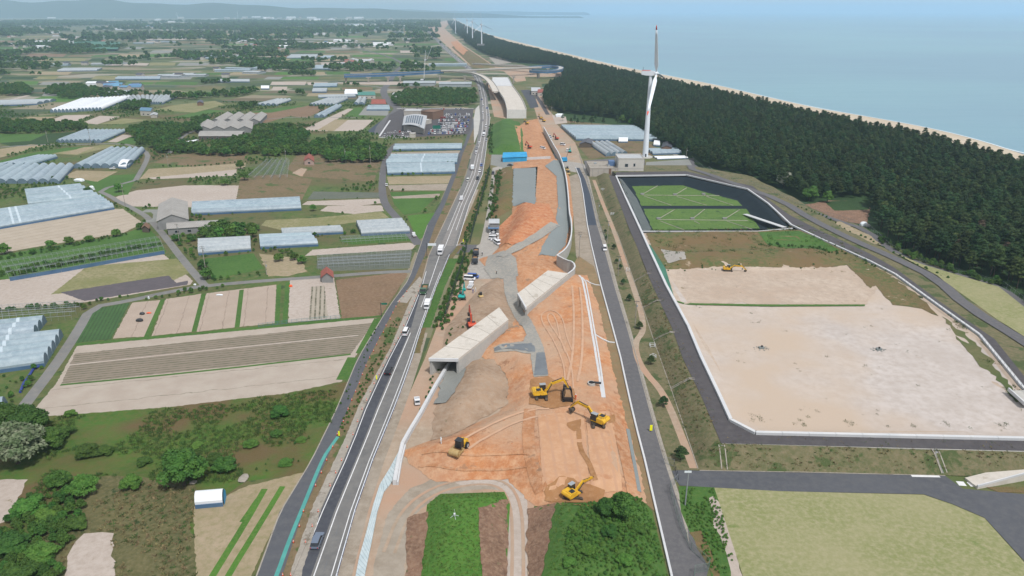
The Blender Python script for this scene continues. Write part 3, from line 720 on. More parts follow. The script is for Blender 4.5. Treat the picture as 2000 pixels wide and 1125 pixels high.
sheet('grass_slope', [(957,434),(968,333),(1002,326),(1002,405)], 'slopegrass', step=3)
sheet('fill_area', [(955,502),(1000,450),(1000,400),(1045,398),(1050,326),(1000,330),(1003,318),(1080,308),(1112,345),(1120,420),(1116,470),(1095,507),(1060,514),(1010,507)], 'orange_slope', step=3)
sheet('gravel_pond', [(1003,330),(1047,328),(1046,400),(1001,402)], 'gravel_blue', step=3, off=.25, jag=1.0)
sheet('earth_heap', [(976,442),(1010,404),(1072,399),(1090,440),(1050,470),(1000,480),(975,484)], 'orange_deep', step=1.5, off=.2)
sheet('retained_ramp', [(1064,325),(1092,314),(1105,345),(1111,400),(1113,440),(1104,480),(1085,502),(1052,500),(1084,440),(1090,400),(1087,345)], 'gravel_blue', step=3, off=.2, jag=.6)
ribbon('site_track', [(975,502),(1000,490),(1040,470),(1085,438)], 5.0, 'haul', off=.3)
sheet('earth_slope', [(935,507),(985,490),(1035,493),(1092,506),(1102,535),(1060,547),(1015,572),(990,548),(953,527)], 'orange_slope', step=2)
sheet('earth_slope', [(870,642),(905,600),(940,560),(975,539),(985,560),(1000,600),(1015,642),(985,652),(940,682),(900,702),(860,702)], 'scrubsoil', step=2)
sheet('service_strip', [(1125,340),(1150,345),(1160,500),(1172,560),(1140,540),(1125,500),(1120,420),(1112,345)], 'dirtgrey', z=0)
sheet('bare_slope', [(1112,530),(1130,500),(1160,520),(1176,570),(1198,650),(1212,700),(1236,800),(1265,930),(1280,1000),(1262,985),(1240,930),(1210,800),(1180,700),(1150,600)], 'dirtslope', z=0)
sheet('earth_fill', [(787,881),(830,865),(891,846),(934,825),(972,807),(990,790),(987,765),(993,745),(976,715),(926,691),(965,649),(1000,638),(1011,600),(1028,568),(1110,536),(1147,538),(1170,600),(1192,700),(1217,800),(1252,930),(1264,984),(1150,992),(1062,992),(1033,979),(990,937),(930,937),(850,942),(798,906)], 'orange', step=1.5, jag=.7)
sheet('soil_heap', [(903,702),(966,702),(994,745),(990,790),(937,822),(880,852),(842,862),(848,800)], 'scrubsoil', step=1.5, off=.06, jag=1.0)
sheet('gravel_bed', [(886,703),(912,708),(905,740),(880,775),(872,790),(850,790),(862,750)], 'gravel', step=2, off=.3, jag=1.2)
def on(px, mat, name='ground_patch', off=.10, step=2.0, jag=.8): return sheet(name, px, mat, step=step, off=off, jag=jag)
on([(1050,812),(1140,805),(1150,950),(1060,962)], 'orange_smooth', off=.12, jag=.2); on([(1145,820),(1195,805),(1215,960),(1155,968)], 'orange_smooth', off=.12, jag=.2)
on([(1062,960),(1100,930),(1140,945),(1180,960),(1175,985),(1100,985),(1065,982)], 'orange_dark', off=.15); on([(1035,742),(1070,736),(1120,760),(1125,790),(1080,800),(1035,790)], 'orange_dark', off=.14)
on([(1104,832),(1122,822),(1134,822),(1133,840),(1122,845)], 'orange_dark', off=.16); on([(1187,815),(1200,812),(1202,828),(1190,830)], 'orange_dark', off=.16)
ribbon('tyre_track', [(1130,840),(1133,880),(1150,905),(1163,940)], 1.2, 'orange_dark', off=.17, step=1.5); ribbon('tyre_track', [(1035,800),(1030,860),(1045,930),(1058,960)], 3.0, 'orange_slope', off=.13, step=1.5)
ribbon('tyre_track', [(1200,805),(1213,860),(1228,920),(1238,965)], 3.0, 'orange_slope', off=.13, step=1.5); ribbon('edge_strip', [(1226,840),(1238,900),(1249,962)], .9, 'gravel_blue', off=.16, step=2)
tm = mk('tyremark', [S(220,180,150), S(212,170,138)], .3)
for k in (-1.1, 1.1):
    ribbon('tyre_track', [(1112,760),(1110,720),(1100,690),(1085,660),(1066,632),(1062,615),(1078,608),(1093,622),(1100,660),(1112,690)], .45, 'tyremark', off=.14, shift=k, step=1.5, smooth=2)
    ribbon('tyre_track', [(905,872),(940,850),(990,825),(1040,808),(1075,806)], .7, 'tyremark', off=.14, shift=k*1.5, step=1.5, smooth=2)
    ribbon('tyre_track', [(1035,900),(960,905),(900,905),(850,895),(820,900)], .5, 'orange_slope', off=.14, shift=k*1.6, step=1.5, smooth=2)
    ribbon('tyre_track', [(1125,560),(1130,620),(1128,700),(1118,745)], .7, 'tyremark', off=.14, shift=k*1.3, step=1.5, smooth=2)
    ribbon('tyre_track', [(1010,1180),(1012,1060),(1008,985),(985,945),(930,938),(850,955),(790,1000),(760,1080)], .7, 'dirt', z=0, shift=k, step=2, smooth=2)
on([(983,541),(1008,541),(1012,575),(1022,610),(1045,640),(1062,680),(1071,735),(1042,738),(1036,692),(966,690),(964,680),(1022,668),(1028,655),(1008,625),(992,595),(985,570)], 'haul', 'haul_track', off=.16, jag=.25)
on([(945,525),(955,500),(985,490),(1008,505),(1012,540),(985,545),(960,545)], 'haul', 'haul_track', off=.12, jag=.4)
on([(1048,690),(1064,690),(1071,733),(1043,735)], 'asphalt_plate', 'steel_road_plate', off=.2, jag=0); on([(966,680),(1040,672),(1048,690),(966,688)], 'asphalt_plate', 'wet_patch', off=.19)
sheet('green_mound', [(812,1200),(834,986),(860,965),(985,961),(996,985),(985,1200)], 'brightgreen', step=1.5); 
on([(934,995),(968,985),(992,975),(990,1200),(945,1200)], 'redbrown', 'bare_bank', off=.12, jag=.6); on([(795,1010),(838,1000),(830,1060),(815,1200),(790,1200)], 'redbrown', 'bare_bank', off=.12)
sheet('bush_mound', [(1028,1200),(1043,990),(1085,980),(1254,973),(1274,1000),(1322,1200)], 'green', step=1.5); on([(1030,995),(1085,985),(1075,1040),(1050,1200),(1030,1200)], 'redbrown', 'bare_bank', off=.12, jag=.8)
# ================================================================== EAST ROAD
EL = [(1311,1125),(1282,1000),(1259,900),(1246,850),(1229,780),(1212,700),(1196,640),(1174,560),(1155,480),(1147,440),(1139,380),(1133,350),(1124,328)]
ER = [(1362,1125),(1330,1000),(1297,900),(1282,850),(1262,780),(1241,700),(1224,640),(1200,560),(1178,480),(1166,440),(1153,380),(1143,350),(1132,328)]
YE = [1200,1125,1060,1000,950,900,850,800,740,700,640,600,560,520,480,440,410,380,350,328]
between('east_verge', [(edge(ER, y)-1, y) for y in YE], [(edge(ER, y)+8, y) for y in YE], 'concrete_old')
between('east_road', [(edge(EL, y)+1, y) for y in YE], [(edge(ER, y), y) for y in YE], 'asphalt')
ye2 = [y for y in YE if y <= 440]; between('new_lane', [(edge(EL, y)+1, y) for y in ye2], [(edge(ER, y)-1, y) for y in ye2], 'asphalt_blue')
sheet('road_widening', [(1340,1000),(1345,985),(1362,1040),(1385,1108),(1360,1200),(1350,1100)], 'asphalt', z=0)
sheet('grass_bank', [(1325,950),(1395,952),(1420,1020),(1462,1200),(1400,1200),(1388,1115),(1345,1035),(1330,1000)], 'green', z=0); sheet('bare_bank', [(1385,975),(1398,972),(1432,1050),(1470,1200),(1445,1200),(1420,1080),(1395,1030)], 'sand', z=0, jag=1.2)
sheet('bare_bank', [(1345,1040),(1375,1040),(1400,1100),(1420,1200),(1400,1200),(1388,1110)], 'slopegrass', z=0, jag=1.5)
sheet('lawn', [(1395,953),(1524,960),(1804,967),(1860,986),(1923,1013),(2010,1110),(2080,1200),(1475,1200)], 'palegrass', z=0)
sheet('access_road', [(1312,920),(1324,919),(1560,924),(1846,930),(1880,955),(2100,975),(2400,1000),(2400,1200),(2090,1200),(2000,1096),(1923,1012),(1860,985),(1804,966),(1524,960),(1328,949),(1318,935)], 'asphalt_frontage', z=0)
sheet('median', [(1925,952),(2100,950),(2100,966),(1950,962)], 'slopegrass', z=0)
# pine strip with a footpath between the east road and the landfill bank
sheet('pine_strip', [(1150,345),(1165,345),(1205,453),(1222,500),(1239,550),(1256,601),(1277,664),(1311,759),(1364,919),(1315,918),(1300,880),(1270,780),(1248,700),(1231,640),(1207,560),(1186,480),(1172,440),(1158,380)], 'embank_grass', z=0)
ribbon('footpath', [(1160,352),(1178,400),(1200,452),(1222,520),(1240,570),(1255,620),(1257,648),(1240,668),(1244,700),(1262,730),(1290,760),(1310,800),(1330,850),(1355,915)], 2.0, 'dirt', z=0, smooth=2)
# ================================================================== LANDFILL
def L_(name, px, mat, off=.05, step=None, jag=0):
    """traced at the height of the landfill rim"""
    W = [tuple(G(x, y, LZ).to_2d()) for x, y in px]
    if step is None:
        return sheet(name, None, mat, world_pts=W, z=LZ, off=off, jag=jag)
    return sheet(name, None, mat, world_pts=W, step=step, off=off, jag=jag)
sheet('landfill_bank', [(1165,345),(1205,453),(1222,500),(1239,550),(1256,601),(1277,664),(1311,759),(1364,919),(1846,929),(2300,955),(2300,880),(1500,858),(1418,852),(1400,760),(1290,540),(1230,400),(1190,340)], 'embank_grass', step=2.0, off=.02)
sheet('landfill_bank', [(1178,330),(1345,330),(1475,352),(1562,396),(1668,462),(1762,508),(1852,558),(1925,610),(2040,692),(2300,820),(2250,860),(1985,740),(1850,600),(1655,500),(1460,367),(1340,341),(1205,342)], 'embank_grass', step=3.0, off=.02)
INW = [(1203,345),(1340,343),(1460,371),(1500,399),(1545,441),(1591,463),(1698,512),(1748,538),(1832,599),(1913,657),(1994,756),(2150,905),(2150,864),(1475,849),(1427,824),(1407,780),(1369,700),(1344,640),(1301,560),(1264,480),(1252,453),(1222,388)]
OUT = [(1189,343),(1340,335),(1470,362),(1541,420),(1599,450),(1700,500),(1747,524),(1838,592),(1943,664),(2000,736),(2300,900),(2300,895),(1408,867),(1372,780),(1333,700),(1312,640),(1275,560),(1243,480),(1231,453),(1209,395)]
L_('rim_road', [(1189,343),(1203,345),(1222,388),(1252,453),(1264,480),(1301,560),(1344,640),(1369,700),(1407,780),(1427,824),(1475,849),(2160,866),(2300,885),(2300,905),(2000,882),(1408,867),(1372,780),(1333,700),(1312,640),(1275,560),(1243,480),(1231,453),(1209,395)], 'asphalt_service', off=.12)
L_('rim_road', [(1530,432),(1545,441),(1591,463),(1698,512),(1748,538),(1832,599),(1913,657),(1994,756),(2150,905),(2200,870),(2000,736),(1943,664),(1838,592),(1747,524),(1700,497),(1599,450),(1541,420),(1500,390),(1470,364),(1340,335),(1203,337),(1203,345),(1340,343),(1460,371),(1500,399)], 'asphalt_service', off=.13)
sheet('basin_liner', None, 'liner', world_pts=[tuple(G(x, y, LZ).to_2d()) for x, y in [(1209,348),(1340,346),(1458,373),(1500,402),(1545,448),(1255,450)]], step=1.0, off=.10)
sheet('basin_liner', None, 'liner_pale', world_pts=[tuple(G(x, y, LZ).to_2d()) for x, y in [(1209,348),(1216,350),(1244,378),(1281,453),(1252,453)]], step=1.0, off=.13)
L_('landfill_floor', [(1253,456),(1330,455),(1547,452),(1592,466),(1698,515),(1748,541),(1832,602),(1913,660),(1994,760),(2160,885),(2160,868),(1475,851),(1429,826),(1346,642),(1265,483)], 'landfill_sand_far', off=.02, step=2.5)
L_('sand_field', [(1288,524),(1420,516),(1600,520),(1690,530),(1745,550),(1768,562),(1840,614),(1908,667),(1982,760),(2155,902),(2155,860),(1476,848),(1431,822),(1346,640)], 'landfill_sand', off=.1, step=3)
L_('sand_field', [(1290,524),(1420,515),(1600,518),(1700,525),(1720,560),(1690,592),(1500,590),(1340,590),(1322,590)], 'landfill_sand_far', off=.16, step=3, jag=3.0)
L_('grass_dike', [(1262,456),(1560,450),(1600,466),(1698,516),(1742,540),(1700,560),(1655,515),(1600,522),(1420,520),(1300,524),(1280,500)], 'slopegrass', off=.22, step=2, jag=.8)
L_('grass_dike', [(1690,530),(1740,542),(1800,585),(1835,615),(1800,600),(1745,592)], 'slopegrass', off=.2, step=3, jag=2)
L_('grass_dike', [(1840,618),(1905,668),(1978,758),(2000,800),(1960,752),(1895,690)], 'olive', off=.2, step=3, jag=1.5)
L_('grass_dike', [(1480,455),(1560,452),(1600,468),(1640,490),(1560,487),(1500,476)], 'green', off=.28, step=2, jag=.6)
L_('rock_patch', [(1290,484),(1335,492),(1340,512),(1305,515)], 'gravel_yard', off=.3, step=2, jag=.8)
L_('liner_edge', [(1264,478),(1270,480),(1300,524),(1318,588),(1305,560)], 'liner_green', off=.3, step=2)
L_('grass_dike', [(1322,589),(1500,592),(1690,592),(1690,595),(1500,596),(1325,592)], 'green', off=.3, step=2, jag=.2)
# basin floor: two green beds with pale pipes
def BZ(px, mat, name, off): return sheet(name, px, mat, z=.3, off=off)
BZ([(1228,362),(1330,361),(1372,374),(1440,392),(1450,402),(1252,402)], 'algae', 'green_bed', .02); BZ([(1257,408),(1458,408),(1466,420),(1484,446),(1268,450)], 'algae', 'green_bed', .03)
# outer service tracks on the seaward side
ribbon('service_track', [(1345,330),(1375,338),(1430,358),(1527,393),(1583,429),(1665,470),(1748,506),(1830,547),(1889,601),(2000,669),(2200,800)], 4.6, 'asphalt', off=.3)
ribbon('service_track', [(1350,310),(1352,325),(1400,348),(1470,366),(1525,388),(1555,402),(1624,428),(1693,450),(1734,487),(1803,520),(1886,542),(1954,562),(2010,605),(2200,720)], 3.6, 'asphalt', z=0, off=.2)
sheet('scrub_field', [(1572,400),(1620,392),(1700,392),(1695,440),(1640,432)], 'redbrown', z=0, jag=1.5); sheet('scrub_field', [(1610,394),(1700,390),(1698,410),(1630,412)], 'darkgreen', z=0, jag=.8)
sheet('dry_bank', [(1610,440),(1640,434),(1700,462),(1720,480),(1690,478)], 'tan', z=0, off=.4, jag=.6)
sheet('lawn', [(1740,492),(1800,518),(1890,545),(1950,562),(2010,610),(2200,735),(2200,790),(2000,660),(1890,590),(1830,540)], 'palegrass', z=0, off=.4)
sheet('works_lot', [(1258,342),(1262,318),(1345,312),(1352,325),(1340,340)], 'gravel', z=0, off=.35, jag=.3); sheet('works_lot', [(1150,345),(1140,315),(1258,305),(1262,345)], 'asphalt', z=0, off=.3)
sheet('meadow', [(1085,240),(1100,235),(1200,245),(1262,275),(1300,300),(1260,305),(1150,310),(1120,275)], 'browngrass', z=0)
for px in ([(1063,180),(1100,175),(1150,178)], ): pass
sheet('car_park', [(1078,225),(1105,228),(1108,240),(1085,243)], 'sand', z=0); sheet('clearing', [(1025,150),(1092,150),(1094,162),(1030,165)], 'olive', z=0); lane([(1028,170),(1100,172),(1150,160)], 6, 'gravel')
sheet('car_park', [(740,268),(760,225),(785,212),(925,212),(922,240),(916,262),(800,268)], 'asphalt_service', z=0); ribbon('kerb_line', [(740,268),(760,270),(800,268),(810,262)], 1.5, 'concrete_white', z=0); ribbon('kerb_line', [(741,266),(755,245),(762,235)], 1.5, 'concrete_white', z=0)
ribbon('pavement', [(775,212),(850,213),(925,212)], 3.5, 'concrete', z=0)

# ================================================================== STRUCTURES
def wpos(o_pts, z=None):
    c = Vector((0, 0, 0))
    for p in o_pts: c += p
    c /= len(o_pts); c.z = min(p.z for p in o_pts) if z is None else z; return c
def segwall(name, label, cat, px, w, h, mat, seg=6.0, gap=.06, z=None, part='wall_panel', group=None, z0=0.0, smooth=0, cap=None):
    """a wall, kerb or channel made of single panels"""
    P = polyline(smooth_px(px, smooth), z, step=seg)
    c = P[0].copy(); t = thing(name, label, cat, c, group=group)
    for a, b in zip(P, P[1:]):
        d = b-a
        if d.length < .3: continue
        d.normalize(); m = (a+b)/2; bb = B(); bb.path([a-m+d*gap/2, b-m-d*gap/2], w, h, z0)
        if cap: bb.path([a-m+d*gap/2, b-m-d*gap/2], w*cap[0], cap[1], z0+h+.002)
        bb.obj(part, mat, t, loc=m-c)
    return t
def fence(name, label, px, h=1.8, sp=3.0, mat='fence_grey', z=None, mesh_sp=.35, group=None, pr=.05, rails=2, cat='fence', smooth=0):
    P = polyline(smooth_px(px, smooth), z, step=sp); c = P[0].copy(); t = thing(name, label, cat, c, group=group)
    pm = B().tube((0, 0, 0), (0, 0, h), pr, n=5).me('post', mat)
    for p in P[:290]: new_obj('post', pm, t, p-c)
    r = B(); mm = B()
    for a, b in zip(P, P[1:]):
        for k in range(rails):
            zz = Vector((0, 0, h*(1-.9*k/max(1, rails-1)))); r.tube(a-c+zz, b-c+zz, .03, n=4, caps=False)
        n = max(1, int((b-a).length/mesh_sp))
        for i in range(1, n):
            q = a.lerp(b, i/n)-c; d = (b-a).normalized()*.012
            mm.add([q-d+Vector((0,0,.1)), q+d+Vector((0,0,.1)), q+d+Vector((0,0,h)), q-d+Vector((0,0,h))], [(0, 1, 2, 3)])
    r.obj('rail', mat, t)
    if mm.v: mm.obj('wire_mesh', mat, t, kind='stuff')
    return t
segwall('parapet_wall', 'low white panelled wall running round the landfill rim road', 'wall', [(1222,388),(1203,345),(1340,343),(1460,371),(1500,399),(1545,441),(1591,463),(1698,512),(1748,538),(1832,599),(1913,657),(1994,756),(2060,820)], .8, .8, 'concrete_white', 7, z=LZ)
segwall('parapet_wall', 'white panelled wall between the big sand field and the service road', 'wall', [(2160,864),(1475,849),(1427,824),(1407,780),(1369,700),(1344,640),(1301,560),(1264,480),(1252,453),(1222,388)], .9, .9, 'concrete_white', 6, z=LZ)
segwall('kerb_wall', 'thin pale wall between the green basin and the grass dike', 'kerb', [(1252,453),(1400,453),(1480,453),(1548,447)], .45, .5, 'concrete_white', 8, z=LZ)
fence('guard_fence', 'grey pipe fence on the seaward edge of the landfill', [(1591,463),(1698,512),(1748,538),(1832,599),(1913,657),(1994,756),(2080,840)], 1.1, 2.5, 'fence_grey', z=LZ+.8, mesh_sp=.6)
segwall('road_kerb', 'long white kerb wall between the east road and the earthworks', 'kerb', [(1311+14,1200)]+[(edge(EL, y), y) for y in YE if y <= 1125], .45, .55, 'concrete_white', 5)
segwall('road_kerb', 'grey edge kerb on the landfill side of the east road', 'kerb', [(edge(ER, y)+3, y) for y in YE if y <= 900], .25, .2, 'concrete_old', 6)
# drains on the landfill bank
def bank_drain(p, q, label, w=.8):
    A_, B_ = G(*p, 0), G(*q, LZ); P = [A_.lerp(B_, k/4) for k in range(5)]
    for s in P: s.z = hf(s.x, s.y)+.05
    t = thing('bank_drain', label, 'drain', P[0]); P = [s-t.location for s in P]
    B().path(offs(P, w*.4), .25, .18).obj('drain_edge', 'concrete_old', t); B().path(offs(P, -w*.4), .25, .18).obj('drain_edge', 'concrete_old', t); B().path(P, w*.5, .05).obj('channel_floor', 'wall_grey', t)
for p, q, l in (((1239,550),(1272,535),'uppermost concrete drain down the landfill bank above the pines'), ((1256,601),(1292,588),'second concrete drain down the landfill bank'), ((1277,664),(1318,650),'third concrete drain beside the bend of the footpath'), ((1311,759),(1357,741),'fourth concrete drain below the two white survey frames'), ((1415,919),(1409,870),'wide concrete drain at the corner of the landfill bank'), ((1844,927),(1823,877),'concrete drain down the bank beside the pale ramp')):
    bank_drain(p, q, l, 1.0 if q[1] < 800 else 1.6)
segwall('toe_drain', 'long dark concrete gutter at the foot of the landfill bank', 'drain', [(1205,453),(1222,500),(1239,550),(1256,601),(1277,664),(1311,759),(1364,916)], .35, .12, 'concrete_old', 6)
segwall('toe_drain', 'concrete gutter between the front bank and the grey access road', 'drain', [(1366,919),(1560,922),(1846,929)], .35, .12, 'concrete_old', 6)
segwall('toe_drain', 'concrete edging between the rim road and the front bank', 'drain', [(1410,866),(1600,871),(2000,882),(2150,888)], .5, .15, 'concrete', 6, z=LZ)
# basin pipes
def pipes(label, px_list):
    t = thing('drain_pipe_system', label, 'pipe', G(*px_list[0][0], .35))
    for px in px_list:
        P = [G(x, y, .34) for x, y in px]; b = B()
        for a, c in zip(P, P[1:]): b.tube(a-t.location, c-t.location, .24, n=6)
        b.obj('pipe', 'concrete_old', t)
    for px in px_list[1::2]:
        p = G(*px[0], .3)-t.location; B().box(p.x, p.y, p.z, 2.0, 1.3, .8).obj('manhole', 'wall_grey', t)
pipes('pale drain pipes on the far bed of the green basin', [[(1254,381),(1330,382),(1405,382)], [(1254,380),(1284,363)], [(1258,383),(1311,401)], [(1318,381),(1341,367)], [(1322,384),(1380,401)], [(1374,380),(1385,385)], [(1380,384),(1432,401)]])
pipes('pale drain pipes on the near bed of the green basin', [[(1286,429),(1380,430),(1461,431)], [(1286,428),(1318,409)], [(1290,432),(1335,449)], [(1352,428),(1376,409)], [(1356,432),(1366,437)], [(1415,428),(1444,410)], [(1420,432),(1472,449)]])
s_ = G(1455, 420, .4); e_ = G(1532, 446, LZ)
t = thing('stair_ramp', 'pale ribbed access ramp running down into the dark basin corner', 'ramp', s_)
d_ = e_-s_
for k in range(14):
    a, b = d_*(k/14), d_*((k+.93)/14); B().path([a, b], 2.6, .25, .35).obj('ramp_panel', 'concrete_white', t)
# gully drum and pipes at the sand field
for px, py, l in ((1487,681,'left grey gravel-ringed vent box standing in the open sand field'), (1716,684,'right gravel-ringed vent box standing in the open sand field')):
    g0 = G(px, py, 2.7); t = thing('vent_box', l, 'vent', g0, scale=.72)
    rr = random.Random(px)
    for k in range(24):
        a = k*.7; r = rr.uniform(1.2, 2.3); B().box(r*math.cos(a)*1.5, r*math.sin(a), 0, rr.uniform(.4, 1.0), rr.uniform(.3, .8), rr.uniform(.15, .4), a, .7).obj('stone', 'gravel', t)
    B().box(0, 0, .0, 2.2, 1.4, .9).obj('box_body', 'gravel_blue', t); B().tube((.1, 0, .8), (.1, 0, 1.5), .4).obj('cap', 'rubber', t)
# ---- culverts
def culvert(label, roof, zr, group, back_open=False):
    A_, Bk, C_, D_ = [G(x, y, zr) for x, y in roof]          # front-left, back-left, back-right, front-right
    c = wpos([A_, Bk, C_, D_], 0); t = thing('box_culvert', label, 'culvert', c, group=group)
    q = [Vector((p.x-c.x, p.y-c.y, 0)) for p in (A_, Bk, C_, D_)]
    b = B(); n = 4
    b.add([(p.x, p.y, zr-.7) for p in q]+[(p.x, p.y, zr) for p in q], [(3, 2, 1, 0), (4, 5, 6, 7), (0, 1, 5, 4), (1, 2, 6, 5), (2, 3, 7, 6), (3, 0, 4, 7)])
    b.obj('roof_slab', 'concrete_deck', t)
    wl = (q[1]-q[0]).normalized(); wr = (q[2]-q[3]).normalized(); ac = (q[3]-q[0]).normalized()*.4
    for p0, p1 in ((q[0]+ac, q[1]+ac), (q[3]-ac, q[2]-ac)): B().path([p0, p1], .78, zr-.702, 0).obj('side_wall', 'concrete', t)
    # floor and portal frame
    B().path([(q[0]+q[3])/2, (q[1]+q[2])/2], (q[3]-q[0]).length-1.5, .3).obj('floor_slab', 'concrete_old', t)
    cap = B(); cap.path([q[0]-wl*.2, q[3]-wr*.2], .5, .9, zr-.9+.003); cap.obj('portal_beam', 'concrete_white', t)
    m = B()
    for k in range(1, 5): m.path([q[0].lerp(q[1], k/5), q[3].lerp(q[2], k/5)], .12, .03, zr+.003)
    m.obj('joint', 'concrete_old', t)
    if back_open: B().path([q[0]+ac*2+wl*1.5, q[3]-ac*2+wl*1.5], .3, zr-.9, .3).obj('end_wall', 'concrete', t)
    return t
culvert('long concrete box culvert with its dark opening facing the main road', [(838,699),(975,600),(993,624),(896,700)], 5.6, 'concrete box culverts under the new embankment')
culvert('shorter concrete box culvert ending at the white retaining wall', [(1012,572),(1070,528),(1110,534),(1028,600)], 5.6, 'concrete box culverts under the new embankment', True)
rz = 4.9
def hwall(name, label, px, z, w=.6, mat='concrete_white', seg=5, base=0.0):
    P = polyline(smooth_px(px, 1), z, step=seg); c = P[0].copy(); c.z = base; t = thing(name, label, 'wall', c)
    for a, b in zip(P, P[1:]):
        m = (a+b)/2; m.z = base; B().path([Vector((a.x, a.y, base))-m, Vector((b.x, b.y, base))-m], w*.6, z-base, 0).obj('wall_panel', 'concrete', t, loc=m-c)
        B().path([Vector((a.x, a.y, base))-m, Vector((b.x, b.y, base))-m], w, .25, z-base+.002).obj('coping', mat, t, loc=m-c)
    return t
hwall('retaining_wall', 'tall curved white retaining wall beside the gravel ramp', [(1062,248),(1072,266),(1082,284),(1092,300),(1099,318),(1106,345),(1110,380),(1112,415),(1116,430),(1117,455),(1112,475),(1104,488),(1088,499)], rz)
hwall('retaining_wall', 'white angled wing wall joined to the second box culvert', [(1088,499),(1105,508),(1120,512),(1124,524),(1108,536)], 5.2)
segwall('retaining_wall', 'long white low wall curving from the culvert to the haul road', 'wall', [(884,702),(868,730),(850,760),(820,815),(802,845),(787,872),(779,905),(771,948)], .9, 1.3, 'concrete_white', 4, cap=(.5, .15))
segwall('retaining_wall', 'thin inner white wall running beside the long low wall', 'wall', [(792,874),(784,905),(777,948)], .35, .9, 'concrete_white', 4)
t = thing('drainage_channel', 'wide pale blue-white block channel beside the main road', 'channel', G(700,1125))
LA = [(785,872),(762,915),(742,948),(729,988),(716,1040),(702,1089),(695,1125),(680,1200)]; RA = [(788,880),(775,915),(764,945),(750,962),(737,1002),(726,1060),(714,1118),(700,1200)]
PL = polyline(LA, 0, step=2.0); PR = polyline(RA, 0, step=2.0)
n = 44
def at_poly(P, f): k = f*(len(P)-1); i = min(int(k), len(P)-2); return P[i].lerp(P[i+1], k-i)
for k in range(n):
    q = [at_poly(PL, k/n), at_poly(PL, (k+.94)/n), at_poly(PR, (k+.94)/n), at_poly(PR, k/n)]; m = wpos(q, .03)
    V = [(p.x-m.x, p.y-m.y, zz) for zz in (0, .3) for p in q]
    B().add(V, [(3, 2, 1, 0), (4, 5, 6, 7), (0, 1, 5, 4), (1, 2, 6, 5), (2, 3, 7, 6), (3, 0, 4, 7)]).obj('channel_block', 'gutter', t, loc=m-t.location)
segwall('gutter', 'left of the two long white gutters down the orange slope', 'gutter', [(1122,538),(1134,541),(1139,552),(1150,612),(1165,700),(1177,778)], .7, .35, 'concrete_white', 3, smooth=1)
segwall('gutter', 'right of the two long white gutters down the orange slope', 'gutter', [(1137,543),(1144,552),(1155,612),(1170,700),(1181,778)], .5, .35, 'concrete_white', 3)
segwall('gutter', 'upper short white branch gutter joining the east road', 'gutter', [(1144,548),(1163,557),(1174,558)], .5, .3, 'concrete_white', 2)
segwall('gutter', 'lower short white branch gutter joining the east road', 'gutter', [(1162,654),(1190,669),(1201,670)], .5, .3, 'concrete_white', 2)
g0 = Gd(1155, 752); t = thing('manhole_ring', 'round concrete manhole ring with a black pipe at the gutter', 'manhole', g0)
B().tube((0, 0, 0), (0, 0, .8), 1.1, n=16).obj('ring', 'concrete', t); B().tube((0, 0, .8), (0, 0, .85), .8, n=16).obj('opening', 'rubber', t); B().tube((.6, -.2, .9), (2.6, -.6, .9), .35).obj('pipe', 'cabblack', t)
# pale ramp slab at the lower right
RZ = [G(x, y, 1.6) for x, y in ((1887,925),(2060,896),(2060,918),(1912,944))]; c = wpos(RZ, 0); t = thing('concrete_ramp', 'pale concrete ramp slab rising beside the access road', 'ramp', c)
q = [p-c for p in RZ]; b = B(); b.add([(p.x, p.y, 0) for p in q]+[(q[0].x, q[0].y, .5), (q[1].x, q[1].y, 2.6), (q[2].x, q[2].y, 2.6), (q[3].x, q[3].y, .5)], [(3, 2, 1, 0), (4, 5, 6, 7), (0, 1, 5, 4), (1, 2, 6, 5), (2, 3, 7, 6), (3, 0, 4, 7)]); b.obj('ramp_slab', 'concrete_deck', t)
b = B(); b.add([(q[3].x, q[3].y, .5), (q[2].x, q[2].y, 2.6), (q[2].x, q[2].y+.3, 2.6), (q[3].x, q[3].y+.3, .5), (q[3].x, q[3].y, 1.0), (q[2].x, q[2].y, 3.1), (q[2].x, q[2].y+.3, 3.1), (q[3].x, q[3].y+.3, 1.0)], [(0, 1, 2, 3), (4, 5, 6, 7), (0, 1, 5, 4), (2, 3, 7, 6), (0, 3, 7, 4), (1, 2, 6, 5)]); b.obj('ramp_kerb', 'concrete_white', t)
for i, px in enumerate(([(1870,944),(1885,945)], [(1892,946),(1902,946)], [(1780,930),(1835,931)])): ribbon('road_marking', px, 1.6 if i < 2 else .8, 'line_white', z=0, smooth=0)
for p, q, l in (((1969,760),(2030,766),'white kerbed outlet slab at the landfill corner'),):
    t = thing('outlet_slab', l, 'slab', G(1975, 768, LZ)); A_ = [G(x, y, LZ)-t.location for x, y in ((1968,766),(2050,764),(2050,800),(2000,795))]
    B().add([(p.x, p.y, .3) for p in A_]+[(p.x, p.y, .5) for p in A_], [(3, 2, 1, 0), (4, 5, 6, 7), (0, 1, 5, 4), (1, 2, 6, 5), (2, 3, 7, 6), (3, 0, 4, 7)]).obj('slab', 'concrete', t); B().path([A_[0], A_[3]], .4, .9, .5).obj('kerb', 'concrete_white', t)
t = thing('slab_pair', 'two white inspection slabs on the lawn by the seaward track', 'slab', G(1890, 565)); 
for dx, dy in ((-1.5, 1.2), (1.6, -1.0)): B().box(dx, dy, 0, 4.2, 2.6, .35).obj('slab', 'concrete_white', t)
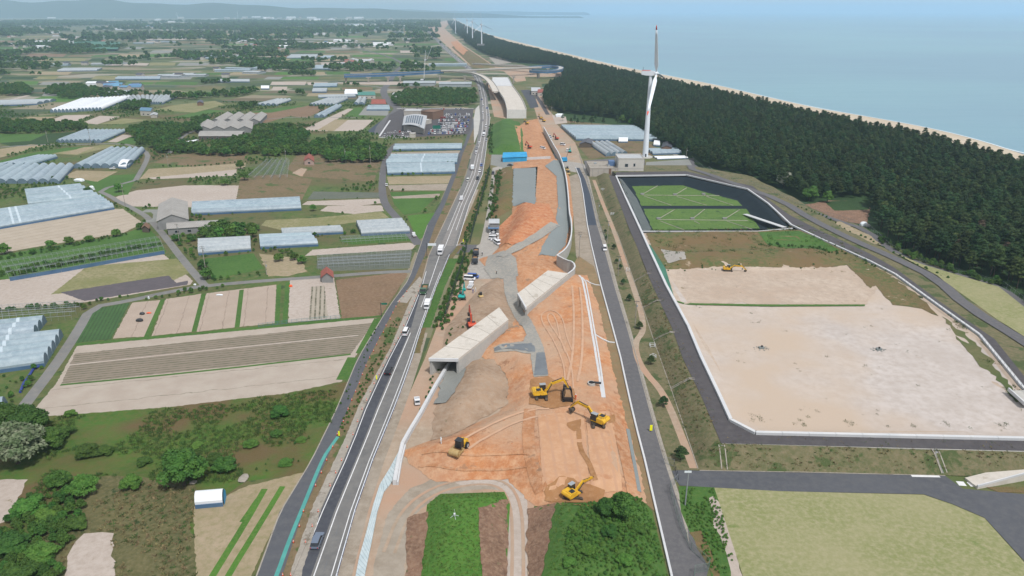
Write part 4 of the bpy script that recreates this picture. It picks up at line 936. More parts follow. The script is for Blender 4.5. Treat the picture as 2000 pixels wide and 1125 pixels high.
# ---- guard rail on the main road
P = polyline([across(1.0, y) for y in YS if y >= 500], 0, step=4.0); c = P[0].copy()
t = thing('guardrail', 'blue and white guardrail between the main road and the works', 'guardrail', c); pm = B().tube((0, 0, 0), (0, 0, .85), .08, n=6).me('post', 'rail_white')
for p in P: new_obj('post', pm, t, p-c)
Q = [p-c for p in P]; B().path(Q, .12, .32, .38).obj('rail_beam', 'rail_blue', t); B().path(Q, .16, .1, .75).obj('top_rail', 'rail_white', t)
P = polyline([across(-.02, y) for y in YS if 600 <= y <= 1200], 0, step=4.0); c = P[0].copy()
segwall('road_kerb', 'low pale kerb along the outer edge of the fresh dark lane', 'kerb', [across(-.02, y) for y in YS if y >= 560], .3, .18, 'concrete_old', 6)
fence('tall_fence', 'tall dark green screen fence beside the main road and the works', [(870,624),(880,590),(893,550),(903,520),(912,484)], 3.2, 2.5, 'fence_dark', mesh_sp=.16, pr=.08, rails=4)
fence('tall_fence', 'tall dark green screen fence along the narrow site road', [(918,476),(927,440),(938,400),(948,365),(957,328)], 3.0, 3.0, 'fence_dark', mesh_sp=.2, pr=.09, rails=4)
fence('chain_fence', 'grey wire fence along the seaward track under the pines', [(1352,310),(1400,344),(1470,361),(1525,383),(1560,400),(1628,424),(1698,446),(1738,484),(1806,516),(1888,538),(1958,558),(2014,600),(2180,715)], 1.8, 3.0, 'fence_grey', mesh_sp=.5)
fence('chain_fence', 'pale green wire fence along the widening of the east road', [(1309,957),(1312,975),(1330,1035),(1350,1075),(1385,1108),(1382,1116),(1356,1120),(1355,1135)], 2.0, 2.2, 'fence_green', mesh_sp=.12)
fence('gate_fence', 'grey framed fence panel left of the access gate', [(1296,905),(1316,912)], 2.0, 2.0, 'fence_grey', mesh_sp=.15)
fence('gate_fence', 'grey framed fence panel right of the access gate', [(1309,955),(1323,940)], 2.0, 1.6, 'fence_grey', mesh_sp=.15)
fence('sliding_gate', 'low dark sliding gate across the mouth of the access road', [(1316,912),(1325,938)], 1.4, 1.5, 'steel_dark', mesh_sp=.2, cat='gate')
fence('chain_fence', 'wire fence between the east road and the pine strip', [(1132,305),(1145,345),(1156,385),(1170,440),(1184,470)], 1.6, 3.0, 'fence_grey', mesh_sp=.5)
fence('field_fence', 'blue-green net fence behind the striped sand plot', [(505,639),(560,632),(610,627),(664,622)], 1.3, 1.5, 'net_teal', mesh_sp=.15)
fence('field_fence', 'grey board fence across the field before the pink house', [(440,330),(520,322),(600,320),(740,322)], 1.0, 4, 'fence_grey', mesh_sp=1.0)

# ================================================================== BUILDINGS
def gable(name, label, cat, quad, eave, ridge, roof='roof_grey', wall='wall_grey', axis='y', windows=0, over=.4, group=None, door=False, z0=0):
    """quad: eave corners in the photograph: front-left, front-right, back-right, back-left; axis y: ridge runs away from the camera"""
    q = [G(x, y, eave+z0) for x, y in quad]; c = wpos(q, z0); q = [Vector((p.x-c.x, p.y-c.y, 0)) for p in q]
    t = thing(name, label, cat, c, group=group)
    if axis == 'x': q = [q[1], q[2], q[3], q[0]]      # rotate so that the gable ends are q0-q1 and q2-q3
    e1, e2 = (q[0]+q[1])/2, (q[2]+q[3])/2
    V = [(p.x, p.y, 0) for p in q]+[(p.x, p.y, eave) for p in q]+[(e1.x, e1.y, ridge-.05), (e2.x, e2.y, ridge-.05)]
    B().add(V, [(0, 1, 5, 8, 4), (1, 2, 6, 5), (2, 3, 7, 9, 6), (3, 0, 4, 7), (3, 2, 1, 0)]).obj('wall', wall, t)
    L = (e2-e1).normalized()*over
    for s0, s1 in ((q[0], q[3]), (q[1], q[2])):
        o1 = (s0-e1).normalized()*over
        a, b_ = s0-L+o1, s1+L+o1; r1, r2 = e1-L, e2+L
        dz = (ridge-eave)/max((s0-e1).length, .1)*over
        V = [(a.x, a.y, eave-dz+.02), (b_.x, b_.y, eave-dz+.02), (r2.x, r2.y, ridge), (r1.x, r1.y, ridge)]
        V += [(x, y, z+.16) for x, y, z in V]
        B().add(V, [(3, 2, 1, 0), (4, 5, 6, 7), (0, 1, 5, 4), (1, 2, 6, 5), (2, 3, 7, 6), (3, 0, 4, 7)]).obj('roof', roof, t)
    fr0, fr1 = (q[0], q[1]) if axis == 'y' else (q[3], q[0])
    dv = (fr1-fr0); nrm = Vector((dv.y, -dv.x, 0)).normalized()
    ang = math.atan2(dv.y, dv.x)
    for k in range(windows):
        p = fr0+dv*((k+.7)/(windows+.4))+nrm*.04; w = min(1.6, dv.length/windows*.5)
        f = B().box(p.x, p.y, 1.0, w+.2, .1, 1.2, ang).obj('window', 'steel', t); B().box(p.x+nrm.x*.05, p.y+nrm.y*.05, 1.1, w, .1, 1.0, ang).obj('pane', 'window', f)
    if door:
        p = fr0+dv*.5+nrm*.05; B().box(p.x, p.y, 0, min(4, dv.length*.35), .12, min(3.2, eave*.8), ang).obj('door', 'steel_dark', t)
    return t
mk('roof_ribbed', [S(186,182,176), S(172,168,162)], .2, rough=.7, rows=(1, 0, 1.1, S(150,147,142), .2))
gable('barn', 'large grey gabled barn at the bend of the farm lane', 'barn', [(307,432),(367,428),(365,394),(311,399)], 4.5, 7.4, 'roof_ribbed', 'wall_grey', door=True)
gable('shed', 'long low grey farm building below the large barn', 'shed', [(327,447),(434,440),(433,430),(327,435)], 3.2, 4.0, 'roof_ribbed', 'wall_grey', 'x', 4)
for i in range(4):
    gable('cattle_shed', f'{["first","second","third","fourth"][i]} gabled shed from the west in the front row of the livestock farm', 'shed', [(384+27*i,252),(411+27*i,252),(419+25*i,238),(394+25*i,238)], 3.5, 6, 'roof_ribbed', 'wall_grey', windows=0, group='gabled livestock sheds')
    gable('cattle_shed', f'{["first","second","third","fourth"][i]} gabled shed from the west in the rear row of the livestock farm', 'shed', [(410+25*i,237),(432+25*i,237),(455+22*i,223),(436+22*i,223)], 3.5, 6, 'roof_ribbed', 'wall_grey', group='gabled livestock sheds')
gable('cattle_shed', 'long open-fronted livestock shed before the gabled sheds', 'shed', [(388,266),(470,266),(477,256),(392,256)], 3.2, 4.2, 'roof_ribbed', 'wood', 'x', 8)
gable('cottage', 'small pink cottage with a red gable roof before the wood', 'house', [(594,314),(613,315),(612,306),(596,306)], 2.8, 5.0, 'roof_red', 'wall_pink', windows=1)
gable('hut', 'small grey hut with a red roof beside the brown field', 'hut', [(628,541),(650,541),(649,530),(628,530)], 2.4, 4.2, 'roof_red', 'wall_grey')
gable('farmhouse', 'two-storey pale blue house west of the round wood', 'house', [(273,216),(294,217),(299,211),(277,210)], 5.0, 6.2, 'roof_blue', 'wall_cream', 'x', 2)
gable('shed', 'small white shed pair beside the pale blue house', 'shed', [(294,225),(306,225),(308,221),(296,221)], 2.6, 3.6, 'roof_light', 'wall_cream')
gable('shed', 'white container shed in the wood beside the livestock farm', 'shed', [(358,282),(380,277),(388,272),(366,276)], 2.6, 3.0, 'polyfilm_white', 'wall_cream', 'x')
gable('villa', 'wide low building with a terracotta roof by the side road', 'house', [(725,203),(754,203),(750,196),(729,196)], 4, 7, 'roof_red', 'wall_cream', 'x', 3)
mk('roof_teal', [S(64,130,116,.8)], rough=.5)
gable('shed', 'teal-roofed shed among the white tunnel ends', 'shed', [(699,186),(733,186),(731,179),(700,179)], 4.0, 5, 'roof_teal', 'wall_cream', 'x', 3)
gable('hall', 'white flat hall at the edge of the round wood', 'hall', [(766,189),(787,188),(786,180),(768,181)], 3.5, 4.2, 'roof_light', 'wall_cream', 'x', 2)
gable('shed', 'open timber shed with a grey roof behind the four tunnels', 'shed', [(1132,281),(1155,281),(1158,273),(1140,273)], 3, 4.4, 'roof_dark', 'wood')
gable('shed', 'dark brown shed beside the white dome east of the turbine', 'shed', [(1292,288),(1312,288),(1312,279),(1296,278)], 3, 4.4, 'roof_dark', 'wall_brown')
gable('shop', 'red-roofed roadside shop at the edge of the pine forest', 'shop', [(1050,181),(1092,179),(1085,173),(1052,174)], 4.5, 6, 'roof_red', 'wall_cream', 'x', 4)
gable('shop', 'white-roofed shop beside the red-roofed shop', 'shop', [(1038,178),(1057,178),(1054,171),(1038,171)], 4.5, 5.2, 'roof_light', 'wall_cream', 'x', 3)
gable('guard_hut', 'small white hut beside a bush on the seaward track', 'hut', [(1600,432),(1610,432),(1610,428),(1600,428)], 2.4, 2.8, 'roof_light', 'wall_cream', door=True)
gable('site_office', 'two-storey grey prefabricated site office beside the yard', 'office', [(956,436),(974,436),(974,428),(957,428)], 5.0, 5.6, 'roof_light', 'wall_grey', 'x', 3)
gable('site_hut', 'low blue-roofed site hut before the prefabricated office', 'hut', [(955,446),(973,446),(973,440),(956,440)], 2.6, 3.0, 'roof_blue', 'wall_grey', 'x', 2)
gable('tarp_shed', 'long shed under a bright blue tarpaulin at the top of the works', 'shed', [(982,308),(1029,306),(1026,297),(985,298)], 3.2, 4.8, 'bluetarp', 'bluetarp', 'x')
gable('hut', 'pale pavilion on the field road behind the wood', 'hut', [(385,201),(396,201),(397,197),(387,197)], 3, 4.4, 'roof_dark', 'wall_brown')
gable('thatched_hut', 'little brown-roofed lean-to under a tree by the farm lane', 'hut', [(277,445),(290,446),(292,440),(280,439)], 2.2, 3.4, 'wall_brown', 'wood')
t = segwall('site_hoarding', 'white hoarding beam in front of the blue tarpaulin shed', 'hoarding', [(986,314),(1010,313),(1035,312),(1075,310)], .6, 1.8, 'concrete_white', 6)
# waterworks plant building beside the turbine
def boxbuilding(name, label, cat, px0, px1, depth, h, wall, roofm, z0=0, par=.5, group=None):
    a, b = G(*px0, z0), G(*px1, z0); a.z = b.z = z0; dv = b-a; n = Vector((-dv.y, dv.x, 0)).normalized()
    c = (a+b)/2+n*depth/2; t = thing(name, label, cat, c, math.atan2(dv.y, dv.x), group=group); w = dv.length
    B().box(0, 0, 0, w, depth, h).obj('wall', wall, t); b_ = B()
    for sx, sy, lx, ly in ((0, -depth/2, w+.3, .3), (0, depth/2, w+.3, .3), (-w/2, 0, .3, depth-.3), (w/2, 0, .3, depth-.3)): b_.box(sx, sy, h+.002, lx, ly, par)
    b_.obj('parapet', wall, t); B().box(0, 0, h+.004, w-.6, depth-.6, .06).obj('roof', roofm, t); return t, w, depth, h
t, w, dp, h = boxbuilding('plant_building', 'low beige concrete wing with a stained flat roof by the turbine', 'building', (1152,345), (1206,345), 22, 5.2, 'building_beige', 'concrete_old')
for k in range(5):
    x = -w/2+1.6+k*(w-3.2)/4; B().box(x, -dp/2-.04, .3, .18, .08, 4.6).obj('wall_joint', 'wall_grey', t)
B().box(-w/2+w*.72, -dp/2-.08, 0, 1.4, .16, 5.3).obj('drain_stack', 'wall_brown', t)
for x, y in ((-4, 4), (4, -3), (6, 6)): B().box(x, y, 5.26, 1.6, 1.6, .9).obj('roof_vent', 'steel', t)
t, w, dp, h = boxbuilding('plant_building', 'tall white two-storey plant block with few dark windows', 'building', (1206.5,345), (1256,345), 15, 11.5, 'building_white', 'roof_light')
for x, z, ww, hh in ((-w*.18, 6.3, 1.8, 1.8), (w*.13, 6.6, 1.0, 1.7), (w*.12, .6, .9, 1.9)):
    f = B().box(x, -dp/2-.03, z, ww+.3, .1, hh+.3).obj('window', 'steel', t); B().box(x, -dp/2-.1, z+.15, ww, .06, hh).obj('pane', 'window', f)
B().box(0, -dp/2-.03, 5.1, w, .08, .12).obj('string_course', 'wall_grey', t); B().box(w*.36, -dp/2-.5, .1, 2.2, .8, 1.2).obj('air_unit', 'steel', t); B().box(w*.25, -dp/2-.4, .1, 1.2, .6, 1.6).obj('air_unit', 'steel', t)
B().box(-w/2-3, 3, 5.3, 4.0, 5, 3).obj('pipe_bridge', 'roof_blue', t)
t, w, dp, h = boxbuilding('turbine_substation', 'small grey block at the foot of the nearest far turbine', 'building', (932,97), (946,97), 16, 14, 'wall_grey', 'roof_grey')
# road station
RS = [G(x, y, 6) for x, y in ((786,242),(829,249),(834,226),(789,226))]; c = wpos(RS, 0); t = thing('roadside_station', 'roadside station with a curved white roof carrying solar panels', 'building', c)
q = [p-c for p in RS]
def rs(u, v, z=0): a = q[0].lerp(q[1], u); b = q[3].lerp(q[2], u); p = a.lerp(b, v); return Vector((p.x, p.y, 5.2+2.2*math.sin(PI*min(1, max(0, u)))*.8+z))
V = []; n = 10
for i in range(n+1):
    for v in (-.06, 1.04): V.append(rs(i/n, v, .0)); V.append(rs(i/n, v, .35))
FS = []
for i in range(n): a = 4*i; b = a+4; FS += [(a, b, b+2, a+2), (a+1, a+3, b+3, b+1), (a, a+1, b+1, b), (a+2, b+2, b+3, a+3)]
FS += [(0, 2, 3, 1), (4*n, 4*n+1, 4*n+3, 4*n+2)]
B().add(V, FS).obj('roof', 'roof_light', t)
B().add([(p.x*.93, p.y*.93, z) for z in (0, 5.1) for p in q], [(0, 1, 5, 4), (1, 2, 6, 5), (2, 3, 7, 6), (3, 0, 4, 7), (4, 5, 6, 7)]).obj('wall', 'wall_cream', t)
for k in range(8):
    u0 = .12+k*.095; V = [rs(u0, .12, .5), rs(u0+.07, .12, .5), rs(u0+.07, .88, .5), rs(u0, .88, .5)]; B().add([Vector(v)-Vector((0, 0, .1)) for v in V]+V, [(4, 5, 6, 7), (0, 1, 5, 4), (1, 2, 6, 5), (2, 3, 7, 6), (3, 0, 4, 7)]).obj('solar_panel', 'solar', t)
boxbuilding('roadside_station_block', 'square brown block behind the curved solar roof', 'building', (823,232), (846,234), 18, 7, 'wall_brown', 'wall_brown')
boxbuilding('roadside_station_wing', 'flat pale wing on the west side of the brown block', 'building', (789,226), (822,226), 16, 4.5, 'wall_cream', 'roof_light')
boxbuilding('service_kiosk', 'small white kiosk between the parked cars and the main road', 'kiosk', (800,269), (811,269), 5, 3.2, 'wall_cream', 'polyfilm_white')
boxbuilding('canopy', 'white pedestrian canopy between the car park and the road', 'canopy', (832,243), (843,241), 12, 3.5, 'wall_cream', 'polyfilm_white')

# ================================================================== VIADUCT
def deck(name, label, px, z, w, th, mat, side=None, cat='bridge', piers=(), par=.9, group=None, smooth=2, seg=None):
    P = polyline(smooth_px(px, smooth), z, step=12 if seg is None else seg); c = P[0].copy(); c.z = 0; t = thing(name, label, cat, c, group=group)
    Q = [p-c for p in P]
    for p in Q: p.z = z
    B().path(Q, w, .5, -.5).obj('deck', mat, t)
    B().path(Q, w*.55, th, -.5-th-.003).obj('girder', side or mat, t)
    for s in (1, -1): B().path(offs(Q, s*(w/2-.15)), .3, par, .003).obj('parapet', side or 'concrete', t)
    if side:
        for s in (1, -1): B().path(offs(Q, s*w*.44), .25, th+.6, -1.1-th).obj('side_girder', side, t)
    for (x, y) in piers:
        p = G(x, y, 0)-c; b = B(); b.box(p.x, p.y, 0, 2.4, 2.2, z-.5-th-1.4); b.box(p.x, p.y, z-1.9-th, w*.7, 2.4, 1.38); b.obj('pier', 'concrete_old', t)
    return t
deck('approach_viaduct', 'long blue steel girder viaduct on the inland side', [(672,146),(720,145),(775,143),(830,140),(864,138)], 11, 10, 2.6, 'concrete', 'girder_blue', piers=[(676,161),(720,161),(758,160),(782,160),(859,157)], smooth=0)
deck('approach_viaduct', 'curved concrete ramp swinging onto the wide new bridge', [(862,138),(895,139),(925,142),(944,149),(956,158),(963,168),(968,178)], 11, 8, 1.4, 'concrete_deck', piers=[(908,160),(952,176)])
deck('crossing_viaduct', 'straight concrete overbridge crossing above the new road', [(862,138),(910,137),(960,135),(1010,133),(1056,131)], 12, 8, 1.4, 'concrete_deck', piers=[(1003,163),(1053,152)], smooth=0)
deck('loop_ramp', 'blue steel loop ramp at the seaward end of the overbridge', [(1036,131),(1056,129),(1078,128),(1094,130),(1097,133),(1092,136),(1075,138),(1056,138),(1036,137)], 12, 8, 2.6, 'concrete', 'girder_blue', piers=[(1050,153),(1086,148),(1070,144)])
deck('approach_viaduct', 'pale ramp deck beyond the interchange to the east', [(925,124),(960,126),(1005,128),(1040,131)], 9, 8, 1.4, 'concrete_deck', smooth=0)
def bigdeck(label, Lp, Rp, z, mat, front=False):
    n = 16; Lw = polyline(smooth_px(Lp, 1), z, step=3); Rw = polyline(smooth_px(Rp, 1), z, step=3)
    c = Vector((Lw[0].x, Lw[0].y, 0)); t = thing('new_bridge', label, 'bridge', c)
    for k in range(n):
        q = [at_poly(Lw, k/n), at_poly(Lw, (k+.985)/n), at_poly(Rw, (k+.985)/n), at_poly(Rw, k/n)]; m = wpos(q, z)
        V = [(p.x-m.x, p.y-m.y, zz) for zz in (-1.6, 0) for p in q]; B().add(V, [(3, 2, 1, 0), (4, 5, 6, 7), (0, 1, 5, 4), (1, 2, 6, 5), (2, 3, 7, 6), (3, 0, 4, 7)]).obj('deck_slab', mat, t, loc=m-c)
    for W in (Lw, Rw): B().path([p-c for p in W], .5, 1.1, .003).obj('parapet', 'concrete', t)
    for k in (.02, .35, .68, .98):
        a, b = at_poly(Lw, k)-c, at_poly(Rw, k)-c
        for f in (.2, .5, .8): p = a.lerp(b, f); B().box(p.x, p.y, 0, 2, 2, z-1.6).obj('pier', 'concrete_old', t)
    if front:
        a, b = Lw[0]-c, Rw[0]-c; B().add([(a.x, a.y, z), (b.x, b.y, z), (b.x, b.y-.8, z), (a.x, a.y-.8, z), (a.x, a.y, 0), (b.x, b.y, 0), (b.x, b.y-4.5, 0), (a.x, a.y-4.5, 0)], [(0, 1, 2, 3), (3, 2, 6, 7), (0, 3, 7, 4), (1, 5, 6, 2), (0, 4, 5, 1)]).obj('abutment', 'concrete', t)
    return t
bigdeck('wide new concrete bridge deck ending above the earthworks', [(990,214),(986,196),(976,181),(966,168)], [(1028,214),(1021,196),(1011,181),(1001,168)], 8, 'concrete_deck', True)
bigdeck('whiter far section of the wide new bridge deck', [(966,167.5),(961,158),(962,151)], [(1001,167.5),(996,158),(992,151)], 8, 'concrete_white')
sheet('new_carriageway', [(1017,176),(1034,175),(1045,190),(1052,209),(1036,212),(1028,195)], 'asphalt_new', z=0); sheet('new_carriageway', [(1037,176),(1043,176),(1060,200),(1074,224),(1066,224),(1055,205)], 'asphalt_service', z=0)
# ================================================================== WIND TURBINES
def turbine(label, base, hub, L, theta, a0, group):
    """base: ground point; hub height; theta: where the rotor axis points; a0: rotor angle"""
    t = thing('wind_turbine', label, 'wind turbine', base, 0, group)
    b = B()
    for k in range(4): z0, z1 = hub*k/4, hub*(k+1)/4-.02; b = B(); b.tube((0, 0, z0), (0, 0, z1), 2.1-1.0*k/4, 2.1-1.0*(k+1)/4, 20); b.obj('tower_section', 'turbine_white', t, smooth=False)
    B().tube((0, 0, 0), (0, 0, .6), 5.5, 5.3, 20).obj('foundation', 'concrete', t); B().box(0, -2.15, .6, 1.0, .2, 2.2).obj('door', 'steel_dark', t)
    n = Vector((math.cos(theta), -math.sin(theta), 0)); e = Vector((math.sin(theta), math.cos(theta), 0)); up = Vector((0, 0, 1))
    def T(v): return Vector((0, 0, hub+1.4))+n*v[0]+e*v[1]+up*v[2]
    b = B(); prof = [(-6.2, -1.0), (-6.6, .2), (-6.2, 1.5), (-2, 1.7), (2.4, 1.5), (2.8, .8), (2.8, -.8), (2.0, -1.5), (-3, -1.5)]
    V = [T((x, y, z)) for y in (-1.45, 1.45) for x, z in prof]; m_ = len(prof)
    b.add(V, [(i, (i+1) % m_, m_+(i+1) % m_, m_+i) for i in range(m_)]+[tuple(range(m_)), tuple(range(m_, 2*m_))]); nc = b.obj('nacelle', 'turbine_white', t)
    b = B(); V = [T((x, y, z)) for z in (1.72, 1.95) for x, y in ((-6.2, -1.2), (-.5, -1.2), (-.5, 1.2), (-6.2, 1.2))]; b.add(V, [(3, 2, 1, 0), (4, 5, 6, 7), (0, 1, 5, 4), (1, 2, 6, 5), (2, 3, 7, 6), (3, 0, 4, 7)]); b.obj('red_cover', 'turbine_red', nc)
    B().tube(T((-5.6, 0, 1.7)), T((-5.6, 0, 4.2)), .1).obj('mast', 'steel_dark', nc)
    hb = B(); hb.tube(T((2.8, 0, 0)), T((4.6, 0, 0)), 1.5, 1.3, 16); hb.tube(T((4.6, 0, 0)), T((5.6, 0, 0)), 1.3, .3, 16); hb.obj('hub', 'turbine_white', t, smooth=True)
    for k in range(3):
        a = a0+k*2*PI/3; d = e*math.cos(a)+up*math.sin(a); s = n*0+(-e*math.sin(a)+up*math.cos(a)); o0 = T((3.9, 0, 0))
        st = [(.6, .55, .55, 0), (2.5, .6, .5, 0), (6, 1.5, .32, 0), (10, 1.45, .28, 0), (L*.6, 1.1, .2, 0), (L*.8, .85, .14, 0), (L*.90, .6, .1, 0), (L*.985, .22, .04, 0)]
        def ring(r, ch, tk, off_):
            c0 = o0+d*r; tw = 1.35; cs = (s*math.cos(tw)+n*math.sin(tw)); ct = (n*math.cos(tw)-s*math.sin(tw))
            return [c0+cs*(ch*math.cos(q)+off_*ch)+ct*tk*math.sin(q)*(1 if math.cos(q) > 0 else .6) for q in [2*PI*i/10 for i in range(10)]]
        def skin(S_, nm, mt, par):
            R = [ring(*x) for x in S_]; b = B(); V = [v for r in R for v in r]; Fc = [(10*i+j, 10*i+(j+1) % 10, 10*(i+1)+(j+1) % 10, 10*(i+1)+j) for i in range(len(R)-1) for j in range(10)]
            b.add(V, Fc+[tuple(range(10)), tuple(range(len(V)-10, len(V)))]); return b.obj(nm, mt, par, smooth=True)
        bl = skin(st[:7], 'blade', 'turbine_white', t); skin([(L*.902, .6, .1, 0), (L*.95, .46, .08, 0), (L, .15, .03, 0)], 'red_tip', 'turbine_red', bl)
    return t
tb = G(1260, 307)
turbine('tall white wind turbine with red blade tips rising over the pine forest', tb, 57.5, 34, math.radians(22), math.radians(110)+0, 'wind turbines along the coast')
for (x, y), a0, l in (((890,66),1.9,'farthest of the four distant turbines on the coast'), ((913,74),2.2,'second farthest of the four distant coast turbines'), ((923,81),1.5,'third of the distant coast turbines, with its blade straight up'), ((941,96),1.7,'nearest of the distant coast turbines, on a small grey block')):
    turbine(l, G(x, y), 62, 34, 1.2, a0, 'wind turbines along the coast')
for i, (x, y) in enumerate(((92,33),(241,34),(290,33),(347,36),(465,37),(133,34))): turbine('faint white wind turbine far inland in the haze', G(x, y), 66, 38, .8+i, 1.1+i*.7, 'turbines far inland')

# ================================================================== CRANES
def crane(label, base, dx, h, mat):
    t = thing('crane', label, 'crane', base); b = B()
    for s in (-1, 1): B().box(0, s*1.9, 0, 6, .9, 1.0).obj('crawler_track', 'rubber', t)
    B().box(-.6, 0, 1.05, 5.5, 3, 1.8).obj('machine_house', mat, t); B().box(2.0, -1.2, 1.1, 1.5, 1.1, 2.1).obj('cab', 'window', t); b = B(); A_ = Vector((1.6, 0, 2)); T_ = Vector((dx, 0, h))
    n = 12
    for sy in (-.6, .6):
        for sx in (-.5, .5): b.tube(A_+Vector((sx, sy, 0)), T_+Vector((sx*.4, sy*.4, 0)), .1, n=4)
    for k in range(n):
        p, q = A_.lerp(T_, k/n), A_.lerp(T_, (k+1)/n)
        for sy in (-.5, .5): b.tube(p+Vector((-.45, sy, 0)), q+Vector((.45, sy, 0)), .06, n=4)
    b.obj('boom', mat, t); B().tube(T_, (dx+.3, 0, h*.45), .06, n=4).obj('cable', 'rubber', t); B().tube((-3, 0, 3), T_, .06, n=4).obj('backstay', 'rubber', t)
crane('crawler crane with a pale lattice boom standing before the blue viaduct', G(826, 158), 6, 44, 'rail_white'); crane('crane with a slim boom on the field road behind the viaduct', G(832, 119), 14, 30, 'rail_white')

# ================================================================== GREENHOUSES
def vault(a, b, c, d, hs, hr, n=7, inset=.04):
    """one tunnel: a-b and d-c are its long feet; returns a mesh builder with the skin, and the end outlines"""
    V = []; ends = []
    for p, q in ((a, d), (b, c)):
        w = q-p; p2 = p+w*inset; w2 = w*(1-2*inset); R = [Vector((p2.x, p2.y, 0)), ]
        for i in range(n+1):
            u = i/n; z = hs+(hr-hs)*math.sin(PI*u)**.75; r = p2+w2*u; R.append(Vector((r.x, r.y, z)))
        R.append(Vector((q.x-w.x*inset, q.y-w.y*inset, 0))); ends.append(R)
    m = len(ends[0]); V = ends[0]+ends[1]
    return V, [(i, i+1, m+i+1, m+i) for i in range(m-1)], ends
OBST = []
def greenhouse(label, A_, B_, C_, D_, n, mat='polyfilm', hs=1.5, hr=3.0, rows=1, group='plastic tunnel greenhouses', skirt=True, frame=False, joint=None, name='greenhouse', cat='greenhouse'):
    a, b, c_, d = [G(x, y) for x, y in (A_, B_, C_, D_)]
    c = (a+b+c_+d)/4; t = thing(name, label, cat, c, group=group); Q_ = np.array([(q.x, q.y) for q in (a, b, c_, d)]); OBST.append((Q_, Q_.min(0), Q_.max(0)))
    a, b, c_, d = a-c, b-c, c_-c, d-c
    for k in range(n):
        p0, p1, q0, q1 = a.lerp(d, k/n), a.lerp(d, (k+1)/n), b.lerp(c_, k/n), b.lerp(c_, (k+1)/n)
        m = (p0+p1+q0+q1)/4
        V, Fc, ends = vault(p0-m, q0-m, q1-m, p1-m, hs, hr)
        if not frame:
            cv = new_obj('tunnel_cover', mesh('tunnel_cover', V, Fc, mat, smooth=False), t, m)
            for e_ in ends:
                e2 = [v*.999 for v in e_]; new_obj('end_wall', mesh('end_wall', e2, [tuple(range(len(e2)))], 'film_end'), cv)
            if joint:
                bb = B()
                for jf in joint:
                    R0 = [ends[0][i].lerp(ends[1][i], jf)+Vector((0, 0, .04)) for i in range(1, len(ends[0])-1)]; dd = (ends[1][0]-ends[0][0]).normalized()*.5
                    for u, v in zip(R0, R0[1:]): bb.add([u-dd, v-dd, v+dd, u+dd], [(0, 1, 2, 3)])
                bb.obj('joint_strip', 'film_joint', cv)
        else:
            bb = B(); Ln = (q0-p0).length; nr = max(3, int(Ln/2.0))
            for r in range(nr+1):
                R0 = [ends[0][i].lerp(ends[1][i], r/nr) for i in range(len(ends[0]))]
                for u, v in zip(R0[::2], R0[2::2]): bb.tube(u, v, .035, n=3, caps=False)
            for i in (1, 4, 5, 8):
                if i < len(ends[0]): bb.tube(ends[0][i], ends[1][i], .07 if i in (1, 8) else .04, n=3, caps=False)
            bb.obj('tunnel_hoop', 'steel', t, loc=m)
    if skirt and not frame:
        for p, q, nm in ((a, b, 'side_curtain'), (d, c_, 'side_curtain')):
            B().path([p, q], .14, hs*.62).obj(nm, 'film_side', t)
    return t
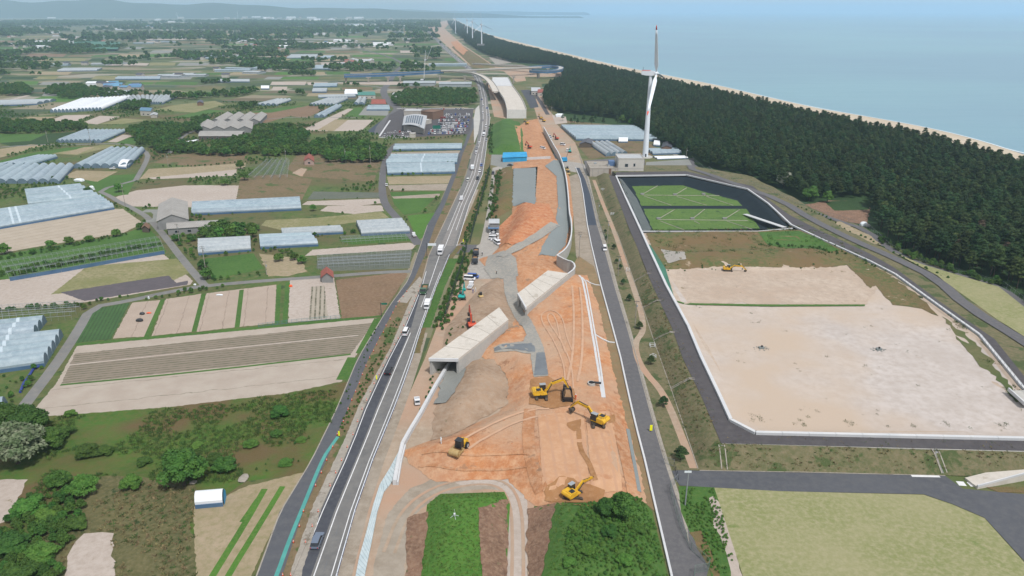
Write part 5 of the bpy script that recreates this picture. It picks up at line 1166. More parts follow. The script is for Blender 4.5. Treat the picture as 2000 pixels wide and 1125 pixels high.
GH = [
 ('pale blue greenhouse with five long tunnels by the lane at the left edge', (-110,745),(88,716),(124,657),(-80,680),5,'polyfilm',1.8,3.6,(.5,)),
 ('three-tunnel greenhouse joined behind the five-tunnel one at the left edge', (-90,679),(68,658),(92,629),(-70,645),3,'polyfilm',1.6,3.4,(.7,)),
 ('big blue greenhouse ending at the dirt rows, nearer half', (-110,467),(224,409),(196,389),(-100,430),5,'polyfilm',1.5,3.2,(.38,.42)),
 ('farther half of the big blue greenhouse, short tunnels behind', (56,403),(194,388),(155,366),(50,377),5,'polyfilm',1.5,3.2,(.6,)),
 ('greenhouse of many tunnels whose arched ends face the scrub at the left edge', (117,359),(146,327),(-20,327),(-90,359),10,'polyfilm',1.6,3.4,None),
 ('smaller greenhouse just behind the many-tunnel one at the left edge', (56,326),(113,309),(75,309),(0,326),5,'polyfilm',1.5,3.0,None),
 ('greenhouse with six diagonal tunnels beside the bend of the lane', (252,328),(284,295),(214,294),(143,329),6,'polyfilm',1.6,3.4,None),
 ('diagonal greenhouse of ten narrow tunnels beside the dark square field', (110,279),(165,258),(247,258),(198,279),10,'polyfilm',1.5,3.0,None),
 ('dazzling white greenhouse complex, western half', (98,220),(160,197),(205,195),(150,219),7,'polyfilm_white',2.0,3.8,None),
 ('dazzling white greenhouse complex, eastern half', (152,218),(207,195),(256,192),(200,216),7,'polyfilm_white',2.0,3.8,None),
 ('grey-blue greenhouse behind the dazzling white complex', (262,204),(238,190),(348,189),(318,204),12,'polyfilm_grey',1.8,3.2,None),
 ('long flat grey greenhouse at the far left beside the white complex', (-60,210),(72,205),(110,197),(-40,200),3,'polyfilm_grey',1.8,3.2,None),
 ('narrow grey greenhouse running behind the white complex', (196,190),(262,182),(258,179),(200,184),2,'polyfilm_grey',1.8,3.2,None),
 ('single white tunnel beside the six diagonal tunnels', (231,329),(247,330),(262,318),(247,316),1,'polyfilm_white',1.6,3.8,None),
 ('long five-tunnel greenhouse east of the grey barn', (375,421),(589,411),(586,392),(377,402),5,'polyfilm',1.5,3.0,None),
 ('weathered greenhouse with patched pale film below the long farm building', (388,499),(491,491),(490,470),(388,475),4,'polyfilm_grey',1.5,3.0,None),
 ('greenhouse of pale tunnels beside the dirt farmyard', (509,487),(622,481),(606,462),(507,466),3,'polyfilm',1.5,3.0,None),
 ('shorter tunnels stepped behind the farmyard greenhouse', (552,463),(671,457),(664,449),(550,455),2,'polyfilm_grey',1.5,3.0,None),
 ('four-tunnel greenhouse beside the narrow asphalt lane', (706,461),(801,456),(784,434),(696,439),4,'polyfilm_grey',1.5,3.0,None),
 ('nearest three-tunnel greenhouse beside the frontage road', (757,342),(889,339),(888,323),(755,325),3,'polyfilm',1.6,3.3,(.5,)),
 ('middle three-tunnel greenhouse beside the frontage road', (754,322),(893,320),(896,306),(766,307),3,'polyfilm',1.6,3.3,(.5,)),
 ('farthest two-tunnel greenhouse beside the frontage road', (768,295),(902,293),(903,285),(773,286),2,'polyfilm',1.6,3.0,None),
 ('huge flat greenhouse between the pine forest and the east road', (1125,275),(1284,276),(1237,250),(1095,249),10,'polyfilm',1.8,3.2,None),
 ('four tunnels with arched ends pointing at the beige plant building', (1183,306),(1150,283),(1190,281),(1226,303),4,'polyfilm_grey',1.4,3.2,None),
 ('low greenhouse behind the white sheet bed east of the turbine', (1275,303),(1331,301),(1320,293),(1262,294),3,'polyfilm',1.3,2.4,None),
 ('flat white covered bed beside the gravel lot by the turbine', (1284,312),(1344,310),(1335,306),(1275,307),2,'polyfilm_white',.7,1.2,None),
 ('white tunnel standing alone before the huge flat greenhouse', (1208,279),(1226,279),(1226,274),(1208,274),1,'polyfilm_white',1.4,3.4,None),
 ('small white dome tent beside the dark brown shed', (1276,286),(1289,287),(1287,280),(1278,280),1,'polyfilm_white',1.6,3.6,None),
 ('four separate parallel tunnels in the middle of the fields', (498,207),(540,197),(569,197),(540,207),4,'polyfilm_grey',1.5,3.2,None),
 ('row of seven slim tunnels behind the dark hedge', (604,207),(640,195),(680,194),(652,207),7,'polyfilm_grey',1.5,3.2,None),
 ('white gabled tunnel beside the seven slim tunnels', (690,206),(700,195),(716,195),(712,206),2,'polyfilm_grey',2.0,4.0,None),
 ('two long silver tunnels slanting beside the white sheds', (613,230),(655,209),(668,209),(634,230),2,'polyfilm',1.5,3.4,None),
 ('pale greenhouse on the blue-edged plot by the side road', (716,216),(762,216),(760,209),(720,209),2,'polyfilm',1.5,3.2,None),
 ('white tunnels with round ends beside the teal roof', (673,186),(699,186),(697,179),(675,179),2,'polyfilm_white',2,4.2,None),
 ('long single tunnel lying across the mid fields', (225,156),(313,156),(314,152),(232,152),2,'polyfilm',1.8,3.2,None),
 ('wide pale greenhouse in the hazy fields at the far left', (112,140),(190,139),(200,135),(125,135),4,'polyfilm_grey',1.8,3,None),
 ('long pale tunnel among the far green fields', (425,161),(488,161),(488,158),(428,158),2,'polyfilm_grey',1.8,3.4,None),
 ('pale greenhouse beside the far hedge before the viaduct', (612,171),(658,170),(660,166),(616,166),3,'polyfilm',1.8,3.4,None),
 ('grey greenhouse pair below the far pale one', (610,181),(638,181),(640,176),(612,176),3,'polyfilm_grey',1.8,3.4,None),
 ('flat grey greenhouse in front of the white round-ended tunnels', (622,192),(695,190),(692,187),(622,188),2,'polyfilm_grey',1.5,2.6,None),
 ('white box tunnel on the far dark field', (510,175),(526,175),(527,171),(511,171),1,'polyfilm_white',2,4,None),
 ('far blue-grey greenhouse left of the red village cluster', (610,136),(645,136),(648,129),(618,129),3,'polyfilm',1.8,3.2,None),
 ('far wide greenhouse with white ends in the middle fields', (560,114),(618,114),(622,108),(570,108),4,'polyfilm_grey',1.8,3.2,None),
 ('far blue greenhouse beside the wide one', (625,114),(650,114),(655,110),(635,110),2,'polyfilm',1.8,3.2,None),
 ('end of a pale tunnel peeping out behind the dark bushes', (-60,812),(8,806),(16,790),(-50,792),1,'polyfilm',1.6,3.6,None),
]
for l, a, b, c, d, n, m, hs, hr, jt in GH: greenhouse(l, a, b, c, d, n, m, hs, hr, joint=jt)
t = greenhouse('small white tunnel shelter with a blue end by the green crop rows', (382,994),(436,989),(441,968),(388,972), 1, 'polyfilm_white', 1.6, 3.0, group=None, name='tunnel_shelter', cat='shelter')
e_ = G(437.5, 988)-t.location; f_ = G(441.5, 969)-t.location; dd = (f_-e_)
B().add([e_+dd*u+Vector((.12, 0, z)) for u, z in ((.04, .05), (.96, .05), (.94, 1.7), (.72, 2.6), (.5, 2.9), (.28, 2.6), (.06, 1.7))], [tuple(range(7))]).obj('door_sheet', 'bluetarp', t)
FR_ = [
 ('long bare greenhouse frame overgrown with weeds above the pale sand field', (20,549),(322,496),(312,470),(0,520),3,1.6,3.2),
 ('bare hoop frame beside the lane above the blue greenhouse', (-60,640),(140,625),(165,598),(-60,612),3,1.6,3.2),
 ('bare frame of five empty tunnels with two filmed ends before the wood', (480,352),(520,318),(566,318),(562,352),5,1.8,3.6),
 ('low bare hoop frame over grey beds beside the hut', (622,528),(800,520),(803,495),(620,506),4,1.3,2.4),
 ('low bare hoop frame with bands of weeds beside the asphalt lane', (670,478),(803,470),(800,462),(665,468),2,1.3,2.4),
]
for l, a, b, c, d, n, hs, hr in FR_: greenhouse(l, a, b, c, d, n, 'polyfilm', hs, hr, frame=True, group='bare greenhouse frames', name='bare_greenhouse', cat='bare greenhouse')
segwall('film_screen', 'torn dark blue film screen along the bare frame', 'screen', [(20,549),(120,532),(230,512),(322,496)], .15, 1.5, 'film_side', 6)
sheet('weed_strip', [(0,540),(20,546),(322,494),(312,472),(150,496),(0,522)], 'green', z=0, jag=1.0)

# ================================================================== VEHICLES
def wheel(par, x, y, r=.33, w=.24):
    wo_ = new_obj('wheel', WHEELS[(r, w)][0], par, (x, y, r)); new_obj('rim', WHEELS[(r, w)][1], wo_, (0, 0, 0)); return wo_
WHEELS = {}
def mkwheel(r, w):
    b = B().tube((-w/2, 0, 0), (w/2, 0, 0), r, n=12); c = B().tube((-w/2-.02, 0, 0), (w/2+.02, 0, 0), r*.58, n=8); WHEELS[(r, w)] = (b.me('wheel', 'rubber'), c.me('rim', 'steel'))
for r, w in ((.33, .24), (.48, .3), (.75, .5), (.28, .18)): mkwheel(r, w)
def lights(t, w, L, z, zr=None):
    for s in (-1, 1):
        B().box(s*(w/2-.22), L/2, z, .34, .06, .16).obj('headlight', 'lamp_clear', t); B().box(s*(w/2-.18), -L/2, zr or z+.1, .24, .06, .2).obj('taillight', 'lamp_red', t)
def car_proto(style):
    """forward is +y"""
    L, W, H = dict(sedan=(4.5,1.75,1.45), wagon=(4.6,1.78,1.55), kei=(3.4,1.48,1.65), van=(4.7,1.7,1.95), suv=(4.6,1.85,1.7))[style]
    t = thing('car', 'car', 'car'); zb = .28; zw = H*.55; r = .33
    lo = [(-L/2, zb), (L/2, zb), (L/2, zw*.78), (L/2-.12, zw*.9), (L*.24 if style not in ('van', 'kei') else L*.38, zw), (-L/2+.05, zw*1.02), (-L/2, zw*.9)]
    b = B(); b.extr(lo, -W/2, W/2); me = b.me('body', 'paint_white'); bm = bmesh.new(); bm.from_mesh(me); bmesh.ops.bevel(bm, geom=bm.edges[:], offset=.07, segments=1, affect='EDGES'); bm.to_mesh(me); bm.free(); new_obj('body', me, t)
    f0, f1, r0, r1 = dict(sedan=(.24,.06,-.40,-.24), wagon=(.24,.08,-.485,-.40), kei=(.38,.22,-.485,-.43), van=(.40,.26,-.49,-.45), suv=(.24,.08,-.48,-.38))[style]
    w1, w2 = W/2-.06, W/2-.2; z0, z1 = zw-.02, H-.07
    V = [(-w1, L*r0, z0), (w1, L*r0, z0), (w1, L*f0, z0), (-w1, L*f0, z0), (-w2, L*r1, z1), (w2, L*r1, z1), (w2, L*f1, z1), (-w2, L*f1, z1)]
    B().add(V, [(3, 2, 1, 0), (4, 5, 6, 7), (0, 1, 5, 4), (1, 2, 6, 5), (2, 3, 7, 6), (3, 0, 4, 7)]).obj('windows', 'glass', t)
    B().box(0, L*(r1+f1)/2, z1+.002, w2*2+.04, L*(f1-r1)+.05, .07, 0, .94).obj('roof', 'paint_white', t)
    for sx in (-1, 1):
        for sy in (-1, 1): wheel(t, sx*(W/2-.1), sy*L*.31, r)
    lights(t, W, L, zw*.55, zw*.62)
    for s in (-1, 1): B().box(s*(W/2+.08), L*.2, zw, .16, .1, .14).obj('mirror', 'cabblack', t)
    return freeze(t)
def truck_proto(style):
    L, W = dict(box=(6.5,2.2), dump=(7.4,2.4), flat=(5.0,1.8), pickup=(3.6,1.48), camper=(5.2,2.0))[style]; s_ = 'truck'
    t = thing('truck', 'truck', 'truck'); r, ww = (.48, .3) if L > 5.5 else (.33, .24); ch = r*1.1; cabL = 1.6 if L > 4 else 1.1; cabH = 2.0 if L > 5.5 else 1.6 if L > 4 else 1.35
    B().box(0, -.1, ch-.1, W*.5, L-.4, .22).obj('chassis', 'cabblack', t)
    y1 = L/2; y0 = y1-cabL; b = B(); b.extr([(y0, ch), (y1, ch), (y1, ch+cabH*.45), (y1-.22, ch+cabH), (y0, ch+cabH)], -W*.47, W*.47); b.obj('cab', 'paint_white', t)
    B().add([(x*W*.42, y, z) for x, y, z in ((-1, y1+.02, ch+cabH*.5), (1, y1+.02, ch+cabH*.5), (1, y1-.17, ch+cabH*.92), (-1, y1-.17, ch+cabH*.92))], [(0, 1, 2, 3)]).obj('windscreen', 'glass', t)
    for s in (-1, 1): B().box(s*(W*.47+.01), y0+cabL*.5, ch+cabH*.48, .03, cabL*.5, cabH*.36).obj('side_window', 'glass', t)
    by0, by1 = -L/2, y0-.12; bl = by1-by0; bc = (by0+by1)/2
    if style in ('box', 'camper'):
        B().box(0, bc, ch+.15, W, bl, 2.3 if style == 'box' else 1.8).obj('cargo_box', 'paint_white', t); B().box(0, by0-.03, ch+.3, W*.9, .04, 1.9 if style == 'box' else 1.4).obj('rear_door', 'sign_white', t)
    else:
        hh = {'dump': .9, 'flat': .4, 'pickup': .32}[style]; B().box(0, bc, ch+.13, W, bl, .12).obj('load_bed', 'cabblack' if style == 'dump' else 'steel', t)
        for s in (-1, 1): B().box(s*(W/2-.04), bc, ch+.252, .08, bl, hh).obj('side_board', 'paint_white', t)
        B().box(0, by0+.04, ch+.252, W-.17, .08, hh).obj('tailgate', 'paint_white', t); B().box(0, by1-.04, ch+.252, W-.17, .08, hh*1.3).obj('headboard', 'paint_white', t)
        if style == 'dump': B().box(0, bc, ch+.252, W-.2, bl-.2, .7, 0, .72).obj('soil_load', 'soilpile', t)
    for sx in (-1, 1):
        for y in ([L*.33, -L*.22, -L*.37] if L > 7 else [L*.33, -L*.3]): wheel(t, sx*(W/2-.18), y, r, ww)
    lights(t, W*.95, L, ch+.1, ch-.05)
    return freeze(t)
CP = {s: car_proto(s) for s in ('sedan', 'wagon', 'kei', 'van', 'suv')}; TP = {s: truck_proto(s) for s in ('box', 'dump', 'flat', 'pickup', 'camper')}
for d in (CP, TP):
    for o in d.values(): PENDING.add(o.name)
def col(c): return {'paint_white': 'paint_'+c} if c != 'white' else None
def veh(style, color, x, y, head, label, group=None, cat=None, name=None, z=None):
    """head: pixel towards which the vehicle points"""
    p = Gd(x, y) if z is None else G(x, y, z); q = G(*head, p.z); pr = CP.get(style) or TP[style]
    p = p+Vector((0, 0, .07))
    return placed(pr, p, heading(p, q), label=label, group=group, cat=cat, mats=col(color))
def fwd(x, y): # direction of the main road away from the camera
    f = (x-edge(RL, y))/(edge(RR, y)-edge(RL, y)); yy = y-(30 if y > 400 else 8); return (across(f, yy))
def back(x, y): f = (x-edge(RL, y))/(edge(RR, y)-edge(RL, y)); return across(f, y+(30 if y > 400 else 8))
GR = 'traffic on the main road'
veh('wagon','grey',620,1060,fwd(620,1060),'blue-grey estate car in the fresh dark lane, nearest car to the camera',GR)
veh('suv','black',760,727,fwd(760,727),'black car driving alone in the fresh dark lane',GR)
veh('van','white',793,652,fwd(793,652),'white car behind the two larger vehicles, straddling the fresh lane',GR)
veh('camper','white',835,600,back(835,600),'small white box van following the green tipper',GR,'van')
veh('dump','green',829,570,back(829,570),'green tipper truck loaded with soil on the main road',GR)
veh('box','white',861,495,back(861,495),'white box lorry passing the side road junction',GR)
veh('flat','white',901,391,fwd(901,391),'white flatbed truck in the middle of the widened road',GR)
veh('van','kei',914,354,fwd(914,354),'beige van between the flatbed truck and the beige coach lorry',GR)
veh('box','white',923,331,fwd(923,331),'white lorry beside the blue car at the greenhouse',GR); veh('sedan','blue',940,324,back(940,324),'blue car in the oncoming lane beside the white lorry',GR)
veh('sedan','white',937,336,back(937,336),'white car just behind the blue car',GR); veh('suv','black',933,350,back(933,350),'dark car in the oncoming lane below the white car',GR)
veh('box','white',945,266,back(945,266),'white lorry level with the roadside station car park',GR)
for i, (x, y, dr) in enumerate(((930,300,1),(932,291,1),(946,258,0),(949,248,0),(941,195,1),(949,189,0),(943,222,1),(953,226,0),(937,178,1),(944,208,1),(951,212,0),(943,236,1),(934,168,1),(929,158,1),(924,148,1),(938,160,0),(912,132,1),(905,126,0),(896,118,1),(890,110,0),(881,104,1),(874,96,0),(868,92,1),(862,84,0),(936,282,1),(950,275,0))):
    veh('sedan' if i % 3 else 'van', ('white','silver','black','white','blue','silver')[i % 6], x, y, fwd(x, y) if dr else back(x, y), 'small car queueing on the distant stretch of the main road', 'distant traffic on the main road')
veh('pickup','white',815,787,(817,800),'white pickup truck parked alone on the dirt beside the long white wall',None,'truck')
veh('van','white',917,547,(960,549),'white van parked sideways at the works fence','vehicles parked at the works'); veh('van','blue',924,543,(970,545),'blue van parked behind the white van at the works fence','vehicles parked at the works')
veh('flat','white',919,562,(925,552),'small white truck behind the teal excavator','vehicles parked at the works','truck')
veh('dump','black',930,497,(930,515),'front black tipper truck standing on the gravel yard','vehicles parked at the works','truck'); veh('dump','black',928,512,(928,530),'rear black tipper truck with its empty bed on the gravel yard','vehicles parked at the works','truck')
for i, (x, y) in enumerate(((965,459),(964,468),(968,471),(971,477))): veh('van' if i % 2 else 'sedan', 'white', x, y, (x+30, y+2 if i < 3 else y+20), ('uppermost','second','third','lowest')[i]+' of the four white cars before the site office', 'vehicles parked at the works')
veh('suv','black',963,340,(962,352),'dark car on the narrow site road'); veh('van','white',1181,488,(1183,500),'white van on the east road beside the young pines'); veh('pickup','white',755,363,(757,375),'white light truck on the narrow asphalt lane',None,'truck')
veh('pickup','white',809,462,(802,452),'white light truck parked where the lane meets the frontage road',None,'truck'); veh('pickup','white',220,331,(260,331),'white light truck in front of the diagonal tunnels',None,'truck'); veh('sedan','black',997,324,(1020,324),'dark car behind the white hoarding beam'); veh('van','white',1108,296,(1106,306),'white van on the dirt beside the curved wall')
for i, (x, y) in enumerate(((1072,268),(1074,271),(1099,284),(1060,291))): veh('van', 'white', x, y, (x+20, y+3), 'white van among the machines in the upper works', 'white vans in the upper works')
# car park
ROWI = [(838,262),(842,257),(850,250),(854,244),(858,237),(862,231),(752,265),(760,259),(868,225),(786,214),(862,214),(845,232)]
ROWN = ['in the row nearest the clipped shrubs','in the second row from the clipped shrubs','in the third row from the clipped shrubs','in the fourth row from the clipped shrubs','in the fifth row from the clipped shrubs','in the sixth row, level with the brown block','in the corner row below the curved solar roof','just below the curved solar roof','in the upper row right of the brown block','behind the pale wing of the station','along the pavement behind the brown block','beside the curved access lane of the station']
gp = 'cars parked at the roadside station'; rr = random.Random(11); cols_ = ['white','white','silver','black','grey','white','silver','blue','red','kei']
for (x0, y0, x1, y1, n, fill) in ((838,262,905,260,24,.85),(842,257,908,255,24,.9),(850,250,912,248,22,.9),(854,244,914,242,21,.85),(858,237,915,236,20,.85),(862,231,916,230,17,.75),(752,265,800,265,12,.15),(760,259,806,258,12,.2),(868,225,916,225,12,.4),(786,214,820,213,8,.5),(862,214,905,214,10,.4),(845,232,852,226,3,.8)):
    rowi = ROWI.index((x0, y0))
    for k in range(n):
        if rr.random() > fill: continue
        x = x0+(x1-x0)*k/(n-1); y = y0+(y1-y0)*k/(n-1); p = G(x, y)
        sty = rr.choice(['kei','wagon','sedan','kei','suv','van']); co_ = rr.choice(cols_); placed(CP[sty], p+Vector((0, 0, .05)), .05+rr.choice((0, PI)), label=f"{dict(kei='cream').get(co_, co_)} {dict(kei='compact car', sedan='saloon car', wagon='estate car', suv='tall car', van='van')[sty]} parked {ROWN[rowi]}", group=gp, mats=col(co_))
bm_ = B()
for (x0, y0, x1, y1, n) in ((748,266,800,266,14),(757,259,806,258,14),(840,261,905,259,20),(845,251,910,249,20),(856,240,914,239,18),(868,226,918,226,14)):
    a, b = G(x0, y0), G(x1, y1); 
    for k in range(n): p = a.lerp(b, k/(n-1)); bm_.add([(p.x-.1, p.y-4.5, .06), (p.x+.1, p.y-4.5, .06), (p.x+.1, p.y+4.5, .06), (p.x-.1, p.y+4.5, .06)], [(0, 1, 2, 3)])
    bm_.add([(a.x, a.y-.1, .055), (b.x, b.y-.1, .055), (b.x, b.y+.1, .055), (a.x, a.y+.1, .055)], [(0, 1, 2, 3)])
o = bm_.obj('parking_lines', 'line_white'); o['kind'] = 'structure'

# ================================================================== EARTH-MOVING MACHINES
def excavator(label, px, head, arm=(58, -62, -130), ang=0.0, paint='yellow', s=1.0, reach=1.0, name='excavator', group='excavators at work', aim=None):
    """head: pixel the tracks point to; aim: pixel the boom points to; arm: boom, stick and bucket angles in degrees above the horizon"""
    p = Gd(*px); hz = heading(p, G(*head, p.z)); t = thing(name, label, 'excavator', p+Vector((0, 0, .12)), hz, group, s)
    for sx in (-1, 1):
        prof = [(-2.1, .18), (-1.7, 0), (1.7, 0), (2.1, .18), (2.25, .48), (2.05, .8), (1.7, .92), (-1.7, .92), (-2.05, .8), (-2.25, .48)]
        tr = B().extr(prof, sx*1.15-.3, sx*1.15+.3).obj('track', 'track_steel', t); b = B()
        for k in range(13): b.box(sx*1.15, -1.8+k*.3, .921, .62, .1, .05)
        for y in (-1.7, 1.7): b.tube((sx*1.15-.33, y, .46), (sx*1.15+.33, y, .46), .34, n=10)
        b.obj('track_shoes', 'cabblack', tr)
    B().box(0, 0, .35, 1.8, 2.4, .6).obj('undercarriage', 'cabblack', t); B().tube((0, 0, .95), (0, 0, 1.15), .8, n=14).obj('slew_ring', 'cabblack', t)
    a = heading(p, G(*(aim or head), p.z))-hz; up = bpy.data.objects.new('upper_body', None)
    def R(x, y, z): return Vector((x*math.cos(a)-y*math.sin(a), x*math.sin(a)+y*math.cos(a), z))
    bpy.data.objects.remove(up)
    def part(b, nm, mt, par=t): b.v = [tuple(R(*v)) for v in b.v]; return b.obj(nm, mt, par)
    b = B(); b.box(0, -.55, 1.152, 2.6, 3.3, .25); b.box(.45, -.9, 1.402, 1.6, 2.0, .85, 0, .94); b.box(-.85, -1.1, 1.402, .9, 1.6, .8, 0, .95); part(b, 'body', paint)
    b = B(); b.extr([(-2.25, 1.2), (-1.9, 1.16), (-1.9, 2.2), (-2.2, 2.1), (-2.45, 1.7)], -1.3, 1.3); part(b, 'counterweight', paint)
    cb = part(B().box(-.85, .35, 1.402, .95, 1.45, 1.55, 0, .9), 'cab', 'cabblack'); 
    b = B(); b.box(-.85, .35, 2.96, 1.0, 1.5, .08); part(b, 'cab_roof', 'cabblack' if paint != 'yellow' else 'steel', cb)
    part(B().box(.45, -.9, 2.253, 1.0, 1.1, .12), 'engine_hood', 'cabblack'); part(B().tube((.9, -1.3, 2.2), (.9, -1.3, 2.75), .07, n=6), 'exhaust', 'cabblack')
    a1, a2, a3 = [math.radians(q) for q in arm]
    P0 = Vector((.1, .75, 1.5)); D = lambda q, L: Vector((0, math.cos(q)*L, math.sin(q)*L))
    K = P0+D(a1, 2.6*reach); E_ = K+D(a1-math.radians(38), 3.0*reach); S_ = E_+D(a2, 2.7*reach); 
    def beam(pts, ws, wd):
        b = B(); up_ = []; lo_ = []
        for i, q in enumerate(pts):
            pa = pts[max(i-1, 0)]; pb = pts[min(i+1, len(pts)-1)]; d = (pb-pa).normalized(); nn = Vector((0, -d.z, d.y)); up_.append(q+nn*ws[i]); lo_.append(q-nn*ws[i])
        V = [];
        for x in (-wd, wd): V += [v+Vector((x, 0, 0)) for v in up_+lo_[::-1]]
        m = len(up_)*2; b.add(V, [(i, (i+1) % m, m+(i+1) % m, m+i) for i in range(m)]+[tuple(range(m))[::-1], tuple(range(m, 2*m))]); return b
    part(beam([P0, K, E_], [.22, .36, .18], .2), 'boom', paint); part(beam([E_-D(a2, .7), E_, S_], [.16, .28, .12], .16), 'stick', paint)
    b = B(); 
    for sx in (-.35, .35): b.tube(P0+Vector((sx, .4, -.25)), K+Vector((sx, 0, 0)), .1, n=6)
    b.tube(K+Vector((0, 0, .35)), E_-D(a2, .65), .09, n=6); b.tube(E_+D(a2, .3)+Vector((0, .3, .2)), S_-D(a2, .3)+Vector((0, .2, .15)), .07, n=6); part(b, 'hydraulic_cylinder', 'steel_dark')
    bd = D(a3, 1.0); sd = Vector((0, -math.sin(a3), math.cos(a3))); c0 = S_
    prof = [c0+sd*.25, c0-sd*.15, c0+bd*.3-sd*.62, c0+bd*.8-sd*.7, c0+bd*1.15-sd*.35, c0+bd*1.25+sd*.25]
    b = B(); V = [q+Vector((x, 0, 0)) for x in (-.6, .6) for q in prof]; m = len(prof); b.add(V, [(i, i+1, m+i+1, m+i) for i in range(m-1)]+[tuple(range(m)), tuple(range(m, 2*m))]); part(b, 'bucket', 'track_steel' if paint != 'teal_paint' else 'teal_paint')
    return t
excavator('yellow excavator loading soil into the carrier, largest of the group on the orange fill', (1058,776), (1058,810), (52,-62,-150), aim=(1105,772), s=1.12)
excavator('yellow excavator reaching left, seen against the right edge of the orange fill', (1167,829), (1172,850), (42,-48,-120), aim=(1125,812), s=1.12)
excavator('yellow excavator on the dark damp patch at the foot of the fill', (1119,972), (1160,975), (30,-28,-150), aim=(1162,945), s=1.0, reach=.95)
excavator('lone yellow excavator with its arm stretched out on the far sand field', (1421,530), (1460,532), (34,-38,-120), aim=(1462,532), s=.82, reach=1.1)
excavator('teal excavator parked beside the tall dark fence', (903,584), (906,600), (70,-75,-140), aim=(922,550), paint='teal_paint', s=.85, group='small excavators beside the works road'); excavator('orange-red excavator half hidden behind the long culvert', (921,640), (925,650), (75,-70,-150), aim=(912,620), paint='red_paint', s=1.0, group='small excavators beside the works road')
excavator('teal excavator on the dirt road beside the upper curved wall', (1113,298), (1113,308), (60,-60,-140), aim=(1113,285), paint='teal_paint', s=.8, group='small excavators in the upper works'); 
for i, (x, y, pt) in enumerate(((1029,243,'yellow'),(1056,233,'yellow'),(1062,238,'yellow'),(1034,290,'red_paint'),(1087,273,'red_paint'))): excavator(('yellow excavator on the red heap below the wide bridge','left yellow excavator below the forest road','right yellow excavator below the forest road','small red excavator on the upper orange slope','red excavator in the trench beside the gravel ramp')[i], (x, y), (x+5, y+10), (60,-60,-130), aim=(x-15, y-4), paint=pt, s=.9, group='small excavators in the upper works')
def roller(label, px, head, s=1.0, small=False):
    p = Gd(*px); t = thing('road_roller', label, 'road roller', p+Vector((0, 0, .1)), heading(p, G(*head, p.z)), 'road rollers on the works', s)
    B().tube((-1.1, 1.9, .8), (1.1, 1.9, .8), .8, n=24).obj('drum', 'drum', t)
    fr = B()
    for sx in (-1.22, 1.22): fr.box(sx, 1.2, .65, .2, 2.4, .4)
    fr.box(0, .15, .65, 2.6, .3, .5); fr.obj('drum_frame', 'yellow_pale' if small else 'drum', t)
    B().box(0, -1.75, .8, 1.7, 2.0, 1.0, 0, .9).obj('engine_cover', 'yellow', t)
    c = B().box(0, -.2, 1.0, 1.5, 1.4, 1.7, 0, .93).obj('cab', 'cabblack', t); B().box(0, -.2, 2.72, 1.6, 1.55, .12).obj('cab_roof', 'cabblack', c)
    for sx in (-.95, .95): wheel(t, sx, -1.7, .75, .5)
    return t
roller('single-drum roller with a black cab turned towards the camera on the orange fill', (897,882), (880,900), 1.1); roller('upper small yellow roller on the gravel strip beside the east road', (1108,333), (1108,345), .9, True); roller('lower small yellow roller on the gravel strip beside the east road', (1110,341), (1110,352), .9, True); roller('tiny roller standing on the dirt before the scrub heap', (939,580), (945,590), .6, True)
def carrier(label, px, head):
    p = Gd(*px); t = thing('tracked_carrier', label, 'dumper', p+Vector((0, 0, .1)), heading(p, G(*head, p.z)), None, 1.05)
    for sx in (-1, 1): B().extr([(-2.4, .15), (-2.1, 0), (2.1, 0), (2.4, .15), (2.6, .5), (2.2, .85), (-2.2, .85), (-2.6, .5)], sx*1.05-.3, sx*1.05+.3).obj('track', 'rubber', t)
    B().box(0, 0, .4, 1.5, 4.8, .7).obj('chassis', 'cabblack', t); B().box(-.5, 2.1, 1.102, 1.1, 1.0, 1.5, 0, .9).obj('cab', 'cabblack', t); B().box(.6, 2.1, 1.102, .8, .9, .9).obj('engine_cover', 'steel_dark', t)
    b = B(); b.box(0, -.7, 1.11, 2.3, 3.9, .12)
    for sx in (-1.15, 1.15): b.box(sx, -.7, 1.232, .1, 3.9, .75)
    b.box(0, 1.2, 1.232, 2.2, .1, 1.0); b.box(0, -2.6, 1.232, 2.2, .1, .5); b.obj('dump_bed', 'cabblack', t); B().box(0, -.7, 1.24, 2.1, 3.6, 1.1, 0, .5).obj('soil_load', 'soilpile', t)
    return t
carrier('dark tracked carrier heaped with soil beside the largest excavator', (1108,778), (1104,740))

# ================================================================== SMALL THINGS
cone = B().tube((0, 0, 0), (0, 0, .75), .17, .04, n=7)
cp = thing('traffic_cone', 'cone', 'traffic cone'); cone.obj('cone_body', 'cone_orange', cp); B().box(0, 0, 0, .42, .42, .05).obj('base', 'rubber', cp); B().tube((0, 0, .38), (0, 0, .52), .115, .09, n=7).obj('white_band', 'sign_white', cp); freeze(cp); PENDING.add(cp.name)
for Lx, lab in (([(edge(FR, y)+2, y) for y in YF if 560 <= y <= 1125], 'orange cone on the field-side row between the frontage road and the green strip'), ([across(-.035, y) for y in YS if y >= 560 and y <= 1125], 'orange cone on the row edging the fresh dark lane')):
    P = polyline(Lx, 0, step=4.6)
    for p in P[:110]: placed(cp, p+Vector((random.uniform(-.15, .15), 0, .05)), 0, label=lab, group='orange cones lining the roadworks')
def pole(label, px, h=11, arms=1, mat='concrete_old', group='utility poles', r=.16):
    p = Gd(*px); t = thing('utility_pole', label, 'pole', p, group=group); B().tube((0, 0, 0), (0, 0, h), r, r*.6, n=8).obj('shaft', mat, t)
    for k in range(arms): B().box(0, 0, h-.5-.8*k, 1.9, .12, .12).obj('crossarm', 'steel_dark', t)
    if arms: B().tube((.3, 0, h-2.4), (.3, 0, h-1.6), .22, n=8).obj('transformer', 'steel', t)
    return t
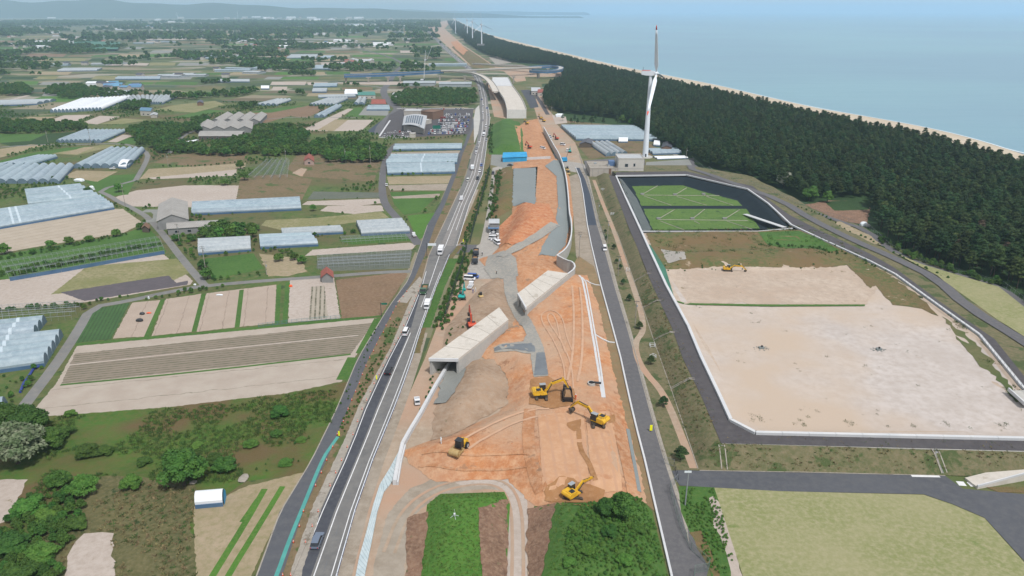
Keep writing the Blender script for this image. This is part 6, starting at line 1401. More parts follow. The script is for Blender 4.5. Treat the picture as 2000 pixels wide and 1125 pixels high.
for i, (x, y, h, l) in enumerate(((94,279,10,'utility pole behind the diagonal ten-tunnel greenhouse'),(178,283,12,'utility pole in front of the diagonal ten-tunnel greenhouse'),(245,402,13,'utility pole on the pale sand plot above the farm lane'),(403,535,12,'utility pole beside the scrub at the lane fork'),(724,320,13,'tall utility pole at the corner of the wood'),(559,318,10,'utility pole behind the bare tunnel frame'),(675,318,10,'thin utility pole before the wood'),(351,474,9,'utility pole on the bushy bank beside the farm lane'),(521,537,6,'short pole at the farm track mouth'),(1168,432,10,'utility pole in the pine strip opposite the fresh asphalt'),(1186,476,11,'second utility pole in the pine strip'),(1207,540,9,'utility pole among the young pines'),(1131,505,12,'dark pole on the gravel beside the white wing wall'),(1240,640,10,'leaning pole beside the bend of the footpath'),(742,355,7,'short pole on the field edge beside the asphalt lane'),(1077,224,9,'utility pole at the edge of the forest road'),(329,326,9,'utility pole on the green meadow left of the wood'),(63,181,10,'utility pole in the far left fields'),(820,262,8,'pole at the southern edge of the car park'),(1340,310,8,'pole at the forest edge above the gravel lot'))):
    pole(l, (x, y), h, 1 if i % 3 else 2)
pole('slim grey lamp pole with a sign plate at the access road mouth', (1338,987), 9, 0, 'steel', None)
p = Gd(1338, 987); t = thing('road_sign', 'small white sign plate high on the slim pole at the access road', 'sign', p+Vector((-.2, -.2, 8.6))); B().box(0, 0, 0, 1.5, .08, .45).obj('sign_plate', 'sign_white', t); B().box(0, .1, .1, .1, .2, .2).obj('bracket', 'steel', t)
def sign(label, px, h, w, hh, mat, post='steel_dark', dx=0.0, cat='sign'):
    p = Gd(*px); t = thing('road_sign', label, cat, p); B().tube((0, 0, 0), (0, 0, h), .1, n=6).obj('post', post, t)
    if dx: B().tube((0, 0, h-.3), (dx, 0, h-.3), .07, n=6).obj('sign_arm', post, t)
    B().box(dx, -.12, h-hh, w, .08, hh).obj('sign_plate', mat, t); return t
sign('pale overhead road sign on a tall dark mast beside the frontage junction', (834,503), 6.5, 3.6, 1.1, 'sign_white', dx=2.4)
sign('green and white sign board beside the frontage road', (745,618), 5.2, 2.0, .7, 'sign_green', dx=1.3)
for px, l, hh in (((1271,843),'yellow marker board on the east road beside the kerb',1.6),((663,853),'slim yellow marker board at the upper end of the teal strip',1.3),((736,743),'slim yellow marker board on the verge beside the fresh lane',1.3),((905,474),'yellow marker board at the side road junction',1.3)): sign(l, px, 2.0 if hh > 1.5 else 1.7, .65 if hh > 1.5 else .35, hh, 'yellow_sign')
sign('green guide board standing among the parked cars', (853,256), 5, 7, 3, 'sign_green')
for px, l, mt in (((1102,316),'blue-sheeted drilling rig beside the hoarding beam','bluetarp'),):
    p = Gd(*px); t = thing('drilling_rig', l, 'machine', p); B().box(0, 0, .7, 4, 3, 2.4, .2, .85).obj('sheeted_body', mt, t); B().box(0, 0, 0, 3.6, 2.6, .7).obj('base', 'cabblack', t); B().tube((1.6, 0, 3), (2.2, 0, 6), .15, n=6).obj('mast', 'steel_dark', t)
# pale survey frames in the pine strip
for i, (x, y, l) in enumerate(((1274,678,'upper of the two pale pipe frames beside the footpath'),(1275,700,'lower of the two pale pipe frames beside the young pine'),(1226,530,'small pale pipe frame beside the path above the pines'),(1177,372,'uppermost pale monitoring frame in the pine strip'),(1196,420,'monitoring frame beside the fresh asphalt lane'))):
    p = Gd(x, y); t = thing('pipe_frame', l, 'frame', p, i*.7, 'pale pipe frames in the pine strip')
    for sx in (-.8, .8):
        for sy in (-.6, .6): B().tube((sx, sy, 0), (sx, sy, 1.2), .07, n=5).obj('leg', 'rail_white', t)
    b = B()
    for z in (.6, 1.2):
        for sx in (-.8, .8): b.tube((sx, -.6, z), (sx, .6, z), .05, n=5)
        for sy in (-.6, .6): b.tube((-.8, sy, z), (.8, sy, z), .05, n=5)
    b.obj('rail', 'rail_white', t)
for px, l, mt, s in (((273,627),'larger black sheet pile on the sand plot','cabblack',(2.4,1.5,.8)),((278,614),'smaller black sheet pile on the sand plot','cabblack',(1.8,1.1,.7)),((568,560),'orange sack at the top of the weedy strip','cone_orange',(1.2,1.0,.7)),((291,612),'pale orange heap beside the black piles','cone_orange',(1.6,.9,.3)),((106,1073),'small white sheet lying in the bushes','sign_white',(1.3,.8,.4)),((476,935),'grey stone slab at the field corner','concrete_old',(2.0,3.0,.3)),((378,943),'pale slab under the great round bush','concrete_old',(1.4,1.4,.2)),((429,577),'white sacks in the middle of the tracked plot','sign_white',(2.4,.6,.4)),((381,557),'white bag at the lane junction','sign_white',(1,.7,.5)),((291,584),'white post box by the lane','sign_white',(.5,.5,1.0)),((155,354),'white covered stack behind the blue greenhouses','sign_white',(6,3,1.6)),((180,371),'white tank beside the tree by the blue greenhouse','sign_white',(3,2,2.4)),((1686,441),'white covered boat-shaped tarp by the forest edge','sign_white',(3.4,2.6,1.9)),((1695,443),'grey boxes beside the white tarp at the forest edge','concrete',(2.4,1.6,1.2)),((1093,228),'white tent roof on the sandy forest car park','sign_white',(9,6,3)),((943,920),'dark gravel sack',None,None)):
    if mt is None: continue
    p = Gd(*px); rr2 = random.Random(px[0]); bm = bmesh.new(); bmesh.ops.create_icosphere(bm, subdivisions=2, radius=1.0)
    for v in bm.verts:
        f = 1+rr2.uniform(-.12, .12); v.co = Vector((max(-.8, min(.8, v.co.x))*s[0]*.62*f, max(-.8, min(.8, v.co.y))*s[1]*.62*f, max(0, min(.75, v.co.z))*s[2]*1.33))
    me = bpy.data.meshes.new('heap'); bm.to_mesh(me); bm.free(); me.materials.append(MATS[mt]); o = new_obj(l.split()[2] if False else 'covered_heap', me, None, p+Vector((0, 0, .1))); tag(o, l, 'heap')
# people on the works
def person(label, px, shirt, rz, step):
    t = thing('person', label, 'person', Gd(*px)+Vector((0, 0, .08)), rz, 'workers on the site')
    me = bpy.data.meshes.new('body'); V = [(0,0,.92),(0,0,1.2),(0,0,1.42),(0,.02,1.55),(0,.03,1.7),(.18,0,1.4),(.27,.06,1.14),(.26,.22,.93),(-.18,0,1.4),(-.27,-.03,1.13),(-.28,.05,.88),(.1,0,.88),(.12,step,.48),(.12,step*.4,.06),(.12,step*.4+.16,.04),(-.1,0,.88),(-.12,-step*.5,.48),(-.12,-step,.06),(-.12,-step+.16,.04)]
    E_ = [(0,1),(1,2),(2,3),(3,4),(2,5),(5,6),(6,7),(2,8),(8,9),(9,10),(0,11),(11,12),(12,13),(13,14),(0,15),(15,16),(16,17),(17,18)]
    me.from_pydata(V, E_, []); o = new_obj('body', me, t); sk = o.modifiers.new('skin', 'SKIN'); me.materials.append(MATS[shirt])
    for i, r in enumerate((.15,.15,.16,.06,.11,.08,.055,.04,.08,.055,.04,.1,.075,.055,.05,.1,.075,.055,.05)): me.skin_vertices[0].data[i].radius = (r, r*.8)
    me.skin_vertices[0].data[0].use_root = True; o.modifiers.new('smooth', 'SUBSURF').levels = 1
    B().tube((0, .03, 1.72), (0, .03, 1.86), .15, .08, n=10).obj('helmet', 'sign_white', t)
for l, px, s_, r_, st in (('worker in navy walking before the teal excavator',(924,573),'rail_blue',.4,.2),('worker in white standing beside the teal excavator',(929,571),'sign_white',2.0,.05),('worker in dark clothes crossing the haul road',(970,536),'cabblack',1.2,.22),('worker in orange beside the tracked carrier',(1124,782),'cone_orange',-.6,.1),('worker in dark clothes at the black tippers',(942,500),'cabblack',.2,.1),('worker in white near the roller on the orange fill',(862,868),'sign_white',.9,.15)): person(l, px, s_, r_, st)
# blue flood pipe beside the left greenhouse
t = thing('drain_hose', 'crumpled blue hose on the grass beside the left greenhouse', 'hose', G(60, 730)); Q = [G(x, y)-t.location+Vector((0, 0, .35)) for x, y in ((40,768),(47,750),(58,735),(66,722),(80,716))]; b = B()
for a, c in zip(Q, Q[1:]): b.tube(a, c, .35, n=7)
b.obj('hose', 'rail_blue', t)
p = Gd(888, 1010); t = thing('survey_tripod', 'small white survey instrument with four legs on the green mound', 'instrument', p+Vector((0, 0, .05)), scale=.6)
for k in range(4): B().tube((0, 0, .9), (1.5*math.cos(k*1.57+.3), 1.5*math.sin(k*1.57+.3), 0), .06, n=5).obj('leg', 'rail_white', t)
B().box(0, 0, .9, .6, .6, .6).obj('housing', 'rail_white', t); B().tube((0, 0, 1.5), (0, 0, 3.2), .05, n=5).obj('mast', 'rail_white', t)

# ================================================================== TREES
def leaf_mesh(name, lobes, n, size, mat, seed, flat=0.5, needle=False):
    """lobes: (x,y,z,rx,ry,rz); n leaf faces scattered over their shells"""
    rs = np.random.RandomState(seed); lb = np.array(lobes); w = lb[:, 3]*lb[:, 4]; k = rs.choice(len(lb), n, p=w/w.sum())
    d = rs.normal(size=(n, 3)); d[:, 2] = np.where(d[:, 2] < -.35, -d[:, 2], d[:, 2]); d /= np.linalg.norm(d, axis=1)[:, None]
    r = rs.uniform(.72, 1.03, n)[:, None]; c = lb[k, :3]+d*lb[k, 3:6]*r
    nn = d*(1-flat)+rs.normal(size=(n, 3))*.35+np.array([0, 0, flat]); nn /= np.linalg.norm(nn, axis=1)[:, None]
    a = np.cross(nn, rs.normal(size=(n, 3))); a /= np.linalg.norm(a, axis=1)[:, None]; b = np.cross(nn, a)
    s = (size*rs.uniform(.6, 1.35, n))[:, None]; q = .28 if needle else .62
    V = np.stack([c-a*s*.5, c-b*s*q*.5, c+a*s*.5, c+b*s*q*.5], 1).reshape(-1, 3)
    me = bpy.data.meshes.new(name); me.vertices.add(4*n); me.vertices.foreach_set('co', V.ravel()); me.loops.add(4*n); me.loops.foreach_set('vertex_index', np.arange(4*n)); me.polygons.add(n); me.polygons.foreach_set('loop_start', np.arange(0, 4*n, 4)); me.polygons.foreach_set('loop_total', np.full(n, 4))
    me.materials.append(MATS[mat]); me.update(calc_edges=True); return me
def broad_lobes(rs, R, H, n=26, z0=.35):
    L = []
    for i in range(n):
        u = rs.uniform(-1, 1); th = rs.uniform(0, 6.28); el = math.acos(rs.uniform(-.1, 1)); r = R*.68*rs.uniform(.55, 1.05)
        L.append((r*math.sin(el)*math.cos(th), r*math.sin(el)*math.sin(th), H*z0+(H*(1-z0)*.72)*math.cos(el)*rs.uniform(.7, 1.1)+.3, R*rs.uniform(.24, .4), R*rs.uniform(.24, .4), R*rs.uniform(.18, .3)))
    L.append((0, 0, H*.5, R*.6, R*.6, H*.28)); return L
def pine_lobes(rs, R, H, n=26):
    L = []
    for i in range(n):
        f = (i+.5)/n; z = H*(.42+.56*f); rr_ = R*(1-f)**.6*rs.uniform(.45, 1.0); th = i*2.4+rs.uniform(-.4, .4)
        L.append((rr_*math.cos(th)*.75, rr_*math.sin(th)*.75, z+rs.uniform(-.3, .3), R*rs.uniform(.22, .36)*(1.1-.35*f), R*rs.uniform(.22, .36)*(1.1-.35*f), H*rs.uniform(.025, .045)+.12))
    return L
def trunk_mesh(name, H, r, lobes, rs, lean=.3):
    b = B(); pts = [Vector((0, 0, -.2))]
    for k in range(1, 5): pts.append(Vector((rs.uniform(-lean, lean)*k*.3, rs.uniform(-lean, lean)*k*.3, H*.2*k)))
    for i in range(4): b.tube(pts[i], pts[i+1], r*(1-i*.2), r*(1-(i+1)*.2), n=6, caps=False)
    for l in lobes[::4]:
        q = pts[2] if l[2] < H*.55 else pts[3]; b.tube(q, Vector(l[:3]), r*.35, r*.12, n=4, caps=False)
    return b.me(name, 'bark')
def treeproto(kind, seed, R, H, n, size, mat):
    rs = random.Random(seed); L = pine_lobes(rs, R, H) if kind == 'pine' else broad_lobes(rs, R, H)
    cr = leaf_mesh('crown', L, n, size, mat, seed, .55 if kind == 'pine' else .35, kind == 'pine'); tr = trunk_mesh('trunk', H*.9, .22 if kind == 'pine' else .25, L, rs)
    return cr, tr
def tree(kind_name, label, cat, meshes, p, s, rz, group=None, z=1.0, mat=None):
    t = thing(kind_name, label, cat, p, rz, group, (s, s, s*z)); c = new_obj('crown', meshes[0], t); new_obj('trunk', meshes[1], t)
    if mat: c.material_slots[0].link = 'OBJECT'; c.material_slots[0].material = MATS[mat]
    return t
PINES = [treeproto('pine', 10+i, 3.2+.35*i, 10.5+.4*(i%3), 2200, .85, 'needles') for i in range(5)]
PVAR = [treeproto('pine', 24, 3.8, 12, 2000, .85, 'needles')[0], treeproto('pine', 25, 2.8, 9, 1500, .8, 'needles_light')[0], treeproto('pine', 26, 4.2, 11, 2200, .85, 'needles')[0]]
BROAD = [treeproto('broad', 30+i, 3.4, 7, 1500, .85, 'leaves') for i in range(5)]
BRIGHT = [treeproto('broad', 60+i, 3.4, 7, 1100, 1.0, 'leaves_bright')[0] for i in range(2)]
BROADHI = [treeproto('broad', 50+i, 3.6, 5.5, 9000, .42, 'leaves') for i in range(3)]
def world_poly(px, z=0): return np.array([tuple(G(x, y, z).to_2d()) for x, y in px])
def fill(poly, sp, seed, jit=.42):
    rs = np.random.RandomState(seed); lo, hi = poly.min(0), poly.max(0)
    gx, gy = np.meshgrid(np.arange(lo[0], hi[0], sp), np.arange(lo[1], hi[1], sp*.87)); gx = gx+(np.arange(gx.shape[0]) % 2)[:, None]*sp/2
    P = np.stack([gx.ravel(), gy.ravel()], 1)+rs.uniform(-jit, jit, (gx.size, 2))*sp
    return P[inside(P, poly)]
def visible(P, m=60):
    """keeps what can fall inside the picture, with a margin"""
    y = P[:, 1]; dep = y*math.cos(PITCH)+CAMH*math.sin(PITCH); u = P[:, 0]*FPX/np.maximum(dep, 1)
    return P[(np.abs(u) < 1000+m+9000/np.maximum(y, 60)) & (y > 60)]
def instancer(name, pts, scales, protos, label, mat_tilt=None, zs=None):
    """one 'stuff' object: geometry nodes put one of several crowns on every point"""
    co = bpy.data.collections.new(name+'_sources')
    for m in protos: o = bpy.data.objects.new('crown', m); co.objects.link(o)
    me = bpy.data.meshes.new(name); h = zs if zs is not None else np.zeros(len(pts)); me.from_pydata([(p[0], p[1], z) for p, z in zip(pts, h)], [], [])
    at = me.attributes.new('sc', 'FLOAT', 'POINT'); at.data.foreach_set('value', np.asarray(scales, np.float32))
    me.materials.append(protos[0].materials[0]); o = new_obj(name, me)
    ng = bpy.data.node_groups.new(name, 'GeometryNodeTree'); ng.interface.new_socket('Geometry', in_out='INPUT', socket_type='NodeSocketGeometry'); ng.interface.new_socket('Geometry', in_out='OUTPUT', socket_type='NodeSocketGeometry')
    N = ng.nodes.new; gi = N('NodeGroupInput'); go = N('NodeGroupOutput'); ip = N('GeometryNodeInstanceOnPoints'); ci = N('GeometryNodeCollectionInfo'); ci.inputs[0].default_value = co; ci.inputs[1].default_value = True; ci.inputs[2].default_value = True
    ip.inputs['Pick Instance'].default_value = True; rv = N('FunctionNodeRandomValue'); rv.data_type = 'FLOAT_VECTOR'; rv.inputs[1].default_value = (.12, .12, 6.283)
    na = N('GeometryNodeInputNamedAttribute'); na.data_type = 'FLOAT'; na.inputs[0].default_value = 'sc'
    lk = ng.links.new; lk(gi.outputs[0], ip.inputs['Points']); lk(ci.outputs[0], ip.inputs['Instance']); lk(rv.outputs[0], ip.inputs['Rotation']); lk([s for s in na.outputs if s.enabled][0], ip.inputs['Scale']); lk(ip.outputs[0], go.inputs[0])
    md = o.modifiers.new('scatter', 'NODES'); md.node_group = ng; o['kind'] = 'stuff'; o['label'] = label; return o
for A_, lo_, hi_, h_ in LAID:
    ar = abs(np.sum(A_[:, 0]*np.roll(A_[:, 1], 1)-A_[:, 1]*np.roll(A_[:, 0], 1)))/2
    if ar < 26000 and hi_[0] < 30: OBST.append((A_, lo_, hi_))
def free_of(P, margin=0.0):
    ok = np.ones(len(P), bool)
    for A_, lo_, hi_ in OBST:
        m = np.all((P >= lo_-2) & (P <= hi_+2), axis=1) & ok; i_ = np.nonzero(m)[0]
        if len(i_):
            bad = inside(P[i_], A_)
            if margin: bad |= seg_dist(P[i_], A_) < margin
            ok[i_[bad]] = False
    return P[ok]
# ---- the coastal pine forest
forest_px = [(1062,186),(1064,212),(1078,216),(1100,222),(1150,226),(1200,232),(1232,243),(1262,262),(1292,284),(1335,300),(1372,326),(1440,342),(1475,356),(1528,372),(1572,392),(1620,388),(1700,388),(1706,420),(1716,448),(1748,478),(1800,502),(1880,528),(1960,548),(2030,600),(2200,700),(2600,860),(3000,860)]
seaside = [(p.x+4, p.y) for p in inner]
fp = np.array([tuple(G(x, y).to_2d()) for x, y in forest_px]+[tuple(p) for p in seaside]+[tuple(G(x, y).to_2d()) for x, y in ((874,44),(884,60),(905,80),(935,100),(960,112),(1000,122),(1090,128),(1100,140),(1098,160),(1075,170))])
FP = visible(fill(fp, 4.7, 1, .4)); FP = FP[FP[:, 1] < 2600]
dist = np.hypot(FP[:, 0], FP[:, 1]); order = np.argsort(dist); near_i = order[:292]; far_i = order[292:]
rs = random.Random(5)
edge_d = seg_dist(FP[near_i], world_poly(forest_px))
for j, i in enumerate(near_i):
    q_ = rs.random(); vm = 'needles_light' if q_ < .16 else 'needles_dry' if q_ < .19 else None
    l = ('yellow-green' if q_ < .16 else 'half-dead brownish' if q_ < .19 else 'dark green')+(' coastal pine on the front edge of the forest behind the wire fence' if edge_d[j] < 6 else ' coastal pine in the thick of the forest behind the wire fence')
    tree('pine_tree', l, 'pine tree', PINES[rs.randrange(5)], (FP[i, 0], FP[i, 1], 0), rs.uniform(.66, 1.2), rs.uniform(0, 6.28), 'pines of the coastal forest', mat=vm)
sel = far_i; instancer('pine_forest', FP[sel], np.random.uniform(.72, 1.12, len(sel)), [m[0] for m in PINES]*1+PVAR, 'dense dark green pine forest stretching along the beach')
far_px = fp.copy(); FF = fill(fp, 12, 2); FF = FF[FF[:, 1] >= 2600]; instancer('far_pine_belt', FF, np.random.uniform(1.1, 1.7, len(FF)), [m[0] for m in PINES[:2]], 'far dark strip of pines following the curve of the coast')
for px, s, l, m in (((1530,366),1.25,'tree with whitish blossom on the forest edge','blossom'),((1580,392),1.15,'bright green broadleaf tree at the corner of the scrub field','leaves_bright'),((1615,396),.9,'lower bright green tree beside the scrub field','leaves_bright'),((1745,338),1.1,'rust-brown dying tree standing out in the dark forest','leaves_rust'),((1618,441),.45,'round yellow-green bush beside the small white hut','leaves_bright'),((1215,240),1.0,'bright green tree at the forest edge behind the huge greenhouse','leaves_bright'),((1232,246),.9,'second bright green tree at the forest edge','leaves_bright'),((1160,180),1.0,'olive green tree with brighter leaves in the forest','leaves_bright')):
    tree('broadleaf_tree', l, 'tree', BROADHI[0] if s > 1 else BROAD[1], tuple(G(*px)), s*(1.35 if px[0] < 1760 and px[0] > 1500 and s > 1 else 1.1), 1.0, mat=m)
# seaward edge of the forest gets its blown low pines too
for i, (x, y, s) in enumerate(((1115,243,.6),(1122,240,.7),(1128,245,.6),(1140,240,.75),(1155,246,.8),(1162,238,.7),(1178,246,.7),(1205,245,.8),(1099,236,.6),(1172,235,.8))): tree('pine_tree', 'young pine standing on the lawn behind the huge flat greenhouse', 'pine tree', PINES[i % 5], tuple(G(x, y)), s, i, 'pines on the lawn behind the huge greenhouse')
YP = [((1199,487),.33,'topmost young pine beside the footpath'),((1204,515),.3,'second young pine below the white van'),((1211,526),.3,'young pine leaning to the footpath below the white van'),((1217,556),.33,'young pine beside the first bank drain'),((1229,588),.36,'round young pine beside the second bank drain'),((1249,643),.38,'young pine in the inner bend of the footpath'),((1271,712),.4,'young pine between the pale pipe frames'),((1295,794),.42,'spreading young pine left of the curving footpath'),((1329,899),.5,'dense dark pine beside the access gate'),((1184,468),.25,'tiny pine above the white van'),((1182,455),.25,'tiny pine beside the fence above the white van')]
YPM = [treeproto('pine', 90+i, 4.2, 7.5, 2600, .9, 'needles') for i in range(2)]
for i, (px, s, l) in enumerate(YP): tree('pine_tree', l, 'pine tree', YPM[i % 2], tuple(Gd(*px)), s, i*1.3, 'young pines in the strip beside the east road')
P_ = free_of(fill(world_poly([(-40,835),(-40,200),(740,200),(905,216),(900,300),(830,470),(745,640),(700,745),(560,765),(60,810)]), 3.2, 77, .5), 1.0)
P_ = P_[vnoise(P_, .05, 78)+.5*vnoise(P_, .3, 79) > .12]; instancer('shrubs', P_, np.random.uniform(.08, .34, len(P_))**1.0, [m[0] for m in BROAD]+BRIGHT, 'rank weeds and shrubs on the strips between fields, greenhouses and lanes')
# ---- bushes and trees near the camera
BUSH = [((360,948),1.62,'great round dark green bush beside the white tunnel shelter','leaves',1.0),((258,952),.75,'yellow-green round bush in the middle of the meadow','leaves_bright',.85),((163,966),1.0,'bright green bush left of the round yellow-green one','leaves_bright',.9),((118,950),.9,'dark bush squeezed between the blossom tree and the bright bush','leaves',.8),((35,905),2.0,'spreading tree with greyish blossom at the left edge','leaves_pale',.95),((60,850),1.6,'dark green tree behind the blossom tree','leaves',.95),((8,840),1.5,'dark green tree at the left edge behind the pale tunnel end','leaves',.9),((100,872),1.2,'dark green tree at the right end of the left clump','leaves',.8),((175,888),.9,'low dark bush beyond the left clump','leaves',.6),((205,885),.7,'low bush trailing right of the left clump','leaves',.55),((128,850),.8,'low green bush below the sand field corner','leaves',.55),((440,920),.85,'dark bush right of the great round bush','leaves',.75),((416,905),.7,'dark bush touching the great round bush','leaves',.7),((490,872),.62,'low spiky bush in the meadow','leaves_bright',.5),((540,851),.5,'small round bush in the open meadow','leaves',.7),((545,812),.8,'bush standing in the upper meadow','leaves',.7),((385,872),.5,'low pale bush in the meadow above the great bush','leaves_bright',.4),((590,860),.5,'low bush near the frontage road','leaves_bright',.35),((560,905),.6,'sprawling low bush near the frontage road','leaves_bright',.35),((280,905),.6,'sprawling bush above the round yellow-green bush','leaves',.5),((60,1000),1.1,'green thicket below the blossom tree','leaves_bright',.6),((95,1015),.9,'bright thicket at the left field corner','leaves_bright',.5),((150,1030),.8,'dark thicket bush at the edge of the dry meadow','leaves',.5),((20,1075),1.2,'green thicket in the bottom left corner','leaves',.55),((80,1090),1.0,'bright thicket near the bottom left corner','leaves_bright',.5),((140,812),.5,'small bush on the field edge','leaves_bright',.7),((40,1140),1.2,'thicket cut by the lower left picture edge','leaves',.5),
 ((1215,1010),0.95,'tall dark bush on the top of the mound below the fill','leaves',1.1),((1180,1005),0.62,'dark spreading bush on the mound beside the excavator','leaves',1.1),((1190,1045),0.53,'large bush in the middle of the mound','leaves',.9),((1245,1040),0.45,'bush on the right flank of the mound','leaves',.8),((1150,1080),0.49,'bright bush on the left flank of the mound','leaves_bright',.7),((1220,1100),0.49,'bright bush near the bottom edge of the mound','leaves_bright',.7),((1110,1100),0.45,'bright low bush on the mound beside the bare bank','leaves_bright',.5),((1265,1095),0.40,'bush on the mound next to the east road','leaves_bright',.5),((1175,1150),0.53,'bush at the very bottom of the mound','leaves_bright',.6),
 ((612,412),.62,'single light green tree beside the long greenhouse','leaves_bright',.9),((478,352),1.1,'dark round tree beside the bare tunnel frame','leaves_bright',.8),((440,362),.9,'flat green tree on the field edge','leaves_bright',.7),((470,330),1.0,'tree left of the bare tunnel frame','leaves',.9),((233,375),1.0,'open green tree above the farm lane','leaves_bright',.8),((228,462),.75,'tree at the end of the row beside the sand rows','leaves_bright',.8),((175,472),.7,'tree in the row beside the sand rows, second','leaves_bright',.7),((135,477),.8,'tree in the row beside the sand rows, third','leaves_bright',.7),((100,485),.85,'tree in the row beside the sand rows, fourth','leaves_bright',.7),((10,495),1.0,'tree at the left end of the row beside the sand rows','leaves_bright',.7),((65,495),.6,'low tree near the left end of the row','leaves_bright',.6),((275,448),.7,'tree shading the little brown lean-to','leaves',.8),((545,510),.75,'dark bush behind the farmyard greenhouse','leaves',.75),((575,508),.7,'second dark bush behind the farmyard greenhouse','leaves',.75),((590,515),.7,'bush at the end of the farmyard greenhouse','leaves_bright',.8),((405,545),.9,'brownish green tree at the lane fork','leaves',.8),((398,525),.8,'tree behind the lane fork pole','leaves',.8),((430,450),.9,'tree at the end of the long low farm building','leaves',.8),((450,462),.9,'bush right of the long low farm building','leaves',.7),((345,470),.8,'bush in front of the long low farm building','leaves',.6),((375,470),.7,'dark bush by the window of the long farm building','leaves',.6),((415,470),.8,'bush below the end of the long farm building','leaves_bright',.6),((500,450),.8,'green bush on the bank above the weathered greenhouse','leaves_bright',.6),((722,328),.5,'small dark bush on the brown grass','leaves',.7),((173,378),.8,'dark tree beside the big blue greenhouse','leaves',.8),((105,352),.6,'dark bush before the arched tunnel ends','leaves',.7),((690,455),.5,'bush between the two pale greenhouses','leaves',.7)]
rs = random.Random(9)
for px, s, l, m, zf in BUSH:
    big = px[1] > 780; ms = BROADHI[rs.randrange(3)] if big else BROAD[rs.randrange(5)]
    tree('bush' if zf < .8 else 'broadleaf_tree', l, 'bush' if zf < .8 else 'tree', ms, tuple(Gd(*px)-Vector((0, 0, .2))), s*(1.0 if big else 1.0), rs.uniform(0, 6), z=zf, mat=m)
# ---- woods of single broadleaf trees
WOODS = [
 ([(392,304),(430,284),(470,275),(520,258),(560,250),(600,262),(600,285),(570,296),(500,302),(440,306)], 5.2, 'leaves', 'tree in the wood right of the livestock sheds'),
 ([(505,306),(530,296),(600,290),(640,278),(700,282),(750,292),(757,316),(700,320),(640,317),(628,304),(560,306)], 5.2, 'leaves', 'tree in the round-topped wood behind the pink cottage'),
 ([(770,207),(764,195),(795,180),(860,178),(928,180),(930,205),(900,208),(830,208)], 5.6, 'leaves', 'tree in the rectangular wood beside the main road'),
 ([(248,264),(262,255),(300,248),(366,250),(372,256),(345,276),(300,290),(268,286),(262,270)], 5.5, 'leaves', 'tree in the wood west of the livestock sheds'),
 ([(-40,262),(-40,244),(60,240),(110,246),(160,246),(172,254),(120,258),(60,262)], 5.5, 'leaves', 'tree in the hedge wood at the left edge'),
 ([(232,215),(255,203),(290,204),(300,213),(262,218)], 6, 'leaves', 'tree in front of the dazzling white greenhouses'),
 ([(-40,186),(0,170),(50,168),(66,184),(40,188)], 6, 'leaves', 'tree in the copse at the far left'),([(85,184),(100,172),(150,170),(210,178),(180,192),(130,194)], 6, 'leaves', 'tree in the copse behind the white greenhouses'),
 ([(360,262),(385,238),(400,232),(410,240),(392,262)], 6, 'leaves', 'tree at the west end of the livestock farm'),
 ([(300,290),(310,282),(400,290),(395,302),(310,300)], 5, 'leaves_bright', 'low tree on the meadow below the livestock farm'),
 ([(385,470),(400,452),(480,450),(505,462),(490,468),(390,474)], 5, 'leaves', 'scrub tree between the farm building and the greenhouses'),
 ([(862,288),(900,262),(905,268),(880,290)], 5, 'leaves', 'tree') ][:11]
allp = []
for k, (px, sp, m, l) in enumerate(WOODS):
    for p in fill(world_poly(px), sp, 40+k, .4): allp.append((p[0], p[1], k))
allp.sort(key=lambda q: math.hypot(q[0], q[1])); rs = random.Random(17)
NT = 225
for x, y, k in allp[:NT]:
    br_ = rs.random() < .25; s_ = rs.uniform(.62, 1.05); w_ = ('bright green ' if br_ else 'dark green ')+('young ' if s_ < .75 else 'broad ' if s_ > .92 else '')
    tree('broadleaf_tree', w_+WOODS[k][3], 'tree', BROAD[rs.randrange(5)], (x, y, -.3), s_, rs.uniform(0, 6.28), 'trees of the woods between the fields', mat='leaves_bright' if br_ else None)
rest = np.array([(x, y) for x, y, k in allp[NT:]])
instancer('woodland', rest, np.random.uniform(.65, 1.1, len(rest)), [m[0] for m in BROAD], 'farther broadleaf woods between the greenhouses and the main road')
